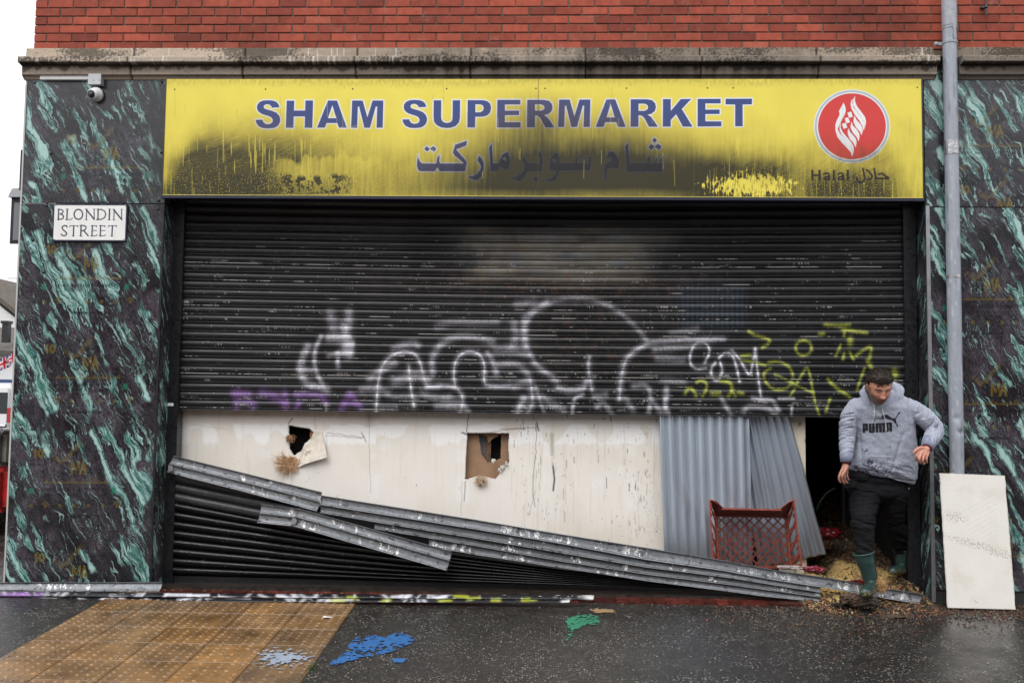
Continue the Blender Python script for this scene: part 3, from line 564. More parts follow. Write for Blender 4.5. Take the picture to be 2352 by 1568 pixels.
    ell = lambda rx, ry: [(1837.5+(776+rx*math.cos(a))*.15381, 195.2+(620+ry*math.sin(a))*.15381) for a in np.linspace(0, 2*math.pi, 72, endpoint=False)]
    cv.poly([ell(570, 552)], lin(222, 226, 228), mask=me_); cv.poly([ell(556, 538)], lin(168, 182, 186)); cv.poly([ell(524, 508)], lin(225, 228, 230)); cv.poly([ell(507, 492)], lin(204, 62, 62))
    for p in ([(650, 265), (678, 330), (685, 385), (665, 450), (620, 530), (580, 620), (562, 660), (600, 735), (680, 810), (750, 885), (785, 960), (792, 1020), (778, 1080), (760, 1010), (700, 940), (620, 860), (560, 780), (530, 690), (528, 600), (550, 530), (592, 450), (590, 420), (580, 395), (595, 370), (630, 310)],
              [(612, 570), (605, 640), (640, 710), (700, 780), (760, 850), (800, 920), (805, 975), (795, 1025), (788, 960), (755, 890), (690, 820), (620, 745), (592, 680), (592, 620)],
              [(728, 648), (745, 700), (800, 760), (838, 810), (845, 860), (833, 937), (800, 870), (745, 810), (715, 740), (712, 690)], [(770, 552), (790, 610), (850, 670), (885, 730), (888, 780), (876, 847), (850, 785), (790, 715), (757, 645), (757, 600)],
              [(815, 460), (840, 520), (900, 585), (932, 640), (935, 690), (920, 753), (895, 700), (835, 635), (800, 560), (802, 510)], [(785, 208), (780, 270), (800, 340), (870, 430), (930, 510), (965, 580), (965, 640), (950, 685), (935, 620), (890, 540), (815, 440), (770, 360), (755, 290), (765, 240)],
              [(823, 165), (820, 240), (850, 320), (920, 410), (970, 480), (987, 550), (973, 632), (955, 550), (900, 460), (830, 370), (790, 300), (790, 230)],
              [(708, 418), (765, 400), (788, 478), (732, 493)], [(668, 500), (720, 485), (747, 560), (690, 574)], [(628, 582), (685, 568), (706, 640), (650, 658)]):
        cv.poly([E_(p)], lin(226, 228, 230))
    for p in ([(165, 1270), (200, 1270), (203, 1335), (272, 1335), (272, 1268), (310, 1268), (314, 1425), (275, 1425), (273, 1365), (203, 1365), (204, 1427), (168, 1427)], [(490, 1267), (522, 1267), (520, 1425), (487, 1425)], [(695, 1267), (729, 1267), (731, 1424), (697, 1424)]): cv.poly([E_(p)], navy, mask=mw)
    for dx in (0, 208):
        for p in ([(352, 1335), (385, 1318), (425, 1322), (436, 1345), (438, 1424)], [(436, 1366), (385, 1375), (358, 1395), (378, 1416), (410, 1413), (438, 1388)]): cv.line([(E_([(x+dx, y)])[0]) for x, y in p], 2.2, navy, mask=mw)
    for p, h in (([(940, 1250), (952, 1320), (968, 1400), (940, 1448), (890, 1458), (855, 1430), (848, 1385)], 2.2), ([(990, 1268), (1035, 1300), (1082, 1365), (1060, 1402), (1000, 1415)], 2.1), ([(1105, 1250), (1122, 1330), (1135, 1400)], 2.2), ([(1125, 1398), (1320, 1398)], 2.4), ([(1180, 1335), (1225, 1322), (1270, 1360), (1318, 1385)], 2.5)): cv.line(E_(p), h, navy, mask=mw)
    # ---- smoke and soot: a real deposit on the print
    n1 = fbm(U*.012, V*.012, 4); nf = fbm(U*.16, V*.10, 3); ns = fbm(U*.12, V*.012, 3); nd = fbm(U*.10+V*.16, V*.035-U*.012, 3); grain = fbm(U*.42, V*.34, 2)
    A = np.zeros(U.shape)
    def put(a): nonlocal A; A = 1-(1-A)*(1-np.clip(a, 0, 1))
    put(.34*sst(205, 182, V+8*n1)*(.7+.8*nf))
    put(.07*(1+n1)); put(.30*sst(255, 430, V+22*n1)*(1+.6*ns+.5*n1)); put(.10*sst(420, 450, V)*(1+nf))
    # left smear: diagonal edge, brushed, washed clean at its lower right
    e = sst(395, 470, U+(V-330)*.55+10*n1)
    rgt = sst(960, 600, U-.35*(V-330)+25*n1)
    lf = e*rgt*sst(225, 405, V+16*n1-.05*(U-600))
    lf = np.clip(lf*(1.16+.16*nd+.12*grain), 0, .93)
    wash = sst(352, 366, V-26*fbm(U*.03, V*.002, 3)-.03*(U-640)+6*nf)*sst(615, 665, U+22*n1); lf = lf*(1-.62*wash)
    dr = sst(.42, .52, fbm(U*.19+3, V*.010, 2))*sst(250, 300, V); lf = lf*(1-.55*dr)
    spk = sst(.42, .55, fbm(U*.55, V*.5, 2)); lf = lf*(1-.25*spk*sst(300, 420, V))
    put(lf)
    put(.55*e*sst(860, 640, U)*sst(396, 430, V+10*n1)*(1+.7*grain))
    blk = sst(.0, .13, fbm(U*.045-V*.02, V*.03+U*.012, 3)+.6*fbm(U*.19, V*.14, 2)-.04)*sst(396, 408, V+5*n1)*sst(449, 441, V)*sst(440, 500, U)*sst(835, 770, U); put(.97*blk)
    # centre plume
    wd_ = 140+1.50*np.clip(V-225, 0, 230); c0 = np.exp(-(np.abs((U-1330-.25*(V-330))/wd_)**3.0)); put(np.clip(c0*sst(195, 400, V+14*n1)*(1.10+.08*ns+.06*grain), 0, .965)*(1-.30*sst(428, 449, V+4*n1)))
    put(.42*np.exp(-((U-1225)/80)**2)*sst(195, 255, V)*(1+.5*ns))
    # right smear with a washed splash
    r = sst(1480, 1640, U)*sst(1935, 1760, U+.3*(V-380))*sst(318, 392, V+12*n1); put(np.clip(r*.90*(1+.2*nd+.12*ns), 0, .92))
    r2 = sst(1835, 1870, U)*sst(2112, 2015, U+.4*(430-V))*sst(372, 430, V+12*n1); put(np.clip(.86*r2*(1+.35*ns+.4*grain), 0, .9))
    put(.45*sst(1830, 1930, U)*sst(315, 370, V+20*n1)*sst(2095, 2010, U)*(1+.35*nd))
    sp = sst(-.05, .22, 1-np.hypot((U-1728)/128, (V-426)/34)+.55*fbm(U*.10, V*.07, 4)+.35*fbm(U*.3, V*.06, 2)-.28)*(1-.55*sst(.12, .3, fbm(U*.22, V*.05, 3)))*(1-.9*np.exp(-((U-1762)/34)**2-((V-375)/34)**2)); A = A*(1-.95*sp)
    A = A*(1-.3*sst(.44, .54, fbm(U*.26+9, V*.008, 2))*sst(1560, 1660, U)*sst(280, 340, V))
    fl = sst(.46, .56, fbm(U*.34, V*.34, 2)+.2*n1)*sst(330, 420, V)*sst(250, 420, np.abs(U-1330)); A = A*(1-.4*fl)
    A = np.clip(A, 0, .97)
    brown = np.array(lin(88, 66, 22)); soot = np.array(lin(30, 28, 26)); k = sst(.35, .9, A)[..., None]
    tint = brown*(1-k)+soot*k; cv.C = cv.C*(1-A[..., None])+tint*A[..., None]
    # pale scratches, fine drips, rivets, seam
    cv.c = cv.C.reshape(-1, 3)
    for _ in range(90):
        u = RNG.uniform(380, 2110); v = RNG.uniform(190, 400); L_ = RNG.uniform(10, 60); cv.line([(u, v), (u+RNG.uniform(-2, 2), v+L_)], .35, lin(236, 222, 110) if RNG.random() < .6 else lin(90, 76, 30), RNG.uniform(.15, .5), soft=.7)
    for _ in range(140):
        u = RNG.uniform(420, 860); v = RNG.uniform(290, 400); L_ = RNG.uniform(8, 36); cv.line([(u, v), (u+L_, v-L_*.32)], .3, lin(220, 200, 90), RNG.uniform(.1, .4), soft=.6)
    for u in (401, 610, 810, 1026, 1231, 1252, 1439, 1625, 1684, 2107):
        cv.poly([[(u+2*math.cos(a), 206+2*math.sin(a)-(u-400)*.0028) for a in np.linspace(0, 6.28, 9)[:-1]]], lin(50, 44, 20))
    cv.line([(1236.5, 182), (1235.5, 453)], .8, lin(70, 62, 30), .8, soft=.7)
    C = np.clip(cv.C, .004, .9)
    fm = lambda m: m[:-1, :-1] & m[1:, 1:]
    mw_, me2 = fm(mw) & ~fm(me_), fm(me_)
    M = mat('sign_print', attr=True, rough=.38, rvar=.1, vscale=4, spec=.3)
    Uc, Vc = U[:-1, :-1], V[:-1, :-1]; hal = mw_ & (Uc > 1840); tit = mw_ & ~hal & (Vc < 303); ara = mw_ & ~hal & ~tit
    for nm, mk in (('panel', ~(mw_ | me2)), ('shop_name', tit), ('arabic_name', ara), ('halal_caption', hal), ('halal_emblem', me2)): link(nm, grid_mesh(nm, P, C, mk), M, sign)
    mb = MB(); e = .0015; mb.box(sx0, sx1, Y_S+e, -.043, sz0+.004, sz1-.002, c=(.05, .05, .03)); mb.box(sx0-.006, sx1+.006, Y_S-.006, -.043, sz0-.022, sz0+.003, c=(.008, .010, .03)); mb.box(sx0-.010, sx0-.001, Y_S-.004, -.043, sz0-.02, sz1, c=(.02, .02, .02)); mb.box(sx1+.001, sx1+.010, Y_S-.004, -.043, sz0-.02, sz1, c=(.02, .02, .02)); mb.box(sx0, sx1, Y_S-.0045, Y_S-.0005, sz0+.0005, sz0+.0065, c=lin(228, 212, 90))
    mb.build('frame', mat('sign_frame', attr=True, rough=.4), sign)
build_sign()
# =================================================================== STREET SIGN
def street_sign():
    y = -.075; k = lambda p: T(p, 109.1, 459.4, .083007)
    o = [(170, 105), (2215, 120), (2185, 1150), (110, 1145)]; q = [at(u, v, y) for u, v in k(o)]
    x0, x1 = min(p[0] for p in q[::3]), max(p[0] for p in q[1:3]); x0 = (q[0][0]+q[3][0])/2; x1 = (q[1][0]+q[2][0])/2; z1 = (q[0][2]+q[1][2])/2; z0 = (q[2][2]+q[3][2])/2
    s = empty('street_sign', (x0, y, z0), 'white nameplate with black serif letters and black border on the left marble pillar', 'street sign')
    mb = MB(); mb.bbox(x0, x1, y+.0015, -.0535, z0, z1, .004); mb.build('backing_plate', mat('sign_back', (.02, .02, .03), rough=.4), s)
    X, Z = np.meshgrid(np.arange(x0+.003, x1-.002, .0016), np.arange(z1-.003, z0+.002, -.0016)); P = np.stack([X, np.full_like(X, y), Z], -1)
    cv = Canvas(P, (.72, .72, .70), sharp=.3); nv = lin(36, 34, 56); m = np.zeros(X.shape, bool)
    d = np.minimum(np.minimum(X-x0, x1-X), np.minimum(Z-z0, z1-Z)); cv.C[d < .0125] = nv; cv.C *= (1+.06*fbm(X*20, Z*6, 3))[..., None]
    def st(pts, hw, dx=0, dy=0): cv.line(k([(a+dx, b+dy) for a, b in pts]), hw*.083007, nv, mask=m)
    st([(310, 255), (300, 548)], 19); st([(310, 264), (370, 264), (425, 290), (432, 325), (410, 365), (350, 390)], 16); st([(350, 392), (415, 410), (445, 455), (430, 510), (380, 535), (300, 538)], 17); st([(280, 258), (330, 258)], 8); st([(265, 545), (320, 545)], 8)
    st([(548, 258), (535, 545)], 19); st([(500, 545), (660, 540), (688, 498)], 11); st([(515, 258), (580, 258)], 8)
    st([(855+118*math.cos(a), 400+137*math.sin(a)) for a in np.linspace(0, 2*math.pi, 33)], 19)
    for dx, dy in ((0, 0), (762, 6)):
        st([(1085, 260), (1072, 548)], 14, dx, dy); st([(1068, 260), (1290, 535)], 20, dx, dy); st([(1290, 258), (1292, 545)], 14, dx, dy)
        for a, b, c in ((1040, 1100, 255), (1040, 1105, 548), (1262, 1325, 255)): st([(a, c), (b, c)], 8, dx, dy)
    st([(1402, 260), (1395, 545)], 19); st([(1375, 262), (1500, 265), (1580, 310), (1612, 400), (1580, 490), (1500, 535), (1360, 543)], 16)
    st([(1718, 258), (1708, 550)], 19); st([(1688, 258), (1755, 258)], 8); st([(1675, 552), (1740, 552)], 8)
    st([(540, 752), (525, 715), (470, 708), (415, 735), (405, 785), (445, 835), (505, 885), (530, 925), (515, 970), (460, 993), (400, 975), (385, 945)], 18)
    for dx in (0, 1068): st([(728, 715), (713, 998)], 19, dx); st([(615, 745), (630, 714), (845, 712), (835, 747)], 11, dx); st([(680, 998), (745, 998)], 8, dx)
    st([(930, 705), (920, 995)], 19); st([(905, 707), (1000, 707), (1062, 735), (1070, 780), (1035, 830), (955, 852)], 16); st([(1005, 850), (1125, 990)], 19); st([(890, 994), (955, 994)], 8)
    for dx in (0, 230): st([(1240, 708), (1230, 998)], 18, dx); st([(1210, 714), (1365, 714), (1355, 748)], 11, dx); st([(1235, 846), (1360, 846)], 11, dx); st([(1200, 993), (1345, 993), (1375, 957)], 11, dx)
    mm = m[:-1, :-1] & m[1:, 1:]; M = mat('enamel', attr=True, rough=.3, spec=.5)
    link('plate_face', grid_mesh('plate_face', P, cv.C, ~mm), M, s); 
    link('lettering', grid_mesh('lettering', P, cv.C, mm), M, s)
    Ms = mat('sign_screw', (.5, .5, .5), rough=.3, metal=.7)
    for u, v in k([(205, 162), (2158, 160), (175, 1082), (2112, 1080)]):
        p = at(u, v, y); b = MB(); b.ball((p[0], y-.001, p[2]), (.006, .004, .006), 10, 6); b.build('screw', Ms, s)
street_sign()

# =================================================================== SECURITY CAMERA AND CONDUIT
def security_camera():
    c = at(217, 213, -.11); s = empty('security_camera', (c[0], -.06, c[2]), 'white dome security camera with black eye under the stone ledge on the left pillar', 'security camera')
    Mw = mat('white_plastic', (.62, .62, .62), rough=.35, var=.06)
    a, b = at(93, 173, -.075), at(207, 184, -.075); e0, e1 = at(206, 172, -.085), at(238, 197, -.085)
    mb = MB(); mb.bbox(a[0], b[0], -.085, -.052, b[2], a[2], .002); mb.build('cable_conduit', Mw, s)
    mb = MB(); mb.bbox(e0[0], e1[0]-.012, -.115, -.053, e1[2], e0[2], .003); jb = mb.build('junction_box', mat('grey_box', (.42, .43, .45), rough=.35, metal=.3), s)
    for u in (214, 228):
        p = at(u, 184.5, -.117); q = MB(); q.ball((p[0], -.116, p[2]), (.004, .003, .004), 8, 5); q.build('screw', M_dark, jb)
    # turret: base ring, ball, dark eye, tilted down a little to the left
    tilt = Matrix.Translation(Vector((c[0], -.055, c[2]))) @ Matrix.Rotation(R(14), 4, 'X') @ Matrix.Rotation(R(-10), 4, 'Z')
    def lathe(pf, n=28):
        vs = []; fs = []
        for r, y in pf:
            for k in range(n): vs.append(tilt @ Vector((r*math.cos(2*math.pi*k/n), y, r*math.sin(2*math.pi*k/n))))
        for j in range(len(pf)-1):
            for k in range(n): fs.append((j*n+k, j*n+(k+1) % n, (j+1)*n+(k+1) % n, (j+1)*n+k))
        fs.append(tuple(range((len(pf)-1)*n, len(pf)*n))); return MB().add(vs, fs)
    lathe([(.058, .0), (.062, -.012), (.060, -.03), (.052, -.045)]).build('housing', Mw, s, smooth=True)
    lathe([(.053, -.040), (.052, -.055), (.047, -.072), (.038, -.083), (.034, -.0845)]).build('camera_ball', Mw, s, smooth=True)
    lathe([(.034, -.083), (.033, -.090), (.026, -.094), (.0, -.096)]).build('lens_window', mat('black_glass', (.006, .006, .007), rough=.08), s, smooth=True)
    lathe([(.010, -.0935), (.009, -.099), (.004, -.0995)]).build('lens', mat('lens_ring', (.06, .06, .07), rough=.2), s, smooth=True)
security_camera()

# =================================================================== DRAINPIPE
def drainpipe():
    yb = -.113; r = .0555
    def cx_(v): p = at(2179.5+v*(18.5/1085), v, yb); return p
    top = cx_(-160); bot = cx_(1340); 
    d = empty('drainpipe', (bot[0], yb, 0), 'grey painted metal drainpipe with taped joint running down the right pillar', 'drainpipe')
    Mp = mat('pipe_grey_paint', attr=True, rough=.42, spec=.4, bump=.15, bscale=40)
    n = 26; zs = np.arange(bot[2]+.05, 6.2, .012); rr = np.full(len(zs), r); 
    th = np.linspace(0, 2*math.pi, n+1); ZZ, TT = np.meshgrid(zs, th, indexing='ij')
    RR = r*np.ones_like(ZZ)
    for v, a, wz, t0 in ((960, .010, .02, -1.9), (992, .013, .02, -1.3), (980, -.004, .03, -1.5)):
        RR -= a*np.exp(-((ZZ-cx_(v)[2])/wz)**2-((TT-(t0 % (2*math.pi)))/.5)**2)
    axx = np.interp(zs, [bot[2], top[2]], [bot[0], top[0]])
    P = np.stack([axx[:, None]+RR*np.cos(TT), yb+RR*np.sin(TT), ZZ], -1)
    nn = fbm(TT*3, ZZ*2.5, 4); n2 = fbm(TT*7, ZZ*22, 3)
    C = np.empty(P.shape); C[:] = lin(146, 151, 160); C *= (1+.16*nn+.10*n2)[..., None]
    rub = sst(.33, .5, fbm(TT*5+4, ZZ*9, 4)); C = C*(1-.5*rub[..., None])+np.array(lin(190, 192, 196))*.5*rub[..., None]
    dk = sst(.36, .55, fbm(TT*4+9, ZZ*1.6, 4)); C = C*(1-.45*dk[..., None])
    link('pipe', grid_mesh('pipe', P, np.clip(C, .01, .8), flip=True), Mp, d, smooth=True)
    def ring(v0, v1, rad, nm, m, lip=True):
        z1, z0 = cx_(v0)[2], cx_(v1)[2]; x = cx_((v0+v1)/2)[0]; pf = [(r*.9, z1), (rad, z1-.002), (rad, z0+.002), (r*.9, z0)]
        vs = [(x+q*math.cos(t), yb+q*math.sin(t), z) for q, z in pf for t in th[:-1]]
        fs = [(j*n+k, j*n+(k+1) % n, (j+1)*n+(k+1) % n, (j+1)*n+k) for j in range(3) for k in range(n)]
        return MB().add(vs, fs).build(nm, m, d, smooth=False)
    Mt = mat('silver_tape', (.42, .42, .44), rough=.28, metal=.75, var=.35, vscale=26, bump=.8, bscale=50, bdist=.006); Mg = mat('pipe_collar_paint', (.30, .31, .34), rough=.4, var=.18, vscale=20)
    ring(324, 357, .0585, 'joint_tape', Mt); ring(333, 346, .0600, 'joint_band', Mt); ring(-20, 62, .0600, 'pipe_socket', Mg); ring(96, 102, .0605, 'bracket_ring', Mg); ring(62, 68, .0590, 'bracket_ring', Mg); ring(632, 640, .0570, 'joint_band', Mt)
    p = cx_(99); mb = MB(); mb.box(p[0]-.105, p[0]-.05, yb+.02, yb+.05, p[2]-.012, p[2]+.012); mb.ball((p[0]-.10, yb+.02, p[2]), (.02, .012, .016), 10, 6); mb.build('bracket_ear', Mg, d)
    q = cx_(80); mb = MB(); mb.prism([(q[0]+.004, yb-.0585, q[2]+.065), (q[0]+.032, yb-.052, q[2]+.065), (q[0]+.026, yb-.052, q[2]-.055), (q[0]+.010, yb-.0585, q[2]-.055)], (0, -.006, 0)); mb.build('bracket_clip', Mg, d)
drainpipe()
mb = MB(); p = at(2265, 25, -.03); mb.tube([(p[0], -.03, p[2]+.35), (p[0], -.03, p[2]-.035)], .008); mb.ball((p[0], -.035, p[2]+.03), (.016, .014, .012)); mb.box(p[0]-.04, p[0], -.035, .0, p[2]+.025, p[2]+.04)
tag(mb.build('wall_cable', mat('old_cable', (.05, .055, .05), rough=.6)), 'short dark cable end clipped to the bricks right of the drainpipe', 'cable')

# =================================================================== ROLLER SHUTTER
YC = .22
def guide(u0, u1, name, label):
    x0, x1 = at(u0, 900, YC-.02)[0], at(u1, 900, YC-.02)[0]
    mb = MB(); mb.bbox(x0, x1, YC-.055, YC+.07, .0, 3.36, .003)
    return tag(mb.build(name, mat('guide_black', (.010, .011, .013), rough=.33, var=.5, vscale=30, rvar=.1)), label, 'shutter guide')
gl = guide(386, 413, 'shutter_guide', 'black steel shutter guide channel against the left pillar'); gr = guide(2077, 2106, 'shutter_guide', 'black steel shutter guide channel behind the man on the right')
p0, p1 = at(382.5, 925, YC-.058), at(398, 932, YC-.058); mb = MB(); mb.box(p0[0], p1[0], YC-.0585, YC-.0553, p1[2], p0[2]); tag(mb.build('sticker', mat('paper_sticker', (.75, .75, .74), rough=.5)), 'small white sticker on the left shutter guide', 'sticker')

def shutter():
    x0, x1 = at(412, 700, YC)[0], at(2078, 700, YC)[0]; zt = 3.34; zb_ = at(404, 937, YC)[2]; SL = .0735
    ns = int(round((zt-zb_)/SL)); SL = (zt-zb_)/ns
    pf = [(0.0, .020), (.05, .006), (.10, -.003), (.2, -.011), (.34, -.0155), (.5, -.0155), (.66, -.011), (.77, -.004), (.83, .002), (.865, -.002), (.90, -.0045), (.935, -.002), (.955, .018)]
    zz = []; yy = []; row = []; ph = []
    for i in range(ns):
        for t, y in pf: zz.append(zt-(i+t)*SL); yy.append(y); row.append(i); ph.append(t)
    zz.append(zb_-.012); yy.append(.004); row.append(ns-1); ph.append(.99)
    zz = np.array(zz); yy = np.array(yy); row = np.array(row); ph = np.array(ph)
    xs = np.arange(x0, x1, .0035); X, K = np.meshgrid(xs, np.arange(len(zz)))
    rowj = RNG.normal(0, 1, ns+1)
    fr = (zz[K]-zb_)/(zt-zb_); s01 = (X-x0)/(x1-x0)
    Z = zz[K]-.022*np.sin(math.pi*s01)**1.0*sst(0, .5, fr)+.0018*rowj[row[K]]*np.sin(s01*7+rowj[row[K]]*9)
    Y = YC+yy[K]+.012*fbm(X*1.1, row[K]*.23, 3)+.006*np.exp(-((s01-.54)/.16)**2)*np.sin(row[K]*1.3)
    P = np.stack([X, Y, Z], -1)
    cv = Canvas(P, lin(38, 39, 41), sharp=.6); U, V = cv.U, cv.V; PH = ph[K]; RW = row[K]
    n1 = fbm(X*1.5, Z*1.5, 4); n2 = fbm(X*14, Z*14, 3); n3 = fbm(X*45, Z*60, 2)
    cv.C *= (1+.45*n1+.25*n2)[..., None]
    def over(a, rgb): a = np.clip(a, 0, 1)[..., None]; cv.C = cv.C*(1-a)+np.array(rgb)*a; cv.c = cv.C.reshape(-1, 3)
    # heat-bleached plate in the middle, rust, soot
    hb = sst(1025, 1130, U+50*n1+16*n2)*sst(1580, 1400, U+80*n1)*sst(505, 560, V+10*n1)*sst(670, 620, V+14*n1)
    over(hb*(.55+.35*fbm(X*3+RW*3.1, RW*1.7, 3)), lin(134, 128, 118)); over(hb*sst(.15, .4, fbm(X*5, RW*.9+4, 3))*.35, lin(80, 92, 112))
    over(hb*sst(1300, 1150, U)*sst(.1, .35, fbm(X*4+7, RW*1.3, 3))*.18, lin(140, 122, 84))
    over(.4*sst(1540, 1575, U)*sst(1725, 1700, U+0*V)*sst(630, 670, V)*sst(770, 740, V)*(.6+.5*np.sin(U*.55)), lin(72, 88, 104))
    over(np.exp(-((U-1330)/240)**2-((V-760)/130)**2)*sst(.05, .5, n2+.5*n3)*.6, lin(74, 54, 42))
    over(np.exp(-((U-1290)/330)**2-((V-650)/30)**2)*sst(.1, .5, n3+.4*n2)*.6, lin(118, 84, 62))
    over(.85*sst(1020, 1120, U)*sst(1640, 1560, U)*sst(540, 490, V+12*n1), lin(12, 12, 12)); over(.45*sst(1560, 1680, U)*sst(2000, 1800, U)*sst(720, 560, V), lin(10, 10, 11)); over(.5*sst(1055, 960, U)*sst(900, 980, U)*sst(700, 560, V), lin(10, 10, 11))
    # ---- spray paint
    mod = np.clip(.98+.3*n2+.45*n3, .2, 1.25); wht = lin(205, 203, 212); B4 = lambda p: T(p, 344.5, 447.9, .34179); B5 = lambda p: T(p, 976.2, 447.9, .32954); B6 = lambda p: T(p, 1493, 660.4, .26855)
    cr = lambda p: smooth_pts(p, 2, False)
    def sp(p, hw, c, a): cv.spray(cr(p), hw*(.80 if hw > 4 else .75), c, a*(.88 if hw > 4 else .72), mod)
    sp(B4([(1335, 790), (1338, 860)]), 11, wht, .5); sp(B4([(1215, 800), (1240, 950)]), 13, wht, .4); sp(B4([(1310, 880), (1318, 960), (1322, 1060)]), 13, wht, .95); sp(B4([(1200, 960), (1330, 960)]), 9, wht, .8); sp(B4([(1355, 990), (1345, 1080)]), 8, wht, .8); sp(B4([(1262, 1060), (1262, 1150)]), 6, wht, .75); sp(B4([(1200, 1080), (1290, 1060)]), 7, wht, .4)
    sp(B4([(1150, 950), (1100, 1050), (1110, 1180), (1160, 1270)]), 6, wht, .7); sp(B4([(1060, 1020), (1015, 1110), (1010, 1200), (1050, 1270), (1130, 1290), (1190, 1310)]), 9, wht, .7); sp(B4([(1000, 1160), (1090, 1180)]), 8, wht, .35)
    a1 = [(1520, 1460), (1530, 1250), (1565, 1130), (1640, 1065), (1720, 1045), (1790, 1070), (1825, 1150), (1845, 1250), (1870, 1290), (1950, 1280)]
    a2 = [(2050, 1280), (2040, 1200), (2050, 1120), (2095, 1060), (2160, 1045), (2225, 1075), (2252, 1150), (2240, 1270), (2300, 1285), (2420, 1280)]
    for a in (a1, a2): sp(B4(a), 7.5, wht, .42); sp(B4(a), 2.6, lin(224, 222, 232), .95)
    b1 = [(1740, 1150), (1748, 1270), (1775, 1425)]; sp(B4(b1), 7, wht, .4); sp(B4(b1), 2.6, lin(224, 222, 232), .9)
    sp(B4([(1480, 1230), (1560, 1170), (1640, 1130)]), 10, wht, .5); sp(B4([(1650, 1250), (1800, 1200), (1860, 1240)]), 13, wht, .5); sp(B4([(1640, 1030), (1760, 985), (1800, 1010)]), 9, wht, .45); sp(B4([(1420, 1310), (1520, 1300), (1600, 1330)]), 9, wht, .45); sp(B4([(1640, 1360), (1780, 1350)]), 9, wht, .25)
    sp(B4([(1900, 1200), (1890, 1110), (1930, 1020), (2010, 965), (2100, 945), (2200, 955), (2300, 985)]), 9, wht, .55); sp(B4([(1930, 880), (2060, 850), (2200, 860), (2330, 850)]), 10, wht, .3); sp(B4([(2270, 1060), (2310, 1130), (2330, 1210)]), 8, wht, .55)
    c1 = [(1860, 1290), (1960, 1275), (2060, 1290), (2105, 1350), (2095, 1430), (2070, 1490)]; sp(B4(c1), 7, wht, .5); sp(B4(c1), 2.2, wht, .9); sp(B4([(1830, 1330), (1930, 1370), (2010, 1360)]), 10, wht, .35); sp(B4([(1930, 1420), (2050, 1420)]), 9, wht, .45); sp(B4([(1560, 1430), (1650, 1430)]), 8, wht, .3)
    big = [(705, 1060), (690, 960), (705, 870), (760, 800), (850, 750), (1000, 718), (1150, 722), (1290, 770), (1410, 860), (1500, 950), (1555, 1030)]
    sp(B5(big[:5]), 9, wht, .62); sp(B5(big[4:]), 7, wht, .34); sp(B5([(690, 860), (690, 1010)]), 8, wht, .5); sp(B5([(620, 900), (640, 1000), (600, 1060)]), 11, wht, .45); sp(B5([(640, 760), (760, 740)]), 10, wht, .3)
    sp(B5([(705, 1060), (740, 1130), (790, 1200), (850, 1240), (920, 1290)]), 6, wht, .45); sp(B5([(500, 1080), (640, 1080), (720, 1110)]), 11, wht, .4); sp(B5([(1560, 1030), (1700, 1020), (1850, 1005), (2080, 1000)]), 7, wht, .55); sp(B5([(1600, 1080), (1800, 1060), (2000, 1010)]), 9, wht, .35); sp(B5([(1720, 960), (1900, 930)]), 8, wht, .25); sp(B5([(1620, 1140), (1800, 1150)]), 8, wht, .4)
    d1 = [(1540, 1040), (1450, 1090), (1395, 1150), (1372, 1250), (1360, 1330), (1355, 1425)]; sp(B5(d1), 8, wht, .5); sp(B5(d1), 2.6, wht, .85)
    d2 = [(1145, 1130), (1138, 1200), (1148, 1280), (1165, 1360)]; sp(B5(d2), 7, wht, .4); sp(B5(d2), 2.6, wht, .8)
    d3 = [(500, 1190), (600, 1170), (690, 1200), (735, 1290), (750, 1400), (745, 1470), (715, 1520)]; sp(B5(d3), 9, wht, .45); sp(B5(d3[3:]), 2.6, wht, .9); sp(B5([(690, 1420), (650, 1500), (640, 1530)]), 9, wht, .85); sp(B5([(620, 1330), (720, 1300)]), 9, wht, .5)
    for p, h, a in (([(760, 1180), (880, 1260), (910, 1300)], 9, .3), ([(930, 1340), (1010, 1370), (1100, 1350), (1130, 1300)], 8, .6), ([(800, 1400), (860, 1440), (960, 1500)], 10, .45), ([(1100, 1390), (1040, 1410), (1025, 1520)], 5, .75), ([(1180, 1400), (1260, 1390)], 8, .4), ([(1450, 1330), (1560, 1320), (1575, 1420), (1560, 1510)], 6, .6), ([(1690, 1390), (1665, 1460), (1700, 1520)], 5, .75), ([(1400, 1420), (1450, 1500)], 8, .4), ([(1200, 1480), (1240, 1430), (1300, 1520)], 7, .4), ([(770, 1330), (800, 1430), (830, 1510)], 5, .45), ([(1590, 1440), (1640, 1510)], 7, .5), ([(130, 1430), (250, 1440), (300, 1510)], 8, .45), ([(1660, 1290), (1800, 1300)], 9, .3)): sp(B5(p), h, wht, a)
    for p in ([(470, 640), (512, 560), (500, 490), (430, 458), (370, 490), (340, 580), (342, 650), (385, 700), (480, 690)], [(560, 640), (520, 690), (525, 760), (560, 800), (605, 775), (620, 700), (600, 640)], [(590, 600), (630, 560), (690, 555), (725, 620), (745, 700), (765, 800)], [(700, 540), (760, 600), (810, 690), (855, 760), (880, 650), (900, 525)], [(900, 525), (912, 640), (925, 760), (948, 930)]): sp(B6(p), 5.0, wht, .4); sp(B6(p), 2.5, lin(224, 222, 232), .95)
    sp(B6([(610, 940), (640, 1000), (690, 1080)]), 6, wht, .5); sp(B6([(880, 940), (960, 960), (1040, 950), (1100, 1050)]), 6, wht, .6); sp(B6([(1100, 945), (1230, 945)]), 3.5, wht, .8); sp(B6([(800, 1060), (840, 1010), (980, 1020), (1080, 1070)]), 7, wht, .5); sp(B6([(1215, 1010), (1210, 1080)]), 4, wht, .8); sp(B6([(140, 860), (130, 1060)]), 7, wht, .6)
    yl = lin(168, 174, 72)
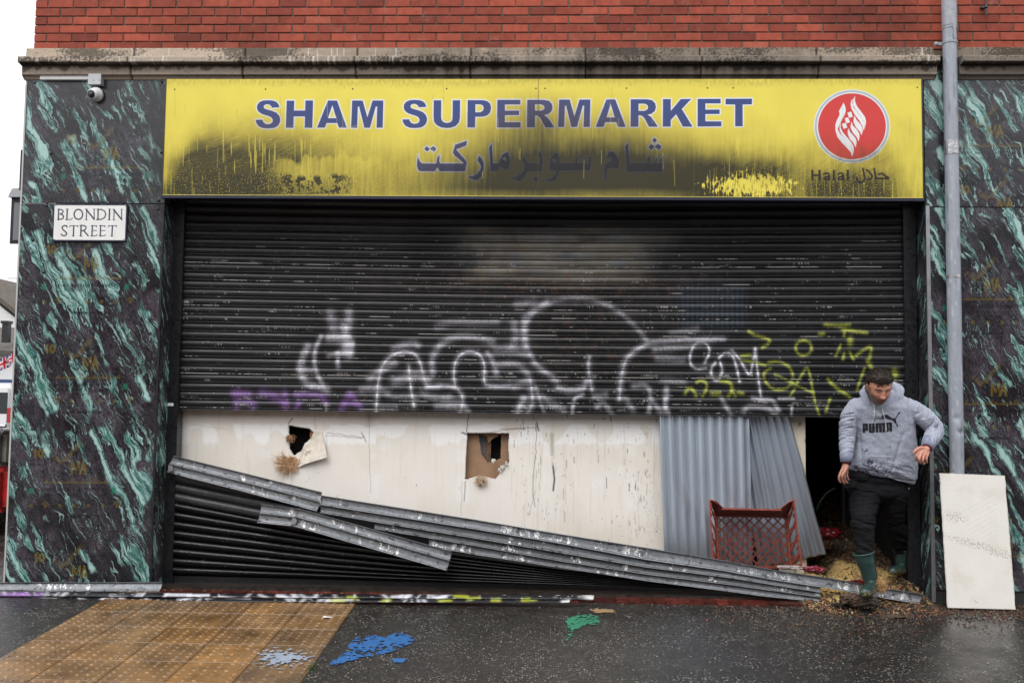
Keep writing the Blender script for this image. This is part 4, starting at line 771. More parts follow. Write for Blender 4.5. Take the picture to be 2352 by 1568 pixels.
    for p, h in (([(845, 375), (900, 410), (1030, 440), (1015, 480), (960, 512)], 4.5), ([(1313+68*math.cos(a), 515+64*math.sin(a)) for a in np.linspace(0, 6.3, 22)], 4), ([(1015, 640), (1100, 628), (1190, 670), (1228, 750), (1210, 830), (1150, 872), (1050, 872), (985, 810), (965, 730), (1030, 692)], 4.2), ([(780, 578), (860, 575)], 4), ([(780, 622), (890, 635), (985, 662)], 4.2), ([(1068, 742), (1170, 790), (1245, 830)], 3.5), ([(1248, 830), (1300, 740), (1345, 672), (1370, 750), (1388, 860), (1412, 980), (1445, 1085)], 3.8), ([(1195, 930), (1240, 862)], 3.5), ([(1260, 840), (1330, 870), (1400, 900)], 3), ([(1495, 318), (1600, 326), (1705, 318)], 5), ([(1640, 352), (1750, 372), (1855, 388)], 5), ([(1455, 400), (1480, 396)], 6), ([(1665, 365), (1660, 412)], 4.5), ([(1712, 440), (1710, 480)], 8), ([(1630, 490), (1590, 580)], 4), ([(1660, 560), (1650, 612)], 4.5), ([(1708, 555), (1740, 612)], 4.5), ([(1765, 580), (1830, 530), (1900, 490), (1878, 605)], 4.5), ([(1862, 625), (1892, 680)], 6), ([(1835, 690), (1800, 780), (1772, 875)], 3.8), ([(2092, 715), (2098, 745)], 9), ([(2088, 790), (2080, 880)], 6), ([(1525, 785), (1570, 840), (1710, 935)], 5), ([(1540, 950), (1500, 1065)], 4), ([(300, 905), (335, 850), (380, 885), (392, 925)], 5), ([(400, 810), (440, 788), (490, 820), (478, 880), (450, 925)], 4.5), ([(600, 795), (700, 810), (700, 900), (670, 925)], 5), ([(530, 905), (590, 905)], 7), ([(760, 900), (790, 905)], 6), ([(700, 880), (730, 925)], 4)):
        cv.spray(cr(B6(p)), h*.74, yl, .82, mod)
    pu = lin(124, 92, 148)
    for p, h in (([(565, 1332), (660, 1335)], 8), ([(592, 1330), (580, 1440)], 8), ([(640, 1380), (700, 1400), (690, 1440)], 8), ([(755, 1330), (830, 1350), (905, 1390)], 9), ([(905, 1325), (915, 1440)], 7), ([(985, 1345), (1070, 1335), (1150, 1350), (1180, 1390)], 8), ([(1000, 1400), (980, 1435)], 6), ([(1340, 1335), (1320, 1390), (1285, 1440)], 7), ([(1350, 1335), (1385, 1390), (1420, 1440)], 7), ([(1300, 1395), (1400, 1400)], 6)): cv.spray(cr(B4(p)), h, pu, .8, mod)
    # ---- bare scratched edges and scuffs; nothing sooty shows paint loss
    nosoot = 1-np.clip(cv.blob(1300, 560, 330, 120)*.7, 0, 1)
    rw = fbm(X*3.2+RW*7.7, RW*3.3, 3)+.35*fbm(X*40+RW*3, RW*9.1, 2)+.25*rowj[RW]
    over((PH > .86)*(PH < .95)*sst(.30, .52, rw)*sst(480, 620, V)*nosoot*.85, lin(176, 174, 170))
    over((PH > .45)*(PH < .80)*sst(.66, .80, fbm(X*5+RW*5.1, RW*2.7+PH*2.0, 3)+.55*fbm(X*90, PH*9+RW*7, 2)+.10*rowj[RW]+.12*sst(740, 900, V))*sst(500, 640, V)*.75, lin(190, 190, 190))
    over(((white(X.shape) > .9986) & (V > 600))*.8, lin(200, 200, 200))
    # bare notch in the bottom slat, left end marks
    cv.line([(749, 926), (749, 950)], 2.4, lin(150, 146, 138), .95, soft=1.2)
    # perforation grain
    hole = (np.sin(X*2*math.pi/.0125+(np.round(Z/.0062) % 2)*math.pi) > .1)
    over(hole*(PH > .12)*(PH < .8)*sst(540, 560, V)*.28, (.004, .004, .004))
    M = mat('shutter_slats', attr=True, rough=.40, rvar=.12, vscale=3, spec=.36)
    s = empty('roller_shutter', (x0, YC, zb_), 'black perforated roller shutter with white, purple and yellow spray paint, half raised', 'roller shutter')
    cut = int(np.argmin(np.abs(zz-(zb_+SL)))); k = np.zeros((len(zz)-1, len(xs)-1), bool); k2 = k.copy(); k[:-13] = True; k2[-13:] = True
    link('shutter_curtain', grid_mesh('shutter_curtain', P, np.clip(cv.C, .003, .9), k), M, s); link('bottom_slat', grid_mesh('bottom_slat', P, np.clip(cv.C, .003, .9), k2), M, s)
    mb = MB(); mb.box(x0, x1, YC+.018, YC+.022, zb_-.006, zt); mb.box(x0, x1, YC-.006, YC+.03, zb_-.016, zb_-.0125); mb.build('shutter_backing', M_dark, s)
shutter()

# =================================================================== PLASTERBOARD WALL
YW = .335
D4 = lambda p: T(p, 574.2, 918.7, .4142)
D5 = lambda p: T(p, 990.7, 918.7, .4142)   # crop starting at source x = 2000 (1148.4 in survey units)
def wall():
    x0, x1 = at(395, 1000, YW)[0], at(1640, 1000, YW)[0]
    X, Z = np.meshgrid(np.arange(x0, x1, .005), np.arange(1.75, .0, -.005)); P = np.stack([X, np.full_like(X, YW), Z], -1)
    P[..., 1] += .003*fbm(X*2, Z*2, 3)
    cv = Canvas(P, lin(224, 219, 211), sharp=.7); U, V = cv.U, cv.V
    n1 = fbm(X*1.6, Z*1.6, 4); n2 = fbm(X*9, Z*4, 4); rib = np.sin(X*2*math.pi/.011+.5*n1)
    def over(a, rgb): a = np.clip(a, 0, 1)[..., None]; cv.C = cv.C*(1-a)+np.array(rgb)*a; cv.c = cv.C.reshape(-1, 3)
    over(sst(-.1, .5, n1+.4*n2)*.32, lin(210, 200, 184)); over(.05*(rib > .5), lin(190, 178, 160))
    fill = np.maximum(sst(972, 977, V+5*fbm(U*.03, V*.0+2, 3))*sst(1024, 1014, V+9*fbm(U*.04, 5+V*0, 3)), 0)*sst(.0, .1, fbm(U*.012, 3+V*.01, 2)+.16)
    over(fill*.92, lin(234, 233, 231)); 
    for c, wd in ((860, 14), (1062, 17), (1255, 9), (1450, 12)): over(sst(wd, wd-3, np.abs(U-c+6*fbm(V*.03, U*0+c, 3)))*.38*sst(.0, .2, fbm(V*.02, c+U*0, 2)+.15+.3*n2), lin(230, 229, 227))
    for u, v in ((660, 1052), (690, 1090), (610, 1042), (880, 1020), (1430, 1080), (1375, 1110)): over(sst(1., .8, np.maximum(np.abs(U-u)/14, np.abs(V-v)/12)+.4*n2)*.3, lin(228, 228, 228))
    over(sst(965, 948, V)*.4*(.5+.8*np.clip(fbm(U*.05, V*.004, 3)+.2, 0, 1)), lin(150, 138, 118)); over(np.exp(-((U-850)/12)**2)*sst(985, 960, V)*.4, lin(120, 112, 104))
    over(sst(.34, .6, fbm(X*22, Z*1.3, 3))*.12, lin(176, 164, 144)); over(sst(1180, 1290, V+15*n1)*.25, lin(190, 178, 156))
    dkc = lin(48, 44, 40)
    def crack(p, hw=.6, a=.8, j=1.5, n=14):
        q = []; 
        for i in range(len(p)-1):
            for t in np.linspace(0, 1, n, endpoint=False): q.append((p[i][0]+(p[i+1][0]-p[i][0])*t+RNG.normal(0, j*.45), p[i][1]+(p[i+1][1]-p[i][1])*t+RNG.normal(0, j*.4)))
        q.append(p[-1]); cv.line(q, hw, dkc, a, soft=.8)
    for p, h, a in (([(748, 1000), (832, 1006), (836, 1000)], .5, .7), ([(430, 158), (0, 0)], 0, 0)):
        if h: crack(p, h, a)
    c4 = lambda *q: D4(q)
    crack(c4((428, 180), (618, 208)), .6, .8); crack(c4((618, 180), (645, 232)), .9, .8); crack(c4((660, 75), (663, 300), (668, 515)), .55, .55); crack(c4((230, 390), (232, 470)), .5, .5); crack(c4((425, 180), (427, 300)), .5, .5); crack(c4((1212, 75), (1200, 180)), .9, .85); crack(c4((1180, 180), (1205, 192)), 1.6, .8); crack(c4((1195, 450), (1188, 560)), .9, .8); crack(c4((1175, 450), (1172, 640)), .5, .5); crack(c4((1310, 180), (1460, 160), (1525, 158)), .6, .85); crack(c4((360, 70), (362, 160)), .5, .5); crack(c4((235, 100), (215, 130)), 1.2, .7)
    E5 = lambda *q: T(q, 1148.4, 918.7, .4142)
    crack(E5((0, 160), (195, 152)), .6, .85); crack(E5((205, 120), (198, 300), (185, 420), (182, 520), (195, 590)), .75, .8); crack(E5((195, 500), (160, 640)), .5, .6); crack(E5((205, 130), (215, 170)), 1.8, .7); crack(E5((186, 75), (186, 112)), .7, .8)
    cv.line(E5((292, 350), (298, 400), (302, 440), (295, 500)), 1.9, (.015, .013, .012), .95, soft=1.2); cv.line(E5((303, 310), (288, 330), (292, 360)), 1.6, lin(200, 196, 188), .9); cv.spray(E5((288, 190), (290, 300)), 4, lin(110, 102, 92), .5); cv.line(E5((300, 410), (315, 370)), .5, dkc, .6, soft=.8)
    cv.line(E5((612, 80), (617, 120)), .9, dkc, .9); cv.line(E5((570, 100), (582, 104)), 1.1, dkc, .8); cv.line(E5((372, 78), (375, 95)), 1.0, dkc, .8)
    for _ in range(230):
        u = RNG.choice([RNG.uniform(1180, 1515), RNG.uniform(1440, 1490), RNG.uniform(1180, 1240), RNG.uniform(405, 1180)], p=[.5, .25, .15, .1]); v = RNG.uniform(960, 1240); L_ = RNG.exponential(7)
        cv.line([(u, v), (u+RNG.normal(0, .4), v+L_)], RNG.uniform(.3, .9), dkc, RNG.uniform(.3, .9), soft=.7)
    for _ in range(70):
        u = RNG.uniform(1150, 1510); v = RNG.uniform(975, 1200); L_ = RNG.uniform(30, 90); cv.line([(u, v), (u+RNG.normal(0, 1), v+L_)], .5, lin(140, 124, 96), RNG.uniform(.1, .35), soft=1)
    for _ in range(60): u, v = RNG.uniform(1480, 1515), RNG.uniform(1100, 1250); cv.line([(u, v), (u+2, v+2)], .5, dkc, .4, soft=.7)
    cv.spray([(410, 985), (412, 1010)], 5, lin(120, 110, 98), .5); cv.line([(405, 990), (440, 975), (520, 985)], .4, dkc, .4, soft=.8)
    for y, s_ in ((982, 1), (1085, 1)): cv.spray([(1832, y), (1845, y+20)], 6, lin(92, 76, 62), .6)
    # holes
    h1 = smooth_pts(D4([(215, 140), (250, 148), (330, 160), (352, 178), (340, 210), (300, 240), (285, 280), (240, 305), (222, 270), (218, 200)]), 0); h2 = D4([(1208, 182), (1435, 185), (1430, 250), (1436, 340), (1400, 380), (1362, 435), (1290, 420), (1240, 425), (1195, 440), (1200, 300)])
    jag = 1.4*fbm(U*.25, V*.25, 3)
    d1, d2 = sdf(U, V, [h1])+jag, sdf(U, V, [h2])+jag*.8
    over(sst(4, .8, d1)*.5, lin(160, 146, 126)); over(sst(3, .5, d2)*.4, lin(150, 132, 110))
    hole = (d1 < 0) | (d2 < 0); keep = ~(hole[:-1, :-1] | hole[1:, 1:])
    M = mat('plasterboard', attr=True, rough=.75, bump=.2, bscale=120, bdist=.003, spec=.3)
    wl = empty('partition_wall', (x0, YW, 0), 'cream plasterboard partition with torn holes behind the raised shutter', 'partition wall')
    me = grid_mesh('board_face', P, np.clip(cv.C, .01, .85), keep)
    # torn thickness round the holes
    bm = bmesh.new(); bm.from_mesh(me); ed = [e for e in bm.edges if e.is_boundary and all(x0+.02 < v.co.x < x1-.02 and .05 < v.co.z < 1.7 for v in e.verts)]
    r = bmesh.ops.extrude_edge_only(bm, edges=ed)
    for g_ in r['geom']:
        if isinstance(g_, bmesh.types.BMVert): g_.co.y += .014
    bm.to_mesh(me); bm.free(); link('board_face', me, M, wl)
    mb = MB(); mb.box(x0, x1, YW+.014, YW+.024, 1.751, 3.3); mb.box(x1-.002, x1+.012, YW, YW+.06, 0, 1.75); mb.build('board_edge', mat('board_edge', (.42, .38, .32), rough=.8, var=.3), wl)
    xa, xb = at(1788, 1000, YW)[0], at(1850, 1000, YW)[0]; Xs, Zs = np.meshgrid(np.linspace(xa, xb, 60), np.arange(1.75, .0, -.006)); Ps = np.stack([Xs, np.full_like(Xs, YW), Zs], -1); ns_ = fbm(Xs*9, Zs*5, 4); Cs = np.empty(Ps.shape); Cs[:] = lin(206, 196, 180); Cs *= (1+.15*ns_)[..., None]; ks = sst(.3, .42, fbm(Xs*14+4, Zs*9, 3))[..., None]; Cs = Cs*(1-.7*ks)+np.array(lin(110, 92, 76))*.7*ks; os_ = link('jamb_board', grid_mesh('jamb_board', Ps, Cs), M, wl); md = os_.modifiers.new('t', 'SOLIDIFY'); md.thickness = .02; md.offset = -1
    # what the holes show
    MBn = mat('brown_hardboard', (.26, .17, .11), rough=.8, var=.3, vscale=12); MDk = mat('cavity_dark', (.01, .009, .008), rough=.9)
    q = lambda pts, Y: [at(u, v, Y) for u, v in pts]
    yb2 = YW+.07
    a = D4([(1180, 160), (1460, 160), (1460, 460), (1180, 460)]); hole_ = D4([(1268, 185), (1312, 200), (1320, 240), (1350, 215), (1392, 190), (1388, 320), (1340, 340), (1318, 345), (1285, 300)])
    X2, Z2 = np.meshgrid(np.arange(at(*a[0], yb2)[0]-.02, at(*a[1], yb2)[0]+.02, .005), np.arange(at(*a[0], yb2)[2]+.02, at(*a[2], yb2)[2]-.02, -.005)); P2 = np.stack([X2, np.full_like(X2, yb2), Z2], -1); U2, V2 = proj(P2)
    hh = sdf(U2, V2, [hole_])+1.2*fbm(U2*.3, V2*.3, 3) < 0; C2 = np.empty(P2.shape); C2[:] = lin(150, 118, 92); C2 *= (1+.2*fbm(X2*9, Z2*9, 3))[..., None]
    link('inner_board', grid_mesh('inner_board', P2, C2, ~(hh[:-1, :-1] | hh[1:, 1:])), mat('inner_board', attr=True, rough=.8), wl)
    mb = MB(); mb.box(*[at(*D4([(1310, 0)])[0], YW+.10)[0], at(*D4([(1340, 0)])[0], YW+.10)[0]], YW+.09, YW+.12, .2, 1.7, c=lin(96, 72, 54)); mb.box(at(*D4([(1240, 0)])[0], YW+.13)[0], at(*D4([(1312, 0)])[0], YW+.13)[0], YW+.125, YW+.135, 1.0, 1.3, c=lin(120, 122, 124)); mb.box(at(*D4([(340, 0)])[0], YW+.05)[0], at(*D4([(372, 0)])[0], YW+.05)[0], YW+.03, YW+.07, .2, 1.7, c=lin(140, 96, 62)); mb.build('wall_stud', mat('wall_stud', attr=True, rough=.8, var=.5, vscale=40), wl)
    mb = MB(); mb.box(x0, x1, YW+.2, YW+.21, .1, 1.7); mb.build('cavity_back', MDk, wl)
    # bent flap of board below the first hole
    fl = D4([(352, 176), (398, 176), (428, 316), (300, 356), (255, 378), (288, 275), (335, 225)]); ys = [YW-.004, YW-.01, YW-.06, YW-.035, YW-.004, YW-.004, YW-.003]
    mb = MB(); mb.prism([at(u, v, y) for (u, v), y in zip(fl, ys)], (0, .011, 0)); mb.build('torn_flap', mat('torn_flap', lin(208, 200, 186), rough=.8, var=.18, vscale=20, bump=.3), wl)
    def crumbs(pts, n, rad, c, nm):
        mb = MB()
        for _ in range(n):
            u, v = pts[RNG.integers(len(pts))]; p = at(u+RNG.normal(0, rad), v+RNG.normal(0, rad), YW-RNG.uniform(0, .02)); s_ = RNG.uniform(.004, .011); mt = Matrix.Translation(Vector(p)) @ Euler(RNG.uniform(0, 6, 3)).to_matrix().to_4x4() @ Matrix.Diagonal((s_, s_*.5, s_*1.3, 1)); mb.box(-1, 1, -1, 1, -1, 1, M=mt, c=tuple(np.array(c)*RNG.uniform(.6, 1.1)))
        mb.build(nm, mat(nm, attr=True, rough=.9), wl)
    crumbs(D4([(320, 290), (335, 280), (312, 300)]), 26, 1.6, lin(216, 208, 196), 'torn_plaster'); crumbs(D4([(1400, 370), (1420, 355), (1385, 385), (1350, 335)]), 30, 2.0, lin(222, 218, 210), 'torn_plaster')
    # insulation tufts: many fine strands
    def tuft(c, n, L_, spread, rgb, lean):
        mb = MB()
        for _ in range(n):
            u0, v0 = c[0]+RNG.normal(0, spread*.45), c[1]+RNG.normal(0, spread*.4); ln = RNG.uniform(.5, 1)*L_; a = RNG.normal(lean, .38); pts = []
            aa = a; uu, vv, yy_ = u0, v0, YW-.006
            for t in range(6):
                pts.append(at(uu, vv, yy_)); aa += RNG.normal(0, .42); uu += math.cos(aa)*ln/5; vv += math.sin(aa)*ln/5; yy_ -= RNG.uniform(-.004, .013)
            mb.tube(pts, [.0024, .0024, .0022, .0018, .0014, .0006], n=4, c=tuple(np.array(rgb)*RNG.uniform(.4, 1.2)))
        return mb
    Mi = mat('mineral_wool', attr=True, rough=.95)
    for c, n, L_, s_, rgb, ln in ((D4([(235, 340)])[0], 260, 26, 13, lin(205, 165, 126), 2.45), (D4([(215, 345)])[0], 130, 42, 9, lin(215, 182, 146), 2.75), (D4([(224, 205)])[0], 70, 14, 8, lin(160, 120, 90), 1.6), (D4([(1285, 435)])[0], 170, 18, 9, lin(206, 182, 154), 1.8)):
        tuft(c, n, L_, s_, rgb, ln).build('insulation_tuft', Mi, wl)
wall()

# =================================================================== CORRUGATED SHEETS
M_zinc = mat('galvanised_sheet', attr=True, rough=.31, metal=.72, spec=.5)
def corrugated(corners, ybot, ytop, pitch, amp, label, seed, rib=False):
    """corners: top-left, top-right, bottom-right, bottom-left in survey units"""
    tl, tr, br, bl = [at(*c, y) for c, y in zip(corners, (ytop, ytop, ybot, ybot))]
    Wd = np.linalg.norm(br-bl); nu = int(Wd/.004); nv = 120
    s, t = np.meshgrid(np.linspace(0, 1, nu), np.linspace(0, 1, nv))
    P = (tl*(1-s[..., None])+tr*s[..., None])*(1-t[..., None])+(bl*(1-s[..., None])+br*s[..., None])*t[..., None]
    ph = s*Wd/pitch
    prof = np.sin(2*math.pi*ph) if not rib else np.clip(np.abs(((ph % 1)-.5)*4)-1, -.75, .75)*1.2
    P[..., 1] += -amp*prof+.010*fbm(s*2+seed, t*1.6, 2)+.012*np.exp(-((s-1)/.04)**2)*fbm(t*4+seed, t*0, 2)
    n1 = fbm(s*4+seed, t*2, 4); C = np.empty(P.shape); C[:] = lin(178, 190, 202); C *= (1+.10*n1)[..., None]
    rst = sst(.1, .5, fbm(s*8+seed, t*4+5, 3))*sst(.45, .75, t); C = C*(1-.22*rst[..., None])+np.array(lin(120, 84, 80))*.22*rst[..., None]
    grime = sst(.80, 1., t)*.4; C = C*(1-grime[..., None])+np.array(lin(120, 116, 100))*grime[..., None]
    me = grid_mesh('corrugated_sheet', P, np.clip(C, .02, .9)); o = link('corrugated_sheet', me, M_zinc, smooth=True)
    so_ = o.modifiers.new('t', 'SOLIDIFY'); so_.thickness = .0015
    return tag(o, label, 'metal sheet', 'corrugated metal sheets in the doorway')
corrugated([(1508, 800), (1716, 800), (1730, 1312), (1527, 1296)], .215, .285, .082, .0122, 'upright corrugated zinc sheet leaning beside the cream wall', 1.3)
corrugated([(1660, 790), (1768, 790), (1898, 1272), (1742, 1304)], .295, .322, .080, .0125, 'tilted ribbed zinc sheet leaning at the doorway edge', 6.2, rib=True)
# =================================================================== FALLEN SHUTTER SLATS
M_galv = mat('galvanised_slat', attr=True, rough=.45, metal=.25, spec=.4, rvar=.08, vscale=9)
M_gloss = mat('black_slat_paint', attr=True, rough=.33, spec=.3, rvar=.08, vscale=9)
def lerp_line(pts, n):
    p = np.array(pts, float); d = np.r_[0, np.cumsum(np.hypot(*np.diff(p, axis=0).T))]; t = np.linspace(0, d[-1], n)
    return np.stack([np.interp(t, d, p[:, 0]), np.interp(t, d, p[:, 1])], 1)
TROUGH = [(0, .004), (.02, -.002), (.045, -.003), (.07, .004), (.16, .0085), (.34, .011), (.55, .0105), (.72, .007), (.83, .0035), (.865, .003), (.885, .008), (.90, .006), (.915, -.004), (.945, -.0085), (.975, -.005), (1., .004)]
BARREL = [(0, .014), (.05, .004), (.10, -.003), (.2, -.012), (.34, -.018), (.5, -.0195), (.66, -.016), (.80, -.008), (.92, .002), (1., .014)]
def slat(name, top, bot, Y, prof, m, seed, rgb, flakes=.0, perf=True, parent=None, painter=None, tilt=0.):
    L_ = max(np.hypot(top[-1][0]-top[0][0], top[-1][1]-top[0][1]), 20); n = int(max(30, L_/1.1))
    a, b = lerp_line(top, n), lerp_line(bot, n); yy = np.interp(np.linspace(0, 1, n), np.linspace(0, 1, len(Y)), Y)
    A = np.array([at(*p, y) for p, y in zip(a, yy)]); B = np.array([at(*p, y) for p, y in zip(b, yy-tilt)])
    s = np.array([q[0] for q in prof]); d = np.array([q[1] for q in prof])
    sm = np.linspace(0, 1, 27); s2 = np.unique(np.r_[s, sm]); d2 = np.interp(s2, s, d)
    P = A[None]*(1-s2[:, None, None])+B[None]*s2[:, None, None]; P = P.copy(); P[..., 1] += d2[:, None]
    S, Tt = np.meshgrid(s2, np.linspace(0, 1, n), indexing='ij'); X = P[..., 0]; Z = P[..., 2]
    P[..., 1] += .004*fbm(X*2.5+seed, Z*0+seed, 2)+.0012*fbm(X*30+seed, Z*30, 2)
    n1 = fbm(X*3+seed, S*1.5+seed, 4); n2 = fbm(X*30+seed, S*4+seed, 3)
    C = np.empty(P.shape); C[:] = rgb; C *= (1+.30*n1+.22*n2)[..., None]
    if perf:
        hole = (np.sin(X*2*math.pi/.0125+(np.round(S*12) % 2)*math.pi) > .0)*(S > .12)*(S < .84); C *= (1-.35*hole)[..., None]
    C *= (1-.5*np.exp(-((S-.05)/.05)**2)-.45*np.exp(-((S-.87)/.018)**2))[..., None]  # shade along the top edge and above the bead, painted into the colour
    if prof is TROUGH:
        bd = np.exp(-((S-.945)/.022)**2)*(.55+.4*fbm(X*8+seed, S*0, 2)); C = C*(1-bd[..., None])+np.array(lin(190, 192, 196))*bd[..., None]; C *= (1-.38*sst(.32, .08, S)*(S < .5)-.12*sst(.55, .8, S))[..., None]  # painted highlight on the bead, painted shade in the upper trough
    if flakes:
        f = sst(.36-.16*flakes, .46-.16*flakes, fbm(X*26+seed*3, S*.7+seed, 3)*.8+fbm(X*90, S*5+seed, 3)*.55)*(S > .1)*(S < .86)*sst(.22, .45, fbm(X*2.6+seed, S*0+seed, 2)+.24); C = C*(1-f[..., None])+np.array((.70, .70, .69))*f[..., None]
        k = sst(.40, .5, fbm(X*16+seed*5, S*2+seed, 3)+.25*n2)*.7; C = C*(1-k[..., None])+np.array((.012, .012, .013))*k[..., None]
    fl = (white(X.shape) > .9985)*.7; C = C*(1-fl[..., None])+np.array((.5, .5, .5))*fl[..., None]
    if painter is not None:
        cv = Canvas(P, (0, 0, 0)); cv.C[:] = C; cv.c = cv.C.reshape(-1, 3); painter(cv); C = cv.C
    me = grid_mesh(name, P, np.clip(C, .003, .85)); o = link(name, me, m, parent, smooth=False)
    md = o.modifiers.new('t', 'SOLIDIFY'); md.thickness = .0014; md.offset = 1
    return o
zn = lin(132, 136, 141)
G1 = 'fallen galvanised shutter slats'
yR = -.13; yR4 = -.12
def lab(o, l, g=G1): return tag(o, l, 'shutter slat', g)
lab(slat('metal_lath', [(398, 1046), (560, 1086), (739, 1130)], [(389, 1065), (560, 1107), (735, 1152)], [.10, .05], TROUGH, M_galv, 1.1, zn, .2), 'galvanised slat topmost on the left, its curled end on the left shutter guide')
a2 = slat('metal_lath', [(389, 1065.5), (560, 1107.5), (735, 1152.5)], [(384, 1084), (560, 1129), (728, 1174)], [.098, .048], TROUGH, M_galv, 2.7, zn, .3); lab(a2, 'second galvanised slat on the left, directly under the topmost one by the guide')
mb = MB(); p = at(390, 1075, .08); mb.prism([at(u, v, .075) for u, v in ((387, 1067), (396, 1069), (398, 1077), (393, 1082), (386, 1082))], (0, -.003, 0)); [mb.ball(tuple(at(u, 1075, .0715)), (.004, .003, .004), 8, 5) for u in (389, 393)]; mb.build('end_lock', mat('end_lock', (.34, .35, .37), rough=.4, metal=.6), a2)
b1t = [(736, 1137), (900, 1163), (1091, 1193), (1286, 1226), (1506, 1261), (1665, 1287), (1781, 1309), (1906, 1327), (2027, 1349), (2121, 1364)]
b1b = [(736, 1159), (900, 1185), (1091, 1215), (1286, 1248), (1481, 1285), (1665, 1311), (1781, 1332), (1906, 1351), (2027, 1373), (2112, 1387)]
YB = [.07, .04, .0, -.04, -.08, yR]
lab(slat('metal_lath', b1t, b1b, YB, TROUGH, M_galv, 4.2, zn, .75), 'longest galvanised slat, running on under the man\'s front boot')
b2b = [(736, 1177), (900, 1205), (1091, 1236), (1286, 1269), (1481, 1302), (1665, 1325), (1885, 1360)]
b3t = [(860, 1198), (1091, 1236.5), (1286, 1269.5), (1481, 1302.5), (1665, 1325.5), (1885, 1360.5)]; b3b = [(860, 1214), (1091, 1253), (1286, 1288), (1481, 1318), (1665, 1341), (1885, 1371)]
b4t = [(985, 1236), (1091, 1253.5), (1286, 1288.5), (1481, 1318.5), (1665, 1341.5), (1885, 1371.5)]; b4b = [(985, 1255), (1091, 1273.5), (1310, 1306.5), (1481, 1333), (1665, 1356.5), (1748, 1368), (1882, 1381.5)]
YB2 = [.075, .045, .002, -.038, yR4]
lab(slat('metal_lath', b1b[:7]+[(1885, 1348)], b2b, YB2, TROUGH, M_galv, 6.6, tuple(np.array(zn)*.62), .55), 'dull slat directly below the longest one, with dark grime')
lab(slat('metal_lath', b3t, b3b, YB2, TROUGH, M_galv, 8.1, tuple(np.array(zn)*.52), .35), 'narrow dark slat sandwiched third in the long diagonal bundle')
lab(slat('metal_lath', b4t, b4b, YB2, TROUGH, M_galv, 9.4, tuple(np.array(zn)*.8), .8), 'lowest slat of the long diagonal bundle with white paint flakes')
YCs = [.035, -.03]
lab(slat('metal_lath', [(600, 1157), (686, 1169)], [(597, 1178), (678, 1187.5)], [.03, .025], TROUGH, M_galv, 12.3, zn, .3), 'short upper slat stub left of the end lock in the middle of the heap')
lab(slat('metal_lath', [(597, 1178.5), (678, 1188)], [(591, 1200), (670, 1207.5)], [.029, .024], TROUGH, M_galv, 13.1, zn, .4), 'short lower slat stub with white flaked left end in the heap')
lab(slat('metal_lath', [(684, 1167), (1038, 1266)], [(675, 1185), (1033, 1287)], YCs, TROUGH, M_galv, 14.7, zn, .5), 'upper one of the two slats sloping across the front of the heap')
c2b = slat('metal_lath', [(675, 1185.5), (1033, 1287.5)], [(668, 1206), (1026, 1310)], [q-.001 for q in YCs], TROUGH, M_galv, 15.9, zn, .75); lab(c2b, 'lower one of the two slats sloping across the front, torn right end')
mb = MB(); mb.prism([at(u, v, .022) for u, v in ((672, 1188), (680, 1190), (682, 1198), (677, 1204), (669, 1204))], (0, -.003, 0)); mb.build('end_lock', mat('end_lock', (.34, .35, .37), rough=.4, metal=.6), c2b)
mb = MB(); mb.tube([at(1027, 1309, -.035), at(1029, 1322, -.036), at(1028, 1334, -.035)], [.002, .0012, .0012], 5); mb.box(-.001, .001, -.001, .001, -.001, .001, M=Matrix.Translation(Vector(at(1028, 1335, -.035)))); mb.build('hanging_shred', M_dark, c2b)
# the part of the curtain still standing in its guide, folded down
heap = empty('collapsed_shutter', tuple(at(395, 1338, .2)), 'collapsed lower curtain of glossy black slats folded at the left guide', 'collapsed shutter')
us = (393, 580, 769, 1000, 1300, 1760)
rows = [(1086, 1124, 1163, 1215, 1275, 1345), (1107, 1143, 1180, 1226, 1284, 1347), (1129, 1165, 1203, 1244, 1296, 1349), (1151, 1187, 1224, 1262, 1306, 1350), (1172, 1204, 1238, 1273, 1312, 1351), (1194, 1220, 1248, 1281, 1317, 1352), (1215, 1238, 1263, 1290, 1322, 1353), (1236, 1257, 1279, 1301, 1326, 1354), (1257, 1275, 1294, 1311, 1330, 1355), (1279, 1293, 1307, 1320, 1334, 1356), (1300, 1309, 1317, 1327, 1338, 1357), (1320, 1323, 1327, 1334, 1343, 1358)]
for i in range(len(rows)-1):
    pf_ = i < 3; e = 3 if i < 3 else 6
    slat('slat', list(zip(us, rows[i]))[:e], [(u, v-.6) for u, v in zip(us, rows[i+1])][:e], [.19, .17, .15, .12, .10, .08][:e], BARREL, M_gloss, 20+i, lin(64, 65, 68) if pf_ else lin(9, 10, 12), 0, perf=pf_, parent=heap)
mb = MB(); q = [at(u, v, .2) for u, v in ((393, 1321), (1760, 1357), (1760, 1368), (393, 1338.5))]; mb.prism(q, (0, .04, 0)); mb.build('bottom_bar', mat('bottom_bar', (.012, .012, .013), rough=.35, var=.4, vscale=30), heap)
mb = MB(); q = [at(u, v, .245) for u, v in ((393, 1090), (769, 1170), (1300, 1283), (1760, 1352), (1760, 1366), (393, 1335))]; mb.prism(q, (0, .02, 0)); mb.build('inner_fold', mat('inner_fold', (.008, .008, .009), rough=.5), heap)
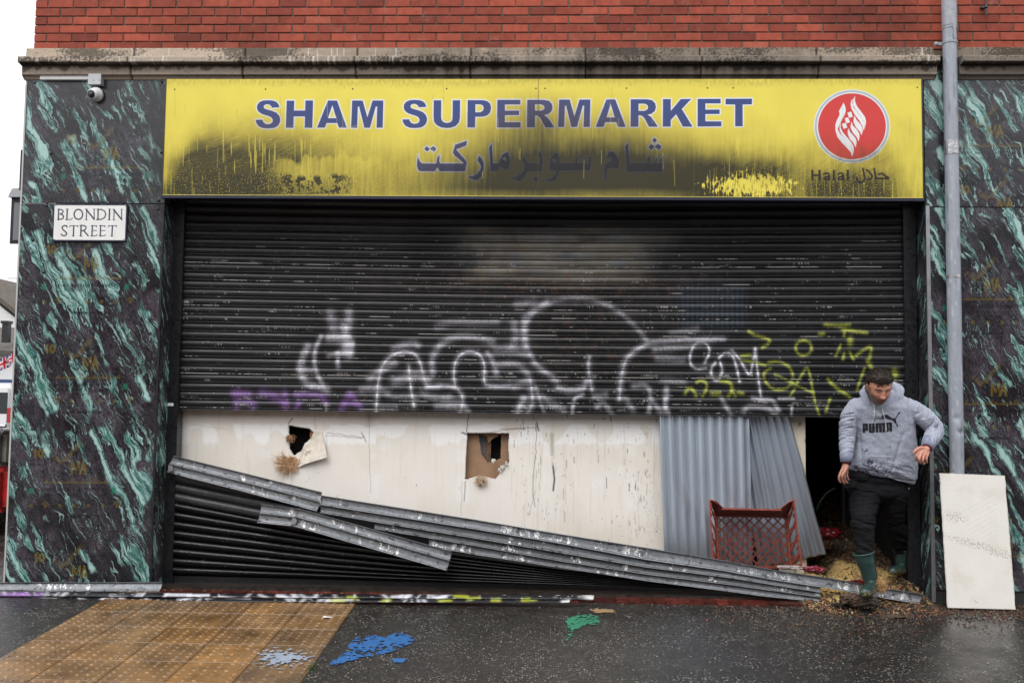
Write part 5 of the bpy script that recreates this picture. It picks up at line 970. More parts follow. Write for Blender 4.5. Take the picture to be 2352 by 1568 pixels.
# slats lying on the pavement
G2 = 'shutter slats on the pavement'
def paint_row(cv):
    wht = lin(205, 205, 212)
    for _ in range(26): 
        u = RNG.uniform(0, 1000); cv.spray([(u, 1360), (u+RNG.uniform(-30, 30), 1382)], RNG.uniform(2.2, 5), wht, RNG.uniform(.25, .7))
    for _ in range(12): u = RNG.uniform(0, 1000); cv.spray([(u, RNG.uniform(1362, 1380)), (u+RNG.uniform(20, 60), RNG.uniform(1362, 1380))], RNG.uniform(2, 4), wht, RNG.uniform(.5, .9))
    cv.spray([(0, 1372), (60, 1366)], 8, lin(140, 100, 165), .9); cv.spray([(70, 1378), (95, 1362)], 6, lin(140, 100, 165), .6)
    for u, v in ((760, 1378), (800, 1372), (880, 1380), (1010, 1380), (1045, 1368), (1075, 1375), (1130, 1378), (1200, 1378)): cv.spray([(u, v), (u+RNG.uniform(10, 34), v+RNG.uniform(-3, 3))], 4, lin(170, 176, 50), .7)
    cv.spray([(1345, 1360), (1364, 1380)], 11, lin(200, 200, 200), .9); cv.spray([(1293, 1383), (1306, 1380)], 5, lin(205, 205, 205), .9)
    for _ in range(160): u = RNG.uniform(0, 1360); v = RNG.uniform(1358, 1384); cv.line([(u, v), (u+RNG.exponential(4), v)], .5, lin(210, 210, 210), RNG.uniform(.3, .9), soft=.7)
yr1 = gnd(200, 1357)[1]; yr2 = gnd(600, 1383)[1]
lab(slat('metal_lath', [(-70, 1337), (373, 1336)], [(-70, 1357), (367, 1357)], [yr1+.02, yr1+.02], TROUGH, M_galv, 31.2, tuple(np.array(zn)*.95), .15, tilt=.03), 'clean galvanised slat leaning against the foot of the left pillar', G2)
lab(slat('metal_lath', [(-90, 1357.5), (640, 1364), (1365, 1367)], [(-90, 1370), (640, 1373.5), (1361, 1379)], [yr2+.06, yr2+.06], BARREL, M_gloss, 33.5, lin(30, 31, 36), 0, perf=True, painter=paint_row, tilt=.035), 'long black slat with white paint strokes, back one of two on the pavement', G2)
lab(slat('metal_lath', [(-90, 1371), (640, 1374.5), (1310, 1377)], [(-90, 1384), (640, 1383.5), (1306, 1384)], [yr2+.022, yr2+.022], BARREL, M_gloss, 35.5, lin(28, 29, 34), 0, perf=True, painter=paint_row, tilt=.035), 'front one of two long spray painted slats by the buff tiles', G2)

# =================================================================== RED PLASTIC CRATE
def crate():
    YBk, YF = .19, .03
    M = mat('red_crate_plastic', (.17, .042, .030), rough=.5, var=.3, vscale=14, spec=.4); Ml = mat('red_crate_front', (.27, .058, .036), rough=.55, var=.35, vscale=18)
    TL, TR, BR, BL = (1645, 1183), (1806, 1186), (1816, 1303), (1649, 1299)
    c = empty('plastic_crate', tuple(at(1735, 1300, .1)), 'red brown plastic crate on its side in front of the zinc sheets', 'crate')
    tl, tr, br, bl = [at(*p, YBk) for p in (TL, TR, BR, BL)]
    bi = lambda s, t: Vector((tl*(1-s)+tr*s)*(1-t)+(bl*(1-s)+br*s)*t)
    def bar(mb, a, b, wd, th, nrm=Vector((0, 1, 0)), col_=None):
        a, b = Vector(a), Vector(b); d = (b-a).normalized(); sd_ = d.cross(nrm).normalized()*wd/2; n = nrm*th/2
        mb.prism([a-sd_-n, b-sd_-n, b+sd_-n, a+sd_-n], n*2, col_)
    W_, H_ = np.linalg.norm(tr-tl), np.linalg.norm(bl-tl)
    mb = MB(); per = .078
    for sg in (1, -1):
        k = -40
        while k < 40:
            for off in (-.0058, .0058):
                c0 = k*per+off; pts = []     # x - sg*y = c0
                for x, y in ((c0+sg*0, 0), (c0+sg*H_, H_)):
                    pts.append((x, y))
                (xa, ya), (xb, yb) = pts
                ts = [0, 1]; dx = xb-xa
                lo, hi = 0., 1.
                for lim, sgn in ((0, 1), (W_, -1)):
                    t_ = (lim-xa)/dx
                    if (dx > 0) == (sgn > 0): lo = max(lo, t_)
                    else: hi = min(hi, t_)
                if hi-lo > .02:
                    A = bi((xa+dx*lo)/W_, (ya+(yb-ya)*lo)/H_); B = bi((xa+dx*hi)/W_, (ya+(yb-ya)*hi)/H_); bar(mb, A+Vector((0, .002*sg, 0)), B+Vector((0, .002*sg, 0)), .0062, .005)
            k += 1
    for i in range(0, 9):
        for j in range(0, 7):
            x, y = (i+.5*(j % 2))*per, j*per/2*1.0
            if 0 < x < W_ and 0 < y < H_ and (i+j) % 2 == 0: p = bi(x/W_, y/H_); mb.prism([p+Vector(q) for q in ((-.011, -.005, 0), (0, -.005, -.011), (.011, -.005, 0), (0, -.005, .011))], (0, .004, 0))
    for s_, t_ in ((.17, .5), (.83, .5)): p = bi(s_, t_); mb.prism([p+Vector(q) for q in ((-.024, -.007, 0), (0, -.007, -.024), (.024, -.007, 0), (0, -.007, .024))], (0, .004, 0))
    mb.build('lattice_base', M, c)
    mb = MB()
    for a, b, wd in (((0, 0), (1, 0), .026), ((0, 0), (0, 1), .026), ((1, 0), (1, 1), .028), ((0, 1), (1, 1), .02)): bar(mb, bi(*a), bi(*b), wd, .014)
    mb.build('base_frame', M, c)
    F_ = lambda u, v, y=YF: Vector(at(u, v, y))
    # upper side wall with raised corners
    t = .008; mb = MB(); tlv, trv = Vector(tl), Vector(tr)
    mb.prism([tlv, trv, F_(1792, 1170.5), F_(1660, 1168)], (0, 0, t)); mb.build('side_wall', M, c)
    for ear in ([tlv, F_(1662, 1168), F_(1646, 1152), F_(1630, 1148)], [trv, F_(1822, 1149), F_(1812, 1153), F_(1790, 1170)]):
        mb = MB(); mb.prism(ear, (0, .006, t)); mb.build('corner_ear', M, c)
    mb = MB(); bar(mb, F_(1658, 1168), F_(1794, 1170.5), .012, .012, Vector((0, 0, 1))); mb.build('side_rim', Ml, c)
    for nm, bk0, bk1, f0, f1 in (('left', tl, bl, F_(1630, 1148), F_(1637, 1286)), ('right', tr, br, F_(1823, 1147), F_(1841, 1297))):
        mb = MB(); nx = Vector((1, 0, 0)); bk0, bk1 = Vector(bk0), Vector(bk1)
        bar(mb, f0, f1, .022, .010, nx); bar(mb, bk0, bk1, .03, .010, nx); bar(mb, f0, bk0, .03, .009, nx); bar(mb, f1, bk1, .03, .009, nx)
        n = 4
        for i in range(n):
            bar(mb, f0.lerp(f1, (i+.25)/n), bk0.lerp(bk1, (i+.85)/n), .030, .007, nx); bar(mb, f0.lerp(f1, (i+.45)/n), bk0.lerp(bk1, (i+.25)/n), .012, .006, nx)
        e = mb.build('end_wall', Ml, c)
        for i in range(6):
            mb = MB(); p = f0.lerp(f1, (i+.5)/6); q = Vector((.010 if nm == 'left' else -.010, .0, 0)); mb.box(p.x+q.x-.006, p.x+q.x+.006, p.y-.005, p.y+.03, p.z-.016, p.z+.016); mb.build('stacking_rib', M, e)
crate()

# =================================================================== WHITE BOARD AGAINST THE RIGHT PILLAR
def lean_board():
    yb_ = -.225; yt = -.19
    cs = [(2158, 1086, yt), (2308, 1092, yt), (2333, 1399.5, yb_), (2176.5, 1395.5, yb_)]; tl, tr, br, bl = [at(*c) for c in cs]
    n = 190; s, t = np.meshgrid(np.linspace(0, 1, n), np.linspace(0, 1, n*2)); jg = .004*fbm(t*9, s*0, 3)
    P = (tl*(1-s[..., None])+tr*s[..., None])*(1-t[..., None])+(bl*(1-s[..., None])+br*s[..., None])*t[..., None]; P[..., 0] += jg*((s < .01) | (s > .99))*1; P[..., 2] += .003*fbm(s*8, t*0+4, 3)*((t < .004))
    cv = Canvas(P, lin(222, 219, 212), sharp=.5); C = cv.C
    C *= (1+.05*fbm(s*3, t*5, 4))[..., None]
    tan = sst(.15, .5, fbm(s*2+4, t*4, 3))*.25; C = C*(1-tan[..., None])+np.array(lin(196, 184, 166))*tan[..., None]
    def sp(cs_, ct, rs, rt, dn, r): 
        g_ = np.exp(-((s-cs_)/rs)**2-((t-ct-.12*(s-cs_))/rt)**2); m_ = sst(.30, .42, fbm(s*42+r, t*95+r, 3)*.85+g_*.42-.12)*sst(.12, .4, g_); return m_
    dirt = np.maximum(sp(.20, .32, .20, .045, .62, 3), np.maximum(sp(.52, .53, .55, .035, .60, 8), sp(.85, .60, .2, .025, .58, 5)))
    dirt = np.maximum(dirt, sp(.40, .94, .05, .022, .5, 11)); dirt = np.maximum(dirt, sst(.86, .95, fbm(s*48+3, t*100, 2)))
    C = C*(1-.5*dirt[..., None])+np.array(lin(96, 86, 72))*.5*dirt[..., None]
    cv.C = C; cv.c = C.reshape(-1, 3)
    for k in range(9):
        v = 1120+k*9; cv.line([(2200+k*6, v+60), (2290, v+12+k*3)], .5, lin(170, 158, 140), .25, soft=1.2)
    edge = np.minimum(np.minimum(s, 1-s)*1.0, np.minimum(t, 1-t)*2); ed = sst(.02, .0, edge+.012*fbm(s*30, t*60, 3))*.35; C = cv.C*(1-ed[..., None])+np.array(lin(150, 138, 120))*ed[..., None]
    b = link('leaning_board', grid_mesh('leaning_board', P, C), mat('white_board', attr=True, rough=.6, bump=.15, bscale=60)); md = b.modifiers.new('t', 'SOLIDIFY'); md.thickness = .012; md.offset = -1
    tag(b, 'dirty off white board leaning on the right marble pillar below the drainpipe', 'board')
lean_board()

# =================================================================== DEBRIS IN THE DOORWAY
def mound_h(X, Y):
    base = np.where(Y < 0, GS*Y, 0)
    h = np.interp(Y, [-.52, -.30, -.15, .0, .3, .7, 1.2, 2.0, 2.6], [-.012, -.004, .010, .07, .165, .235, .36, .60, .75])
    side = sst(1.90, 2.12, X)*sst(3.22, 3.0, X-.0*Y)
    back = sst(2.25, 2.6, X+.0*Y)
    side = np.where(Y > .3, side*np.maximum(back, .35), side)
    n = fbm(X*3+5, Y*3, 4)*.035+fbm(X*16, Y*16, 3)*.012
    return base+h*side+n*side-(1-side)*.02, side
def debris():
    xs = np.arange(1.85, 3.30, .012); ys = np.arange(-.52, 2.6, .012); X, Y = np.meshgrid(xs, ys); H, side = mound_h(X, Y)
    P = np.stack([X, Y, H], -1)
    gr = grain_zone(X, Y); n = fbm(X*30, Y*30, 3); C = np.empty(P.shape); C[:] = lin(70, 56, 42); C *= (1+.6*n)[..., None]
    g_ = sst(-.1, .25, gr+.5*n); C = C*(1-g_[..., None])+np.array(lin(186, 156, 96))*g_[..., None]*(1+.25*fbm(X*60, Y*60, 2))[..., None]
    blk = sst(.25, .4, fbm(X*9+3, Y*9, 3)+.3*n); C = C*(1-.8*blk[..., None])+np.array((.012, .011, .010))*.8*blk[..., None]
    keep = side > .05
    o = link('debris_heap', grid_mesh('debris_heap', P, np.clip(C, .006, .7), keep[:-1, :-1] & keep[1:, 1:], flip=True), mat('debris', attr=True, rough=.9, bump=.8, bscale=120, bdist=.01))
    tag(o, 'heap of spilled yellow grain and charred chips filling the doorway floor', 'debris heap', kind='stuff')
def grain_zone(X, Y): return np.minimum(.9-np.hypot((X-2.44)/.62, (Y-.30)/.46), .5)+.35*fbm(X*4+2, Y*4, 3)
debris()
def chips():
    mb = MB(); cols = [lin(38, 32, 28), lin(24, 22, 20), lin(96, 72, 48), lin(140, 108, 70), lin(60, 46, 36), lin(150, 92, 60), lin(176, 150, 112)]
    def put(x, y, z, L_, wd, c, flat=.5):
        e = Euler((RNG.normal(0, flat), RNG.normal(0, flat), RNG.uniform(0, 6.3))); mt = Matrix.Translation((x, y, z)) @ e.to_matrix().to_4x4() @ Matrix.Diagonal((L_, wd, wd*.4, 1)); mb.box(-.5, .5, -.5, .5, -.5, .5, M=mt, c=tuple(np.array(c)*RNG.uniform(.6, 1.2)))
    for _ in range(5200):
        y = RNG.uniform(-.45, 2.4) if RNG.random() < .75 else RNG.uniform(-.4, .5); x = RNG.uniform(2.05, 3.05)
        h, s_ = mound_h(np.array(x), np.array(y))
        if s_ < .1: continue
        g_ = grain_zone(np.array(x), np.array(y)) > .12
        if g_ and RNG.random() < .82: put(x, y, float(h)+.003, RNG.uniform(.006, .013), RNG.uniform(.004, .008), lin(206, 184, 132), .8)
        else: put(x, y, float(h)+.005, RNG.uniform(.012, .05), RNG.uniform(.004, .011), cols[RNG.integers(7)], .55)
    return mb
o = chips().build('burnt_chips', mat('burnt_chips', attr=True, rough=.85)); tag(o, 'burnt wood chips and grains strewn over the doorway heap', 'wood chips', kind='stuff')
def scatter():
    mb = MB(); cols = [lin(52, 36, 26), lin(84, 50, 34), lin(120, 70, 44), lin(26, 22, 20), lin(120, 104, 82), lin(70, 52, 40), lin(64, 48, 36)]
    for _ in range(5600):
        u = RNG.uniform(1640, 2400) if RNG.random() < .8 else RNG.uniform(1300, 2400); v = 1386+abs(RNG.normal(0, 30 if u > 2000 else 42))
        if u > 2120 and RNG.random() < .5: v = 1396+abs(RNG.normal(0, 14))
        if v > 1566 or RNG.random() > np.interp(u, [1300, 1640, 1850, 2050, 2400], [.06, .16, .5, .8, 1]): continue
        p = gnd(u, v); L_ = RNG.uniform(.006, .019); gr = RNG.random() < np.interp(u, [1640, 2000, 2150], [.7, .5, .10])
        c = lin(178, 162, 126) if gr else cols[RNG.integers(len(cols))]
        if gr: L_ *= .45
        e = Euler((RNG.normal(0, .3), RNG.normal(0, .3), RNG.uniform(0, 6.3))); mt = Matrix.Translation((p[0], p[1], p[2]+.003)) @ e.to_matrix().to_4x4() @ Matrix.Diagonal((L_, L_*.45, L_*.22, 1)); mb.box(-.5, .5, -.5, .5, -.5, .5, M=mt, c=tuple(np.array(c)*RNG.uniform(.6, 1.15)))
    for _ in range(800):      # fine white crumbs all over the pavement
        u, v = RNG.uniform(60, 2352), RNG.uniform(1386, 1566); p = gnd(u, v); L_ = RNG.uniform(.003, .010); mt = Matrix.Translation((p[0], p[1], p[2]+(.012 if u < 800 else .003))) @ Euler((0, 0, RNG.uniform(0, 6))).to_matrix().to_4x4() @ Matrix.Diagonal((L_, L_*.7, L_*.3, 1)); mb.box(-.5, .5, -.5, .5, -.5, .5, M=mt, c=tuple(np.array((.34, .32, .30))*RNG.uniform(.5, 1.2)))
    return mb
o = scatter().build('pavement_litter', mat('pavement_litter', attr=True, rough=.8)); tag(o, 'loose crumbs, bark and grains strewn across the wet pavement', 'litter', kind='stuff')
def lump(name, ctr, r, c, label, cat, seed, m_kw={}, rough_amp=.35, group=None):
    bm = bmesh.new(); bmesh.ops.create_icosphere(bm, subdivisions=4, radius=1)
    co = np.array([v.co[:] for v in bm.verts]); n = fbm(co[:, 0]*1.6+seed, co[:, 1]*1.6+co[:, 2]*1.9+seed, 4); n2 = fbm(co[:, 0]*5+seed, co[:, 1]*5-co[:, 2]*4, 3)
    k = (1+rough_amp*n+rough_amp*.5*n2); co = co*k[:, None]*np.array(r)+np.array(ctr)
    for v, q in zip(bm.verts, co): v.co = q
    me = bpy.data.meshes.new(name); bm.to_mesh(me); bm.free()
    o = link(name, me, mat(name, c, **{**dict(rough=.6, var=.7, vscale=25, bump=.8, bscale=40), **m_kw}), smooth=False); return tag(o, label, cat, group)
def gp(u, v, up=0): p = gnd(u, v); return (p[0], p[1], p[2]+up)
lump('charred_lump', at(1956, 1377, -.28), (.095, .07, .05), (.06, .035, .02), 'brown charred lump left of the front boot', 'charred lump', 2.2)
lump('charred_lump', at(1996, 1384, -.34), (.080, .085, .05), (.030, .020, .012), 'dark burnt lump squashed under the front boot', 'charred lump', 5.5)
lump('charred_lump', at(1934, 1390, -.25), (.06, .05, .022), (.008, .008, .008), 'flat black scrap at the left end of the charred lumps', 'charred lump', 7.1)
Gb = 'burnt red food packets'; kw = dict(rough=.2, var=.6, vscale=18, bump=.7, bscale=22)
pp = at(1893, 1224, .72); lump('food_packet', pp, (.16, .10, .05), (.10, .006, .010), 'large dark red packet lying deep in the doorway beside the zinc sheet', 'packet', 3.3, kw, .3, Gb)
pp = at(1868, 1307, .0); lump('food_packet', pp, (.085, .05, .028), (.20, .022, .040), 'bright red packet on the grain right of the crate', 'packet', 4.6, kw, .35, Gb)
pp = at(1972, 1336, -.03); lump('food_packet', pp, (.085, .03, .018), (.14, .012, .012), 'thin red wrapper under the front boot shaft', 'packet', 9.9, kw, .4, Gb)
pp = at(1815, 1303, .02); lump('food_packet', pp, (.11, .03, .016), (.34, .30, .28), 'pale torn wrapper at the crate corner beside the grain', 'packet', 6.9, kw, .5, Gb)
mb = MB()
for _ in range(420):
    p = np.array(at(2024, 1346, -.24))+RNG.normal(0, 1, 3)*np.array((.017, .014, .019)); d = RNG.normal(0, 1, 3); d /= np.linalg.norm(d); mb.tube([p, p+d*RNG.uniform(.02, .042)], [.0016, .0008], 4, c=tuple(np.array(lin(196, 152, 104))*RNG.uniform(.5, 1.2)))
tag(mb.build('straw_clump', mat('straw_clump', attr=True, rough=.9)), 'tan fibrous clump stuck to the heel of the front boot', 'straw clump')
q = gnd(752, 1421); mb = MB(); mb.prism([(q[0]-.035, q[1]-.012, q[2]+.014), (q[0]+.033, q[1]-.016, q[2]+.016), (q[0]+.036, q[1]+.014, q[2]+.013), (q[0]-.03, q[1]+.017, q[2]+.018)], (0, 0, .0015)); tag(mb.build('paper_scrap', mat('paper_scrap', (.7, .7, .68), rough=.7)), 'small white paper scrap on the buff tiles', 'paper scrap')
for cu, cv_, lb in ((1672, 1377, 'tuft of green moss at the wall foot below the long slats'), (800, 1392, 'thin green moss along the top edge joint of the buff tiles'), (712, 1535, 'thin green moss at the lower right edge of the buff tiles')):
    mb = MB()
    for _ in range(160):
        u, v = cu+RNG.normal(0, 12 if cu > 1000 else 5), cv_+RNG.normal(0, 2.0 if cu > 1000 else 6); p = gnd(u-(0 if cu > 1000 else (v-cv_)*.69), v); a = RNG.uniform(0, 6.3); h_ = RNG.uniform(.006, .02); mb.add([(p[0]-.003*math.cos(a), p[1]-.003*math.sin(a), p[2]), (p[0]+.003*math.cos(a), p[1]+.003*math.sin(a), p[2]), (p[0]+RNG.normal(0, .006), p[1]+RNG.normal(0, .006), p[2]+h_)], [(0, 1, 2)], tuple(np.array((.05, .085, .02))*RNG.uniform(.5, 1.3)))
    tag(mb.build('moss', mat('moss', attr=True, rough=.9)), lb, 'moss', kind='stuff')
# things dimly seen inside
mb = MB(); p = at(1936, 1100, 1.5); mb.box(p[0]-.018, p[0]+.018, 1.48, 1.52, .15, 3.2); mb.box(p[0]+.05, p[0]+.06, 1.52, 1.56, .15, 3.2); tag(mb.build('interior_post', mat('grey_post', (.10, .11, .12), rough=.4, metal=.5)), 'thin grey metal upright in the dark doorway', 'post')
mb = MB(); p = at(1884, 1215, 1.0)
for k in range(4): mb.bbox(p[0]-.05, p[0]+.055, .95, 1.06, .08+k*.068, .08+k*.068+.063, .004)
tag(mb.build('brick_stack', mat('orange_brick', (.20, .07, .035), rough=.85, var=.4, vscale=20)), 'small stack of orange bricks inside the doorway behind the zinc sheet', 'bricks')
mb = MB(); mb.tube([at(u, v, 1.2) for u, v in ((1876, 1170), (1884, 1150), (1898, 1132), (1918, 1120))], .010, 8); tag(mb.build('hose', mat('green_hose', (.02, .09, .06), rough=.4)), 'dark green hose curving in the dark doorway', 'hose')
mb = MB(); mb.box(at(1880, 1230, .5)[0], at(1960, 1230, .5)[0], .62, .64, .12, .15)
# unseen houses across the street, added behind the photographer to dim the low sky
def terrace():
    Mb, Mr, Mg, Md = mat('terrace_brick', (.16, .06, .045), rough=.85, var=.3, vscale=5), mat('terrace_slate', (.045, .046, .05), rough=.7, var=.3, vscale=9), mat('terrace_glass', (.02, .022, .025), rough=.1), mat('terrace_door', (.05, .02, .02), rough=.4)
    for i in range(9):
        x = -27+i*6.; y = -17.5; h = empty('unseen_terrace_house', (x, y, -.5), 'unseen red brick terrace house added across the street behind the camera', 'house', 'unseen terrace houses across the street')
        mb = MB(); mb.box(x, x+5.995, y-6, y, -.5, 5.6); mb.build('wall', Mb, h)
        mb = MB(); mb.prism([(x, y+.25, 5.601), (x, y-3, 8.0), (x, y-6.25, 5.601)], (5.995, 0, 0)); mb.build('roof', Mr, h)
        for wx, wz in ((.8, .5), (.8, 3.2), (3.6, 3.2)): mb = MB(); mb.box(x+wx, x+wx+1.3, y-.02, y+.03, wz, wz+1.4); mb.build('window', Mg, h)
        mb = MB(); mb.box(x+3.9, x+4.9, y-.02, y+.03, -.4, 1.8); mb.build('door', Md, h)
terrace()
# =================================================================== SIDE STREET AT THE LEFT
mb = MB(); c0, c1 = at(28, 455, .45), at(53, 560, .45); x1 = -4.449
mb.box(c0[0], x1, .44, .458, at(28, 560, .45)[2], at(28, 455, .45)[2], c=(.012, .013, .02)); mb.box(c0[0]+.03, x1-.02, .434, .4395, at(28, 552, .45)[2], at(28, 466, .45)[2], c=(.16, .17, .18)); mb.prism([(c0[0]-.012, .40, c0[2]), (c0[0]+.02, .40, c0[2]+.075), (x1, .40, c0[2]+.11), (x1, .40, c0[2])], (0, .08, 0), (.36, .37, .39))
tag(mb.build('side_light_box', mat('side_light_box', attr=True, rough=.4)), 'black framed box with pale cap fixed to the side wall at far left', 'light box')
mb = MB(); q0, q1 = at(49, 345, .30), at(55, 437, .30); mb.box(q0[0], x1, .29, .31, q1[2], q0[2]); tag(mb.build('side_bracket', M_dark), 'narrow dark bracket on the side wall above the light box', 'bracket')
def house(name, y, pts, ridge, wallc, roofc, label, xr):
    h = empty(name, tuple(at(-60, 930, y)*np.array((1, 1, 0))), label, 'house')
    q = [at(u, v, y) for u, v in pts]; x0 = at(-330, 800, y)[0]
    mb = MB(); zt = q[1][2]; mb.box(x0, xr, y, y+7, 0, zt); mb.build('wall', mat(name+'_wall', wallc, rough=.8, var=.08, vscale=1.5), h)
    mb = MB(); r0 = q[0]; mb.prism([(x0, y-.3, zt-.15), (xr+.2, y-.3, zt-.15), (xr+.2, y+3.5, r0[2]), (x0, y+3.5, r0[2])], (0, 0, .15)); mb.prism([(x0, y+7.2, zt-.15), (xr+.2, y+7.2, zt-.15), (xr+.2, y+3.5, r0[2]), (x0, y+3.5, r0[2])], (0, 0, .15)); rf = mb.build('roof', mat(name+'_roof', roofc, rough=.85, var=.4, vscale=4, bump=.6, bscale=14), h)
    return h, rf, q
h1, rf1, q1 = house('white_house', 30., [(0, 745), (0, 806)], None, (.62, .62, .62), (.07, .062, .055), 'white rendered house with slate roof down the side street', at(60, 800, 30.)[0])
p = at(20, 770, 30.4); mb = MB(); mb.box(p[0]-.12, p[0]+.12, 30.1, 30.35, p[2]-.3, p[2]+.55); mb.box(p[0]-.16, p[0]+.16, 30.05, 30.4, p[2]+.45, p[2]+.55); mb.build('vent_pipe', M_dark, h1)
mb = MB(); a, b = at(-100, 870, 29.9), at(40, 884, 29.9); mb.box(a[0], b[0], 29.85, 29.97, b[2], a[2]); mb.build('shop_band', mat('blue_band', (.03, .06, .16), rough=.5), h1)
mb = MB(); a, b = at(-30, 822, 29.9), at(-8, 862, 29.9); mb.box(a[0], b[0], 29.92, 29.98, b[2], a[2]); mb.build('window', mat('dark_pane', (.03, .035, .04), rough=.1), h1)
h2 = empty('gable_house', tuple(at(-60, 930, 44.)*np.array((1, 1, 0))), 'taller house with sloping verge and mossy roof behind the white house', 'house')
a, b, c_ = at(-70, 636, 44.), at(50, 731, 44.), at(-190, 731, 44.)
mb = MB(); mb.prism([tuple(a-(0, 0, .25)), tuple(b-(0, 0, .25)), (b[0], 44., 0), (c_[0], 44., 0), tuple(c_-(0, 0, .25))], (0, 8, 0)); mb.build('wall', mat('gable_wall', (.60, .60, .59), rough=.8), h2)
mb = MB(); 
for s_, e_ in ((a, b), (a, c_)): mb.prism([tuple(s_+(0, -.25, 0)), tuple(e_+(0, -.25, 0)), tuple(e_+(0, -.25, .28)), tuple(s_+(0, -.25, .28))], (0, 8.4, 0))
mb.build('roof', mat('mossy_roof', (.085, .07, .055), rough=.9, var=.4, vscale=3), h2)
mb = MB(); p = at(37, 712, 43.); mb.tube([(p[0], 43., 3), (p[0], 43., at(37, 630, 43.)[2])], .035, 8); [mb.box(p[0]-.5, p[0]+.5, 42.98, 43.02, at(37, v, 43.)[2], at(37, v, 43.)[2]+.03) for v in (640, 655)]; tag(mb.build('aerial_mast', mat('aerial', (.2, .2, .2), rough=.5)), 'thin television aerial mast above the far roofs', 'aerial')
# union bunting
def flag(u, v, wd, hh, ang, y, label):
    c = at(u, v, y); n = 40; s, t = np.meshgrid(np.linspace(-1, 1, n*2), np.linspace(1, -1, n)); ca, sa = math.cos(ang), math.sin(ang)
    P = np.stack([c[0]+s*wd*ca-t*hh*sa*.2, y+.05*np.sin(s*3), c[2]+t*hh+s*wd*sa], -1); C = np.empty(P.shape); C[:] = (.015, .03, .16); S = s*1.6
    d = np.minimum(np.abs(t*1.6-S*1.0), np.abs(t*1.6+S*1.0)); C[d < .36] = (.7, .7, .7); C[d < .12] = (.5, .02, .03); cr_ = np.minimum(np.abs(s)*1.6, np.abs(t)); C[cr_ < .34] = (.7, .7, .7); C[cr_ < .2] = (.5, .02, .03)
    o = link('bunting_flag', grid_mesh('bunting_flag', P, C), mat('flag_cloth', attr=True, rough=.8)); return tag(o, label, 'flag', 'union flags on the bunting line')
flag(10, 834, .17, .13, .55, 14., 'red, white and blue flag hanging lower on the bunting line'); flag(29, 822, .10, .10, .6, 14., 'smaller flag higher on the bunting beside the marble pillar')
mb = MB(); mb.tube([at(-60, 862, 14.), at(0, 838, 14.), at(45, 806, 14.)], .008, 6); tag(mb.build('bunting_line', M_dark), 'cord carrying the little flags across the side street', 'cord')
def vehicle(name, u1, vtop, y, L_, Wd, Hh, body, label, burnt=False):
    p = at(u1, vtop, y); x1 = p[0]; x0 = x1-Wd; v = empty(name, ((x0+x1)/2, y, 0), label, 'van' if not burnt else 'burnt vehicle')
    mb = MB(); M = mat(name+'_paint', attr=True, rough=.35 if not burnt else .7, spec=.5, var=.0 if not burnt else .5, vscale=8)
    if not burnt:
        mb.bbox(x0, x1, y, y+L_, .35, Hh, .16, body); mb.build('body', M, v)
        mb = MB(); mb.box(x0+.15, x1-.15, y-.012, y+.01, Hh-.95, Hh-.30); mb.build('rear_window', mat('van_glass', (.02, .022, .025), rough=.08), v)
        mb = MB(); mb.box(x1-.01, x1+.012, y+1.6, y+2.6, Hh-.85, Hh-.3); mb.build('side_window', mat('van_glass', (.02, .022, .025), rough=.08), v)
        mb = MB(); mb.box(x1-.14, x1-.03, y-.02, y+.02, .9, 1.35); mb.build('tail_light', mat('tail_light', (.35, .02, .02), rough=.2), v)
        mb = MB(); mb.bbox(x0+.05, x1-.05, y-.10, y+.06, .35, .55, .03, (.03, .03, .03)); mb.build('bumper', mat('bumper', (.03, .03, .03), rough=.6), v)
    else:
        zt = Hh; mb.bbox(x0, x1, y, y+L_, .28, zt*.66, .06, lin(165, 26, 24)); mb.build('body', M, v)
        mb = MB(); mb.bbox(x0, x1-.02, y-.02, y+L_, zt*.66+.002, zt, .05, lin(92, 90, 86)); o = mb.build('scorched_side', mat('scorched', (.12, .115, .105), rough=.85, var=.8, vscale=5, bump=.5), v)
        mb = MB(); mb.tube([(x0, y-.04, zt+.05), (x1, y-.04, zt+.05)], .022, 8); mb.tube([(x1-.04, y-.04, zt), (x1-.04, y+L_, zt+.05)], .022, 8); mb.build('top_rail', M_trim, v)
        mb = MB(); [mb.box(x0+.1, x1-.06, y-.008, y, .38+k*.16, .40+k*.16) for k in range(3)]; mb.build('panel_crease', mat('panel_crease', (.12, .01, .01), rough=.6), v)
    for yy in (y+.7, y+L_-.8):
        for xx in (x0+.02, x1-.22): w_ = MB(); w_.tube([(xx, yy, .32), (xx+.2, yy, .32)], .32, 24); t_ = w_.build('wheel', mat('tyre', (.015, .015, .015), rough=.8), v); w_ = MB(); w_.tube([(xx-.004, yy, .32), (xx+.204, yy, .32)], .17, 18); w_.build('rim', mat('rim', (.2, .2, .2), rough=.5, metal=.6), t_)
vehicle('white_van', 30, 879, 22., 4.8, 1.9, at(30, 879, 22.)[2], (.66, .66, .67), 'white van parked down the side street')
vehicle('burnt_truck', 17, 988, 2.9, 3.6, 1.8, at(17, 988, 2.9)[2], None, 'red vehicle with scorched grey top at the far left edge', True)
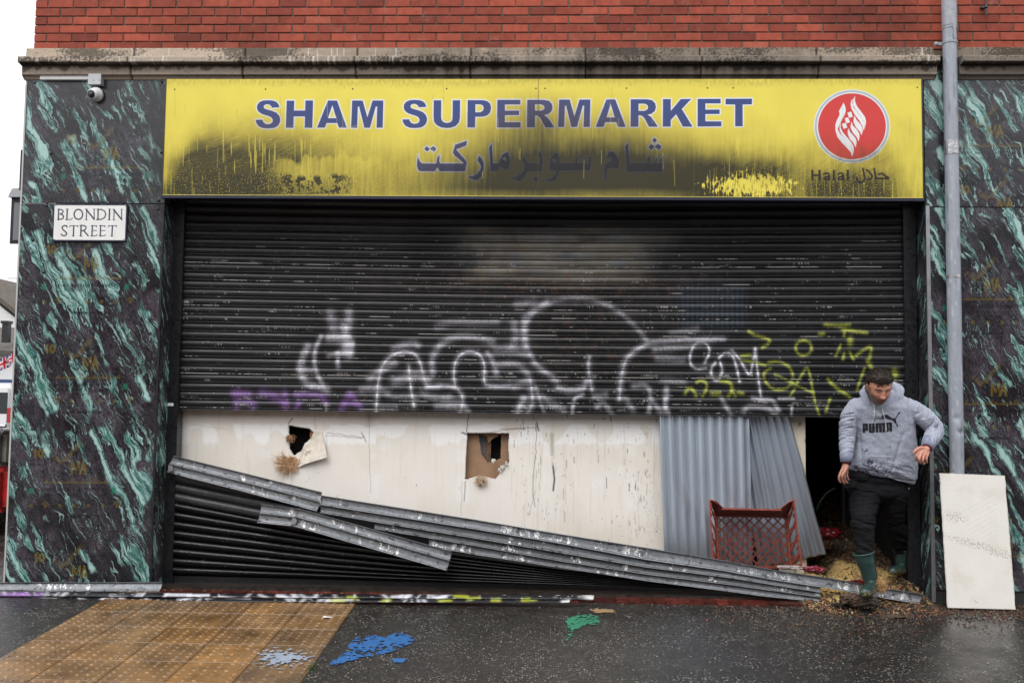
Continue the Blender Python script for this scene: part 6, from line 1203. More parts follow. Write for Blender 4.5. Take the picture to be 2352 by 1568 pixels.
# =================================================================== THE MAN
def fuse(mb, voxel, smooth=6):
    """join overlapping closed shapes into one continuous skin"""
    me = mb.mesh('tmp'); o = bpy.data.objects.new('tmp', me); col.objects.link(o)
    r = o.modifiers.new('r', 'REMESH'); r.mode = 'VOXEL'; r.voxel_size = voxel
    if smooth: s = o.modifiers.new('s', 'SMOOTH'); s.factor = .5; s.iterations = smooth
    dg = bpy.context.evaluated_depsgraph_get(); me2 = bpy.data.meshes.new_from_object(o.evaluated_get(dg)); bpy.data.objects.remove(o)
    if me2.color_attributes:
        for a in list(me2.color_attributes): me2.color_attributes.remove(a)
    return me2
def vco(me): a = np.empty(len(me.vertices)*3, np.float32); me.vertices.foreach_get('co', a); return a.reshape(-1, 3).astype(float)
def vno(me): a = np.empty(len(me.vertices)*3, np.float32); me.vertices.foreach_get('normal', a); return a.reshape(-1, 3).astype(float)
def setco(me, co): me.vertices.foreach_set('co', co.astype(np.float32).ravel()); me.update()
def setcol(me, C):
    a = me.color_attributes.new('Col', 'FLOAT_COLOR', 'POINT'); k = np.ones((len(me.vertices), 4), np.float32); k[:, :3] = C; a.data.foreach_set('color', k.ravel())
def rings(mb, rs, n=36, ins=0., pw=2.4):
    """lofted closed torso: (uL,vL,uR,vR,yc,half depth)"""
    vs = []
    for uL, vL, uR, vR, yc, hd in rs:
        a, b = Vector(at(uL, vL, yc)), Vector(at(uR, vR, yc)); c = (a+b)/2; hx = (b-a)/2; hx *= (1-ins/hx.length); hy = hd-ins
        for k in range(n):
            t = 2*math.pi*k/n; cs, sn = math.cos(t), math.sin(t); f = (abs(cs)**pw+abs(sn)**pw)**(-1/pw); vs.append(c+hx*cs*f+Vector((0, hy*sn*f, 0)))
    m = len(rs); fs = [(i*n+k, i*n+(k+1) % n, (i+1)*n+(k+1) % n, (i+1)*n+k) for i in range(m-1) for k in range(n)]+[tuple(range(n)), tuple(range((m-1)*n, m*n))[::-1]]
    mb.add(vs, fs)
def limb(mb, pts, dr=0., n=18, rscale=1.):
    P = [Vector(at(*p[:3])) for p in pts]; rr = [max(.006, p[3]*rscale+dr) for p in pts]
    # resample smoothly
    Q = []; RR = []
    for i in range(len(P)-1):
        for t in np.linspace(0, 1, 5, endpoint=False):
            p0, p1, p2, p3 = P[max(i-1, 0)], P[i], P[i+1], P[min(i+2, len(P)-1)]
            Q.append(.5*((2*p1)+(p2-p0)*t+(2*p0-5*p1+4*p2-p3)*t*t+(3*p1-p0-3*p2+p3)*t**3)); RR.append(rr[i]*(1-t)+rr[i+1]*t)
    Q.append(P[-1]); RR.append(rr[-1]); mb.tube(Q, RR, n)
    mb.ball(Q[0], RR[0]*.98, n, 8); mb.ball(Q[-1], RR[-1]*.98, n, 8)
TORSO = [(1950, 1079, 2098, 1112, -.02, .150), (1945, 1066, 2103, 1096, -.03, .178), (1951, 1045, 2104, 1066, -.045, .186), (1961, 1015, 2103, 1024, -.065, .180), (1960, 988, 2100, 992, -.085, .170), (1955, 962, 2099, 962, -.11, .158), (1951, 938, 2097, 934, -.14, .138), (1962, 919, 2084, 914, -.155, .105), (1984, 906, 2066, 902, -.165, .08), (1994, 899, 2052, 895, -.17, .06)]
ARM_A = [(1966, 934, -.14, .074), (1951, 962, -.14, .073), (1946, 1000, -.15, .064), (1945, 1032, -.19, .057), (1944, 1053, -.22, .048)]
ARM_B = [(2082, 934, -.15, .076), (2104, 946, -.17, .078), (2128, 962, -.195, .074), (2147, 986, -.20, .068), (2141, 1004, -.26, .060), (2132, 1020, -.33, .050)]
LEG_A = [(1988, 1128, -.03, .132), (1984, 1162, -.085, .112), (1982, 1195, -.14, .100), (1984, 1230, -.165, .085), (1985, 1258, -.18, .075), (1985, 1273, -.19, .070)]
LEG_B = [(2053, 1128, .0, .132), (2050, 1162, .05, .110), (2054, 1195, .12, .090), (2063, 1228, .21, .086), (2070, 1258, .28, .068), (2072, 1274, .30, .062)]
HEAD_C = Vector(at(2019.5, 888.5, -.335)); HS = 1.09; HM = Matrix.Translation(HEAD_C) @ Matrix.Rotation(R(28), 4, 'X') @ Matrix.Rotation(R(-2), 4, 'Y') @ Matrix.Diagonal((HS, HS, HS, 1))
def head_grid(nu=150, nv=110, off=0.):
    th = np.linspace(0, 2*math.pi, nu, endpoint=False); ph = np.linspace(.02, math.pi-.02, nv); T_, Ph = np.meshgrid(th, ph)
    sp_ = np.where(Ph > math.pi/2, np.clip(np.sin(Ph), 0, 1)**.58, np.sin(Ph)); x = .079*sp_*np.cos(T_); y = .099*sp_*np.sin(T_); z = np.where(Ph > math.pi/2, .128, .121)*np.cos(Ph)
    f = 1-.24*sst(-.015, -.12, z); x = x*f; y = np.where(y < 0, y*(1-.10*sst(-.04, -.12, z)), y*(1-.38*sst(.0, -.12, z)))
    x = x*(1+.05*np.exp(-((z-.06)/.04)**2)); y = np.where(y > 0, y*1.04, y)
    G = lambda cx_, cz, sx, sz: np.exp(-((np.abs(x)-cx_)/sx)**2-((z-cz)/sz)**2)
    d = .026*G(0, -.034, .0115, .014)+.012*G(0, -.008, .009, .024)+.010*G(.0135, -.037, .008, .009)+.0075*G(.030, .027, .024, .009)-.011*G(.031, .006, .017, .012)+.0065*G(.031, .003, .012, .0075)+.006*G(.043, -.028, .018, .02)+.0065*G(0, -.0605, .021, .0055)+.007*G(0, -.0755, .018, .006)-.005*G(0, -.0675, .020, .0022)+.011*G(0, -.100, .022, .014)+.005*G(.03, -.075, .016, .02)-.003*G(.0, -.088, .02, .005)
    fr = sst(.02, -.05, y); y = y-d*fr
    return x, y, z
def build_body():
    mb = MB()
    x, y, z = head_grid(); nv, nu = x.shape
    vs = [HM @ Vector((float(a), float(b), float(c))) for a, b, c in zip(x.ravel(), y.ravel(), z.ravel())]
    fs = [(i*nu+k, i*nu+(k+1) % nu, (i+1)*nu+(k+1) % nu, (i+1)*nu+k) for i in range(nv-1) for k in range(nu)]+[tuple(range(nu))[::-1], tuple(range((nv-1)*nu, nv*nu))]
    mb.add(vs, fs)
    for sg in (1, -1):      # ears
        e = MB(); e.ball((0, 0, 0), (.010, .019, .031), 16, 12); e.ball((sg*.004, -.002, -.022), (.008, .011, .012), 12, 8)
        M_ = HM @ Matrix.Translation((sg*.081, .008, .002)) @ Matrix.Rotation(sg*R(-22), 4, 'Z') @ Matrix.Rotation(R(-8), 4, 'X'); mb.add([M_ @ Vector(v) for v in e.v], e.f)
    nk0 = HM @ Vector((0, .03, -.07)); mb.tube([nk0, Vector(at(2021, 915, -.20)), Vector(at(2022, 945, -.15))], [.062, .068, .08], 20)
    rings(mb, TORSO, ins=.035)
    limb(mb, ARM_A, rscale=.62); limb(mb, ARM_B, rscale=.60)
    mb.ball(Vector(at(2018, 1112, -.02)), (.19, .12, .09), 24, 14); limb(mb, LEG_A, rscale=.7); limb(mb, LEG_B, rscale=.7)
    # feet inside the boots
    limb(mb, [(1985, 1273, -0.190, .045), (1998, 1338, -0.170, .036), (1993, 1358, -0.290, .030)]); limb(mb, [(2072, 1274, 0.300, .045), (2073, 1303, 0.300, .036), (2058, 1313, 0.190, .030)])
    # hands
    def ch(pts): limb(mb, pts, n=12)
    ch([(1944, 1050, -0.220, .028), (1943, 1066, -0.230, .0265), (1940, 1076, -0.235, .026)])
    for k0, k1 in (((1932.5, 1083, -0.250), (1941, 1070, -0.240)), ((1936.5, 1086, -0.240), (1942, 1072, -0.235)), ((1940.5, 1087, -0.225), (1943, 1072, -0.230)), ((1944.5, 1086, -0.210), (1944.5, 1071, -0.220))): ch([(*k1, .016), (*k0, .0135)])
    ch([(1932.5, 1083, -0.250, .0120), (1928, 1093, -0.262, .0105), (1927.5, 1101, -0.258, .0095), (1930, 1107, -0.250, .0078)])
    ch([(1936.5, 1086, -0.240, .0120), (1934.5, 1097, -0.250, .0105), (1936, 1105, -0.244, .0095), (1939.5, 1110, -0.234, .0078)])
    ch([(1940.5, 1087, -0.225, .0115), (1940, 1098, -0.232, .0100), (1942.5, 1105, -0.226, .009), (1946, 1108, -0.216, .0075)])
    ch([(1944.5, 1086, -0.210, .0105), (1946, 1095, -0.214, .009), (1948.5, 1100, -0.208, .008), (1951, 1102, -0.200, .0068)])
    ch([(1945, 1070, -0.250, .0155), (1941, 1080, -0.272, .0130), (1936.5, 1088, -0.282, .0112), (1934, 1094.5, -0.282, .0088)])
    ch([(2133, 1018, -0.320, .029), (2130, 1027, -0.355, .0275), (2126, 1033, -0.375, .026)])
    for k0, k1 in (((2109.5, 1037, -0.418), (2123, 1030, -0.380)), ((2115.5, 1041.5, -0.425), (2125, 1032, -0.380)), ((2122, 1045, -0.420), (2128, 1034, -0.375)), ((2128.5, 1046.5, -0.405), (2131, 1035, -0.365))): ch([(*k1, .017), (*k0, .0145)])
    ch([(2109.5, 1037, -0.418, .0125), (2105, 1046, -0.435, .0112), (2105, 1054, -0.418, .0100), (2108, 1058, -0.398, .0085)])
    ch([(2115.5, 1041.5, -0.425, .0125), (2111.5, 1053, -0.444, .0112), (2112, 1061, -0.422, .0100), (2115.5, 1063.5, -0.398, .0085)])
    ch([(2122, 1045, -0.420, .0120), (2119.5, 1056, -0.436, .0108), (2120, 1063, -0.414, .0098), (2123, 1064, -0.392, .0082)])
    ch([(2128.5, 1046.5, -0.405, .0110), (2127.5, 1055, -0.418, .0095), (2128, 1060.5, -0.400, .0085), (2129.5, 1061, -0.380, .0072)])
    ch([(2122, 1029, -0.385, .0165), (2111, 1029, -0.415, .0145), (2103, 1034, -0.435, .0122), (2098.5, 1040, -0.438, .0092)])
    me = fuse(mb, .0032, 2)
    co = vco(me); inv = np.array(HM.inverted()); L = co @ inv[:3, :3].T+inv[:3, 3]
    x, y, z = L.T; ax = np.abs(x); skin = np.array(lin(186, 132, 112)); C = np.empty(co.shape); C[:] = skin
    n = fbm(co[:, 0]*40, co[:, 2]*40+co[:, 1]*30, 3); n2 = fbm(co[:, 0]*240, co[:, 2]*240+co[:, 1]*90, 2); C *= (1+.10*n)[:, None]
    def mixv(a, c): nonlocal C; a = np.clip(a, 0, 1)[:, None]; C = C*(1-a)+np.array(c)*a
    hd = (np.hypot(np.hypot(x/.1, y/.13), z/.15) < 1.1); fr = sst(.0, -.04, y)*hd
    G = lambda cx_, cz, sx, sz: np.exp(-((ax-cx_)/sx)**2-((z-cz)/sz)**2)*fr
    mixv(.55*G(0, -.036, .020, .016), lin(190, 104, 92)); mixv(.35*G(.042, -.026, .022, .018), lin(188, 108, 92)); mixv(.3*sst(.02, .06, z)*fr, lin(176, 112, 86))
    beard = hd*sst(-.042, -.056, z-.024*sst(.030, .066, ax))*sst(.075, .045, y)*(1-.55*G(.0, -.062, .026, .008)/np.maximum(fr, .01)*fr)
    beard = np.maximum(beard, hd*sst(.066, .074, ax)*sst(.03, .0, z)*sst(-.065, -.04, y)*sst(.02, .0, y)*.9)
    mixv(beard*(.66+.35*n2), lin(62, 46, 40)); mixv(.75*G(0, -.066, .019, .0065), lin(140, 74, 68)); mixv(.8*G(0, -.0675, .020, .0020), lin(60, 28, 26))
    mixv(.92*np.exp(-((ax-.031)/.019)**4-((z-.0245+.10*(ax-.031)*0-.12*np.clip(ax-.035, 0, 1)*-1)/.0050)**2)*fr, lin(44, 32, 28))
    mixv(.9*np.exp(-((ax-.031)/.0135)**4-((z-.0005)/.0030)**2)*fr, lin(26, 18, 16)); mixv(.45*np.exp(-((ax-.031)/.018)**4-((z-.008)/.008)**2)*fr, lin(120, 74, 62)); mixv(.6*G(.0105, -.046, .005, .0025), lin(70, 34, 30))
    hand = ((co[:, 2] < at(2000, 1010, 0)[2]) & (co[:, 2] > at(2000, 1115, 0)[2]) & ((co[:, 0] < at(1956, 1050, 0)[0]) | (co[:, 0] > at(2096, 1050, 0)[0])))
    mixv(hand*.55*sst(.0, .35, n+.5*n2), lin(60, 48, 42)); mixv(hand*.3, lin(164, 116, 102))
    setcol(me, np.clip(C, .004, .8))
    M = mat('skin', attr=True, rough=.48, spec=.4, bump=.12, bscale=260, bdist=.002); M.node_tree.nodes['Principled BSDF'].inputs['Subsurface Weight'].default_value = .12; M.node_tree.nodes['Principled BSDF'].inputs['Subsurface Radius'].default_value = (.012, .005, .003); M.node_tree.nodes['Principled BSDF'].inputs['Subsurface Scale'].default_value = 1.0
    p = at(2020, 1372, .1); o = link('person', me, M, None, origin=(p[0], .1, p[2]), smooth=True)
    return tag(o, 'bearded man in grey hoodie, black joggers and green wellingtons stepping out of the doorway', 'person')
man = build_body()

def hair():
    x, y, z = head_grid(170, 120); nv, nu = x.shape
    line = np.where(y < 0, .058-.052*sst(-.045, .012, y)*1.0, .006-.075*sst(.0, .06, y))
    ax = np.abs(x); line = np.where(y < -.02, np.maximum(line, .057+.008*np.cos(x*60)), line)+.004*fbm(x*120, y*120+z*80, 2)
    side = sst(.055, .078, ax)*sst(.075, .03, z)
    th = np.clip((z-line)/.03, 0, 1)**.6*(.0185-.0115*side)+.0015
    nx, ny, nz = x/.079**2, y/.099**2, z/.121**2; nl = np.sqrt(nx**2+ny**2+nz**2); tuf = .0045*fbm(x*70+3, z*50+y*60, 3)+.0025*fbm(x*190, y*120+z*160, 2)
    th = th+tuf*np.clip((z-line)/.02, 0, 1)
    P = np.stack([x+nx/nl*th, y+ny/nl*th, z+nz/nl*th], -1); P = np.concatenate([P, P[:, :1]], 1); k = z > line; k = np.concatenate([k, k[:, :1]], 1)
    W_ = P @ np.array(HM)[:3, :3].T+np.array(HM)[:3, 3]; me = grid_mesh('hair', W_, None, k[:-1, :-1] & k[1:, 1:])
    bm = bmesh.new(); bm.from_mesh(me)
    mb = MB(); idx = np.argwhere(z > line+.004)
    H3 = np.array(HM)[:3, :3]
    for _ in range(1900):
        i, j = idx[RNG.integers(len(idx))]; b = np.array([x[i, j]+nx[i, j]/nl[i, j]*th[i, j], y[i, j]+ny[i, j]/nl[i, j]*th[i, j], z[i, j]+nz[i, j]/nl[i, j]*th[i, j]]); nn = np.array([nx[i, j], ny[i, j], nz[i, j]])/nl[i, j]
        d = np.array([-.35+RNG.normal(0, .3), -.8, -.2+RNG.normal(0, .25)]) if abs(x[i, j]) < .055 else np.array([0, -.5, -.9]); d = d-nn*np.dot(d, nn); d /= np.linalg.norm(d)+1e-9; ln = RNG.uniform(.010, .024) if abs(x[i, j]) < .06 else .009
        pts = [HM @ Vector(b-nn*.002), HM @ Vector(b+d*ln*.6+nn*.0035), HM @ Vector(b+d*ln+nn*.001)]; mb.tube(pts, [.0011, .0010, .0004], 3, caps=False)
    for _ in range(60):      # fringe hanging over the brow
        xx = RNG.uniform(-.052, .030); zz = .056+.006*math.cos(xx*60); b = Vector((xx, -.088-.010, zz+.014)); d = Vector((RNG.normal(-.15, .25), -.25, -1)).normalized(); ln = RNG.uniform(.008, .017)*(1.35 if xx < -.01 else .7); mb.tube([HM @ b, HM @ (b+d*ln*.6+Vector((0, -.004, 0))), HM @ (b+d*ln)], [.0016, .0014, .0004], 4, caps=False)
    m2 = mb.mesh(); bm.from_mesh(m2); bm.to_mesh(me); bm.free()
    M = mat('dark_hair', (.026, .016, .011), rough=.5, var=.5, vscale=60, spec=.35, stretch=(1, 1, 1)); link('hair', me, M, man, smooth=True)
hair()

M_hood = mat('heather_grey_fleece', attr=True, rough=.9, spec=.15, bump=.35, bscale=330, bdist=.003, sheen=.15)
def hoodie():
    mb = MB(); rings(mb, TORSO); limb(mb, ARM_A); limb(mb, ARM_B)
    q = lambda l: [Vector(at(*p)) for p in l]
    # hood: two rolls round the neck and a soft bag behind
    def loop(l, r):
        pts = smooth_pts([tuple(p) for p in l], 0); P = q(l); Q = []; RR = []
        for i in range(len(P)-1):
            for t in np.linspace(0, 1, 6, endpoint=False):
                p0, p1, p2, p3 = P[max(i-1, 0)], P[i], P[i+1], P[min(i+2, len(P)-1)]; Q.append(.5*((2*p1)+(p2-p0)*t+(2*p0-5*p1+4*p2-p3)*t*t+(3*p1-p0-3*p2+p3)*t**3)); RR.append(r[i]*(1-t)+r[i+1]*t)
        Q.append(P[-1]); RR.append(r[-1]); mb.tube(Q, RR, 14); mb.ball(Q[0], RR[0], 12, 8); mb.ball(Q[-1], RR[-1], 12, 8)
    loop([(2020, 955, -.265), (2001, 941, -.25), (1989, 909, -.23), (1990, 891, -.15), (2020, 884, -.08), (2052, 886, -.14), (2061, 903, -.22), (2044, 941, -.25), (2021, 956, -.265)], [.018, .022, .025, .030, .036, .034, .030, .024, .018])
    loop([(2010, 958, -.255), (1994, 939, -.235), (1984, 909, -.21), (1986, 898, -.13), (2022, 890, -.05), (2061, 892, -.12), (2067, 906, -.21), (2050, 939, -.235), (2030, 959, -.255)], [.016, .024, .028, .034, .045, .040, .030, .026, .016])
    mb.ball(Vector(at(2026, 905, -.05)), (.15, .075, .075), 22, 14)
    me = fuse(mb, .0052, 7); co = vco(me); no = vno(me); X, Y, Z = co.T; U, V = proj(co)
    armA = sst(1966, 1958, U)*sst(930, 950, V); armB = sst(2098, 2108, U); tor = 1-np.maximum(armA, armB)
    w1 = fbm(X*5+3, Z*34+Y*10, 3); w2 = fbm(X*9-Z*9, Z*12+X*9, 3); w3 = fbm((X+Z)*22, (X-Z)*6, 3); bag = sst(1040, 1085, V)*tor
    arm_w = np.abs(w1)*-.030+.006; d = armA*(arm_w*.8)+armB*(-.026*np.abs(fbm((X-Z*.8)*24+Y*16, (X+Z)*5, 3))+.005)+tor*(.005*w2+.0018*w3)+bag*(.010*fbm(X*6+9, Z*24+X*8, 3))
    d += tor*-.010*np.exp(-((U-(2080-(V-980)*.30))/4.0)**2)*sst(985, 1010, V)*sst(1095, 1060, V)+tor*-.008*np.exp(-((U-(1972+(V-980)*.10))/4)**2)*sst(980, 1000, V)
    cuffA = sst(1045, 1047, V)*armA; hemv = np.interp(U, [1945, 2000, 2100], [1070, 1096, 1104]); hem = sst(-1., 1., V-hemv)*tor
    rib = .0022*np.sin(X*2*math.pi/.012); d = d*(1-.8*np.maximum(cuffA, hem))+rib*np.maximum(cuffA, hem*.6)-.006*cuffA
    d += -.010*np.exp(-((V-hemv)/1.6)**2)*tor*(Y < .1)
    co = co+no*d[:, None]; setco(me, co); no = vno(me)
    C = np.empty(co.shape); C[:] = lin(151, 156, 170); he = fbm(X*130, Z*90+Y*70, 2); he2 = fbm(X*22, Z*30+Y*20, 3); C *= (1+.18*he+.08*he2)[:, None]
    front = (no @ (CAM-co.mean(0))/np.linalg.norm(CAM-co.mean(0))) > .1
    class V1: pass
    cv = Canvas(co[None], (0, 0, 0)); cv.C = C[None].copy(); cv.c = cv.C.reshape(-1, 3); K = lambda p: T(p, 1866.2, 826.9, .18306)
    f_ = front[None].astype(float); st_ = lin(56, 58, 76)
    n5 = fbm(X*55, Z*45+4, 4); n6 = fbm(X*20+5, Z*20, 3)
    def stain(cx_, cy_, rx, ry, a, thr=.1):
        i = np.exp(-((U-(1866.2+cx_*.18306))/(rx*.18306))**2-((V-(826.9+cy_*.18306))/(ry*.18306))**2)*sst(thr, thr+.3, n5*.8+n6*.4+.12); k = np.clip(i*a, 0, 1)*f_[0]; cv.c[:] = cv.c*(1-k[:, None])+np.array(st_)*k[:, None]
    stain(720, 1275, 70, 45, 1.3, -.05); stain(800, 1330, 90, 40, .95); stain(700, 1400, 170, 50, .9, -.05); stain(880, 1390, 140, 50, .75); stain(660, 1130, 45, 22, 1.1); stain(690, 1170, 40, 12, 1.0); stain(930, 1185, 40, 16, .9); stain(925, 1240, 40, 25, .9); stain(820, 1225, 20, 16, .9); stain(545, 1340, 30, 25, 1.4, -.2); stain(850, 1470, 260, 40, .6); stain(1050, 1420, 80, 50, .5); stain(620, 1420, 60, 40, .9); stain(975, 1090, 10, 8, 1.2, -.3)
    ln = lin(92, 98, 116)
    for p in ([(470, 500), (560, 462), (630, 432)], [(460, 600), (480, 720), (500, 840), (530, 920)], [(1220, 460), (1190, 560), (1205, 700), (1222, 830)], [(1090, 425), (1160, 432), (1215, 455)], [(640, 400), (660, 470), (720, 560), (800, 615), (850, 610), (950, 570), (1040, 480), (1075, 400)]): cv.line(K(p), .45, ln, .55, soft=.9, mod=f_)
    setcol(me, np.clip(cv.C[0], .01, .8)); o = link('hoodie', me, M_hood, man, smooth=True); return o, co
hood_o, hood_co = hoodie()
dep = hood_o.data; bvh = BVHTree.FromPolygons([Vector(c) for c in hood_co], [p.vertices[:] for p in dep.polygons])
def on_cloth(u, v, off, tree=None):
    d = Vector(ray(u, v)).normalized(); h = (tree or bvh).ray_cast(Vector(CAM), d)
    if h[0] is None: return None
    return h[0]-d*off
def decal(name, contours_list, step, off, m, parent, tree=None, color=None, thick=0.):
    allp = [p for cs in contours_list for c in cs for p in c]; a = np.array(allp); us = np.arange(a[:, 0].min()-step, a[:, 0].max()+2*step, step); vs = np.arange(a[:, 1].min()-step, a[:, 1].max()+2*step, step); U, V = np.meshgrid(us, vs)
    m_ = np.zeros(U.shape, bool)
    for cs in contours_list: m_ |= sdf(U, V, cs) < 0
    k = (m_[:-1, :-1].astype(int)+m_[1:, :-1]+m_[:-1, 1:]+m_[1:, 1:]) >= 2
    need = np.zeros(U.shape, bool); need[:-1, :-1] |= k; need[1:, :-1] |= k; need[:-1, 1:] |= k; need[1:, 1:] |= k
    P = np.zeros(U.shape+(3,)); ok = np.zeros(U.shape, bool)
    for i, j in np.argwhere(need):
        p = on_cloth(U[i, j], V[i, j], off, tree)
        if p is not None: P[i, j] = p; ok[i, j] = True
    k &= ok[:-1, :-1] & ok[1:, 1:] & ok[1:, :-1] & ok[:-1, 1:]
    return link(name, grid_mesh(name, P, None, k), m, parent, smooth=True)
Kp = lambda p: T(p, 1952.3, 941.7, .058594)
M_print = mat('rubber_print', (.012, .013, .020), rough=.45)
decal('chest_print', [[Kp([(500, 528), (690, 522), (702, 545), (700, 775), (680, 792), (582, 795), (582, 880), (505, 882), (497, 700)]), Kp([(582, 570), (608, 570), (606, 745), (582, 748)])], [Kp([(738, 522), (835, 518), (842, 820), (868, 820), (872, 516), (960, 514), (972, 870), (955, 880), (765, 882), (748, 865)])], [Kp([(1005, 520), (1020, 510), (1355, 495), (1368, 510), (1382, 850), (1282, 856), (1268, 545), (1240, 545), (1250, 858), (1148, 865), (1136, 552), (1105, 552), (1108, 868), (1012, 872)])], [Kp([(1420, 490), (1620, 475), (1640, 490), (1655, 830), (1558, 838), (1555, 745), (1518, 748), (1518, 840), (1435, 845)]), Kp([(1510, 525), (1540, 520), (1545, 700), (1512, 703)])]], .45, .003, M_print, hood_o)
decal('cat_emblem', [[smooth_pts(Kp([(1235, 225), (1270, 180), (1300, 170), (1330, 165), (1345, 178), (1430, 180), (1500, 205), (1560, 250), (1630, 300), (1700, 320), (1750, 315), (1800, 285), (1850, 200), (1890, 120), (1930, 75), (1965, 65), (1980, 90), (1960, 120), (1900, 165), (1870, 220), (1830, 290), (1780, 345), (1805, 400), (1815, 470), (1825, 530), (1860, 550), (1880, 610), (1875, 655), (1850, 655), (1830, 610), (1830, 570), (1770, 510), (1730, 460), (1700, 410), (1660, 380), (1560, 375), (1480, 345), (1420, 310), (1385, 330), (1320, 330), (1260, 318), (1245, 345), (1225, 345), (1222, 315), (1250, 298), (1330, 295), (1320, 265), (1285, 270), (1250, 255)]), 1)]], .45, .003, M_print, hood_o)
K2 = lambda p: T(p, 1866.2, 826.9, .18306)
def pocket():
    # welt lines of the front pocket, laid on the cloth
    mb = MB()
    for l in ([(632, 1196), (820, 1208), (1018, 1205)], [(1018, 1205), (1055, 1310), (1108, 1428)], [(632, 1196), (590, 1260), (540, 1335)], [(636, 1215), (820, 1226), (1022, 1224)]):
        pts = []; 
        for i in range(len(l)-1):
            for t in np.linspace(0, 1, 14, endpoint=False):
                x, y = l[i][0]*(1-t)+l[i+1][0]*t, l[i][1]*(1-t)+l[i+1][1]*t; p = on_cloth(*K2([(x, y)])[0], .001)
                if p is not None: pts.append(p)
        if len(pts) > 2: mb.tube(pts, .0028, 6)
    mb.build('pocket_seam', mat('pocket_seam', lin(168, 174, 192), rough=.9), hood_o, smooth=True)
pocket()
M_cord = mat('cord', (.55, .52, .53), rough=.8)
for l in ([(770, 562), (783, 610), (778, 690), (765, 745), (748, 790)], [(872, 602), (884, 655), (902, 710), (915, 770), (921, 830), (923, 888)]):
    pts = [on_cloth(*K2([p])[0], .006) for p in smooth_pts(l, 2, False)]; mb = MB(); mb.tube([p for p in pts if p is not None], .0042, 8); mb.build('drawstring', M_cord, hood_o, smooth=True)
# ribbed cuffs and maroon undershirt
M_mar = mat('maroon_cuff', (.085, .010, .018), rough=.85)
for l in ([(1944, 1052, -0.220, .043), (1943.5, 1062, -0.225, .0385), (1943, 1066, -0.228, .036)], [(2133, 1019, -0.320, .044), (2129.5, 1028, -0.352, .0385), (2128, 1031, -0.364, .035)]):
    mb = MB(); mb.tube([Vector(at(*p[:3])) for p in l], [p[3] for p in l], 20); mb.build('undershirt_cuff', M_mar, man, smooth=True)
mb = MB(); l = [(1944.2, 1044, -0.210, .050), (1944, 1050, -0.218, .050), (1943.6, 1061.5, -0.225, .0445)]; mb.tube([Vector(at(*p[:3])) for p in l], [p[3] for p in l], 24); mb.build('sleeve_cuff', mat('ribbed_cuff', lin(122, 128, 148), rough=.9, var=.2, vscale=60), man, smooth=True)
mb = MB(); l = [(2137, 1011, -0.290, .056), (2133, 1019, -0.320, .055), (2128.5, 1027.5, -0.354, .046)]; mb.tube([Vector(at(*p[:3])) for p in l], [p[3] for p in l], 24); mb.build('sleeve_cuff', mat('ribbed_cuff', lin(122, 128, 148), rough=.9, var=.2, vscale=60), man, smooth=True)

def trousers():
    mb = MB(); mb.ball(Vector(at(2020, 1100, -.02)), (.235, .135, .13), 28, 18); mb.ball(Vector(at(2018, 1126, -.015)), (.245, .145, .10), 28, 18); limb(mb, LEG_A); limb(mb, LEG_B)
    mb.ball(Vector(at(1955, 1115, -.03)), (.060, .10, .055), 18, 12); mb.ball(Vector(at(1978, 1090, -.02)), (.115, .13, .09), 18, 12)
    me = fuse(mb, .0065, 6); co = vco(me); no = vno(me); X, Y, Z = co.T; U, V = proj(co)
    w = fbm(X*5+7, Z*17+X*4, 3); w2 = fbm(X*8-3, Z*32+Y*6, 3); low = sst(1190, 1250, V)
    d = -.022*np.abs(w)*(.5+.5*low)+.006*w2-.014*np.exp(-((V-1128-.10*(U-1985))/1.8)**2)*sst(2020, 1990, U)-.010*np.exp(-((V-1200-.25*(U-1985))/2.4)**2)*sst(2015, 2000, U)-.01*np.exp(-((V-1208+.3*(U-2060))/2.5)**2)*sst(2030, 2045, U)
    setco(me, co+no*d[:, None]); o = link('trousers', me, mat('black_jersey', (.0075, .0075, .009), rough=.85, var=.35, vscale=8, bump=.3, bscale=260, bdist=.003, spec=.15), man, smooth=True)
    return o, vco(me)+np.array(WL[o])
tr_o, tr_co = trousers()
tb = BVHTree.FromPolygons([Vector(c) for c in tr_co], [p.vertices[:] for p in tr_o.data.polygons])
Kt = lambda p: T(p, 1866.2, 1062.3, .21967)
mb = MB()
for l in ([(1003, 270), (1012, 262), (1020, 264), (1026, 256)], [(1005, 276), (1012, 264)], [(1020, 264), (1033, 266)], [(1026, 256), (1018, 258)]):
    pts = [on_cloth(*p, .003, tb) for p in Kt(l)]; pts = [p for p in pts if p is not None]
    if len(pts) > 1: mb.tube(pts, .0022, 5)
if mb.v: mb.build('hip_emblem', mat('white_print', (.6, .6, .6), rough=.5), tr_o)

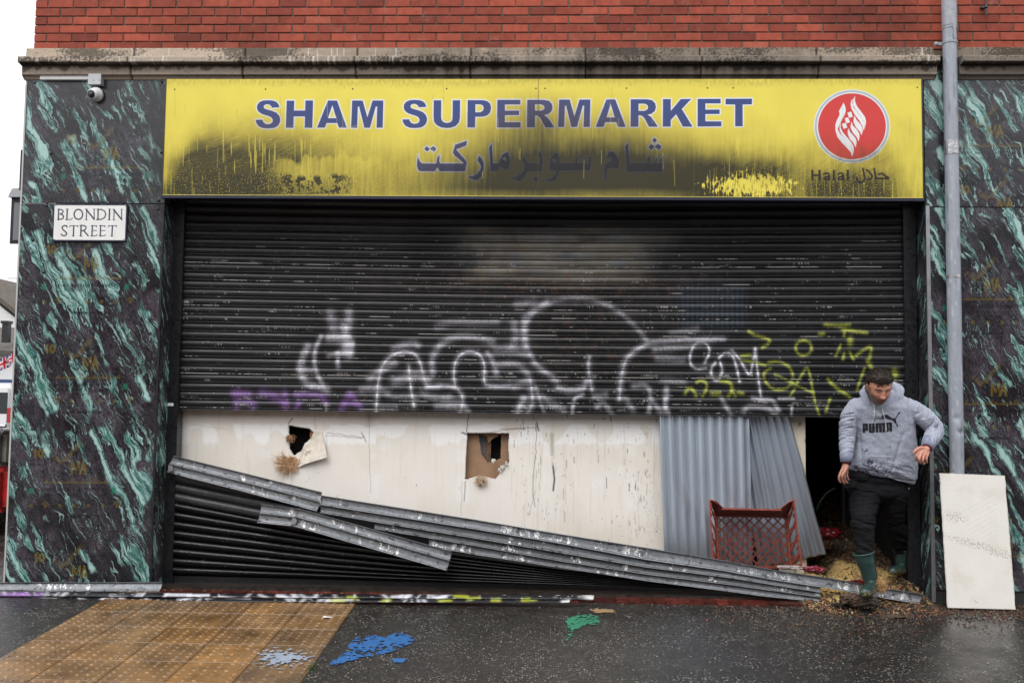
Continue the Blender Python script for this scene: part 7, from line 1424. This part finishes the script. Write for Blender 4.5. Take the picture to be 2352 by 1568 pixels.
def boot(name, shaft, foot, sole_z, flag_c, dirt):
    mb = MB(); limb(mb, shaft, n=22); limb(mb, foot, n=20)
    me = fuse(mb, .0055, 8); co = vco(me); top = Vector(at(*shaft[0][:3])); nx = Vector(at(*shaft[1][:3])); ax = (nx-top).normalized()
    if sole_z is not None: co[:, 2] = np.maximum(co[:, 2], sole_z(co))
    t = (co-np.array(top)) @ np.array(ax); co = co-np.array(ax)[None]*np.minimum(t, 0)[:, None]     # flat open rim
    n = fbm(co[:, 0]*9, co[:, 2]*11, 3); no = vno(me); co = co+no*(.005*n)[:, None]; setco(me, co)
    C = np.empty(co.shape); C[:] = lin(38, 60, 57); C *= (1+.12*n)[:, None]; zmin = co[:, 2].min(); dd = sst(.16*dirt, .02, co[:, 2]-zmin)*sst(.05, .30, fbm(co[:, 0]*60, co[:, 2]*60+co[:, 1]*40, 3)+.1)
    C = C*(1-dd[:, None])+np.array(lin(150, 128, 88))*dd[:, None]; sole = sst(.028, .022, co[:, 2]-zmin)[:, None]; C = C*(1-.7*sole)+np.array(lin(24, 40, 38))*.7*sole
    setcol(me, np.clip(C, .005, .7)); o = link('boot', me, mat('green_rubber', attr=True, rough=.30, spec=.5, rvar=.1, vscale=14), man, smooth=True)
    r = shaft[0][3]; up = Vector((0, 1, 0)); a = ax.cross(up).normalized(); b = ax.cross(a).normalized(); R_ = MB(); pts = [top+(a*math.cos(t)+b*math.sin(t))*r*1.0+ax*.003 for t in np.linspace(0, 2*math.pi, 28)]; R_.tube(pts, .0048, 8); R_.build('rim', mat('boot_rim', lin(50, 78, 72), rough=.45), o, smooth=True)
boot('boot', [(1983.5, 1268, -.19, .081), (1989, 1292, -.185, .073), (1996, 1318, -.185, .060), (2001, 1335, -.19, .050)], [(2007, 1345, -.20, .043), (2002, 1350, -.26, .047), (1993, 1356, -.35, .049), (1986, 1361, -.44, .042)], lambda c: np.interp(c[:, 1], [-.45, -.18], [at(1987, 1372, -.42)[2], at(2008, 1356, -.20)[2]]), 0, .45)
boot('boot', [(2075, 1262, .30, .083), (2076, 1280, .30, .073), (2074, 1298, .30, .058)], [(2083, 1308, .35, .042), (2074, 1309, .28, .047), (2060, 1310, .18, .046), (2050, 1312, .12, .038)], lambda c: np.interp(c[:, 1], [.08, .38], [at(2050, 1318, .10)[2], at(2080, 1318, .36)[2]]), 0, .6)
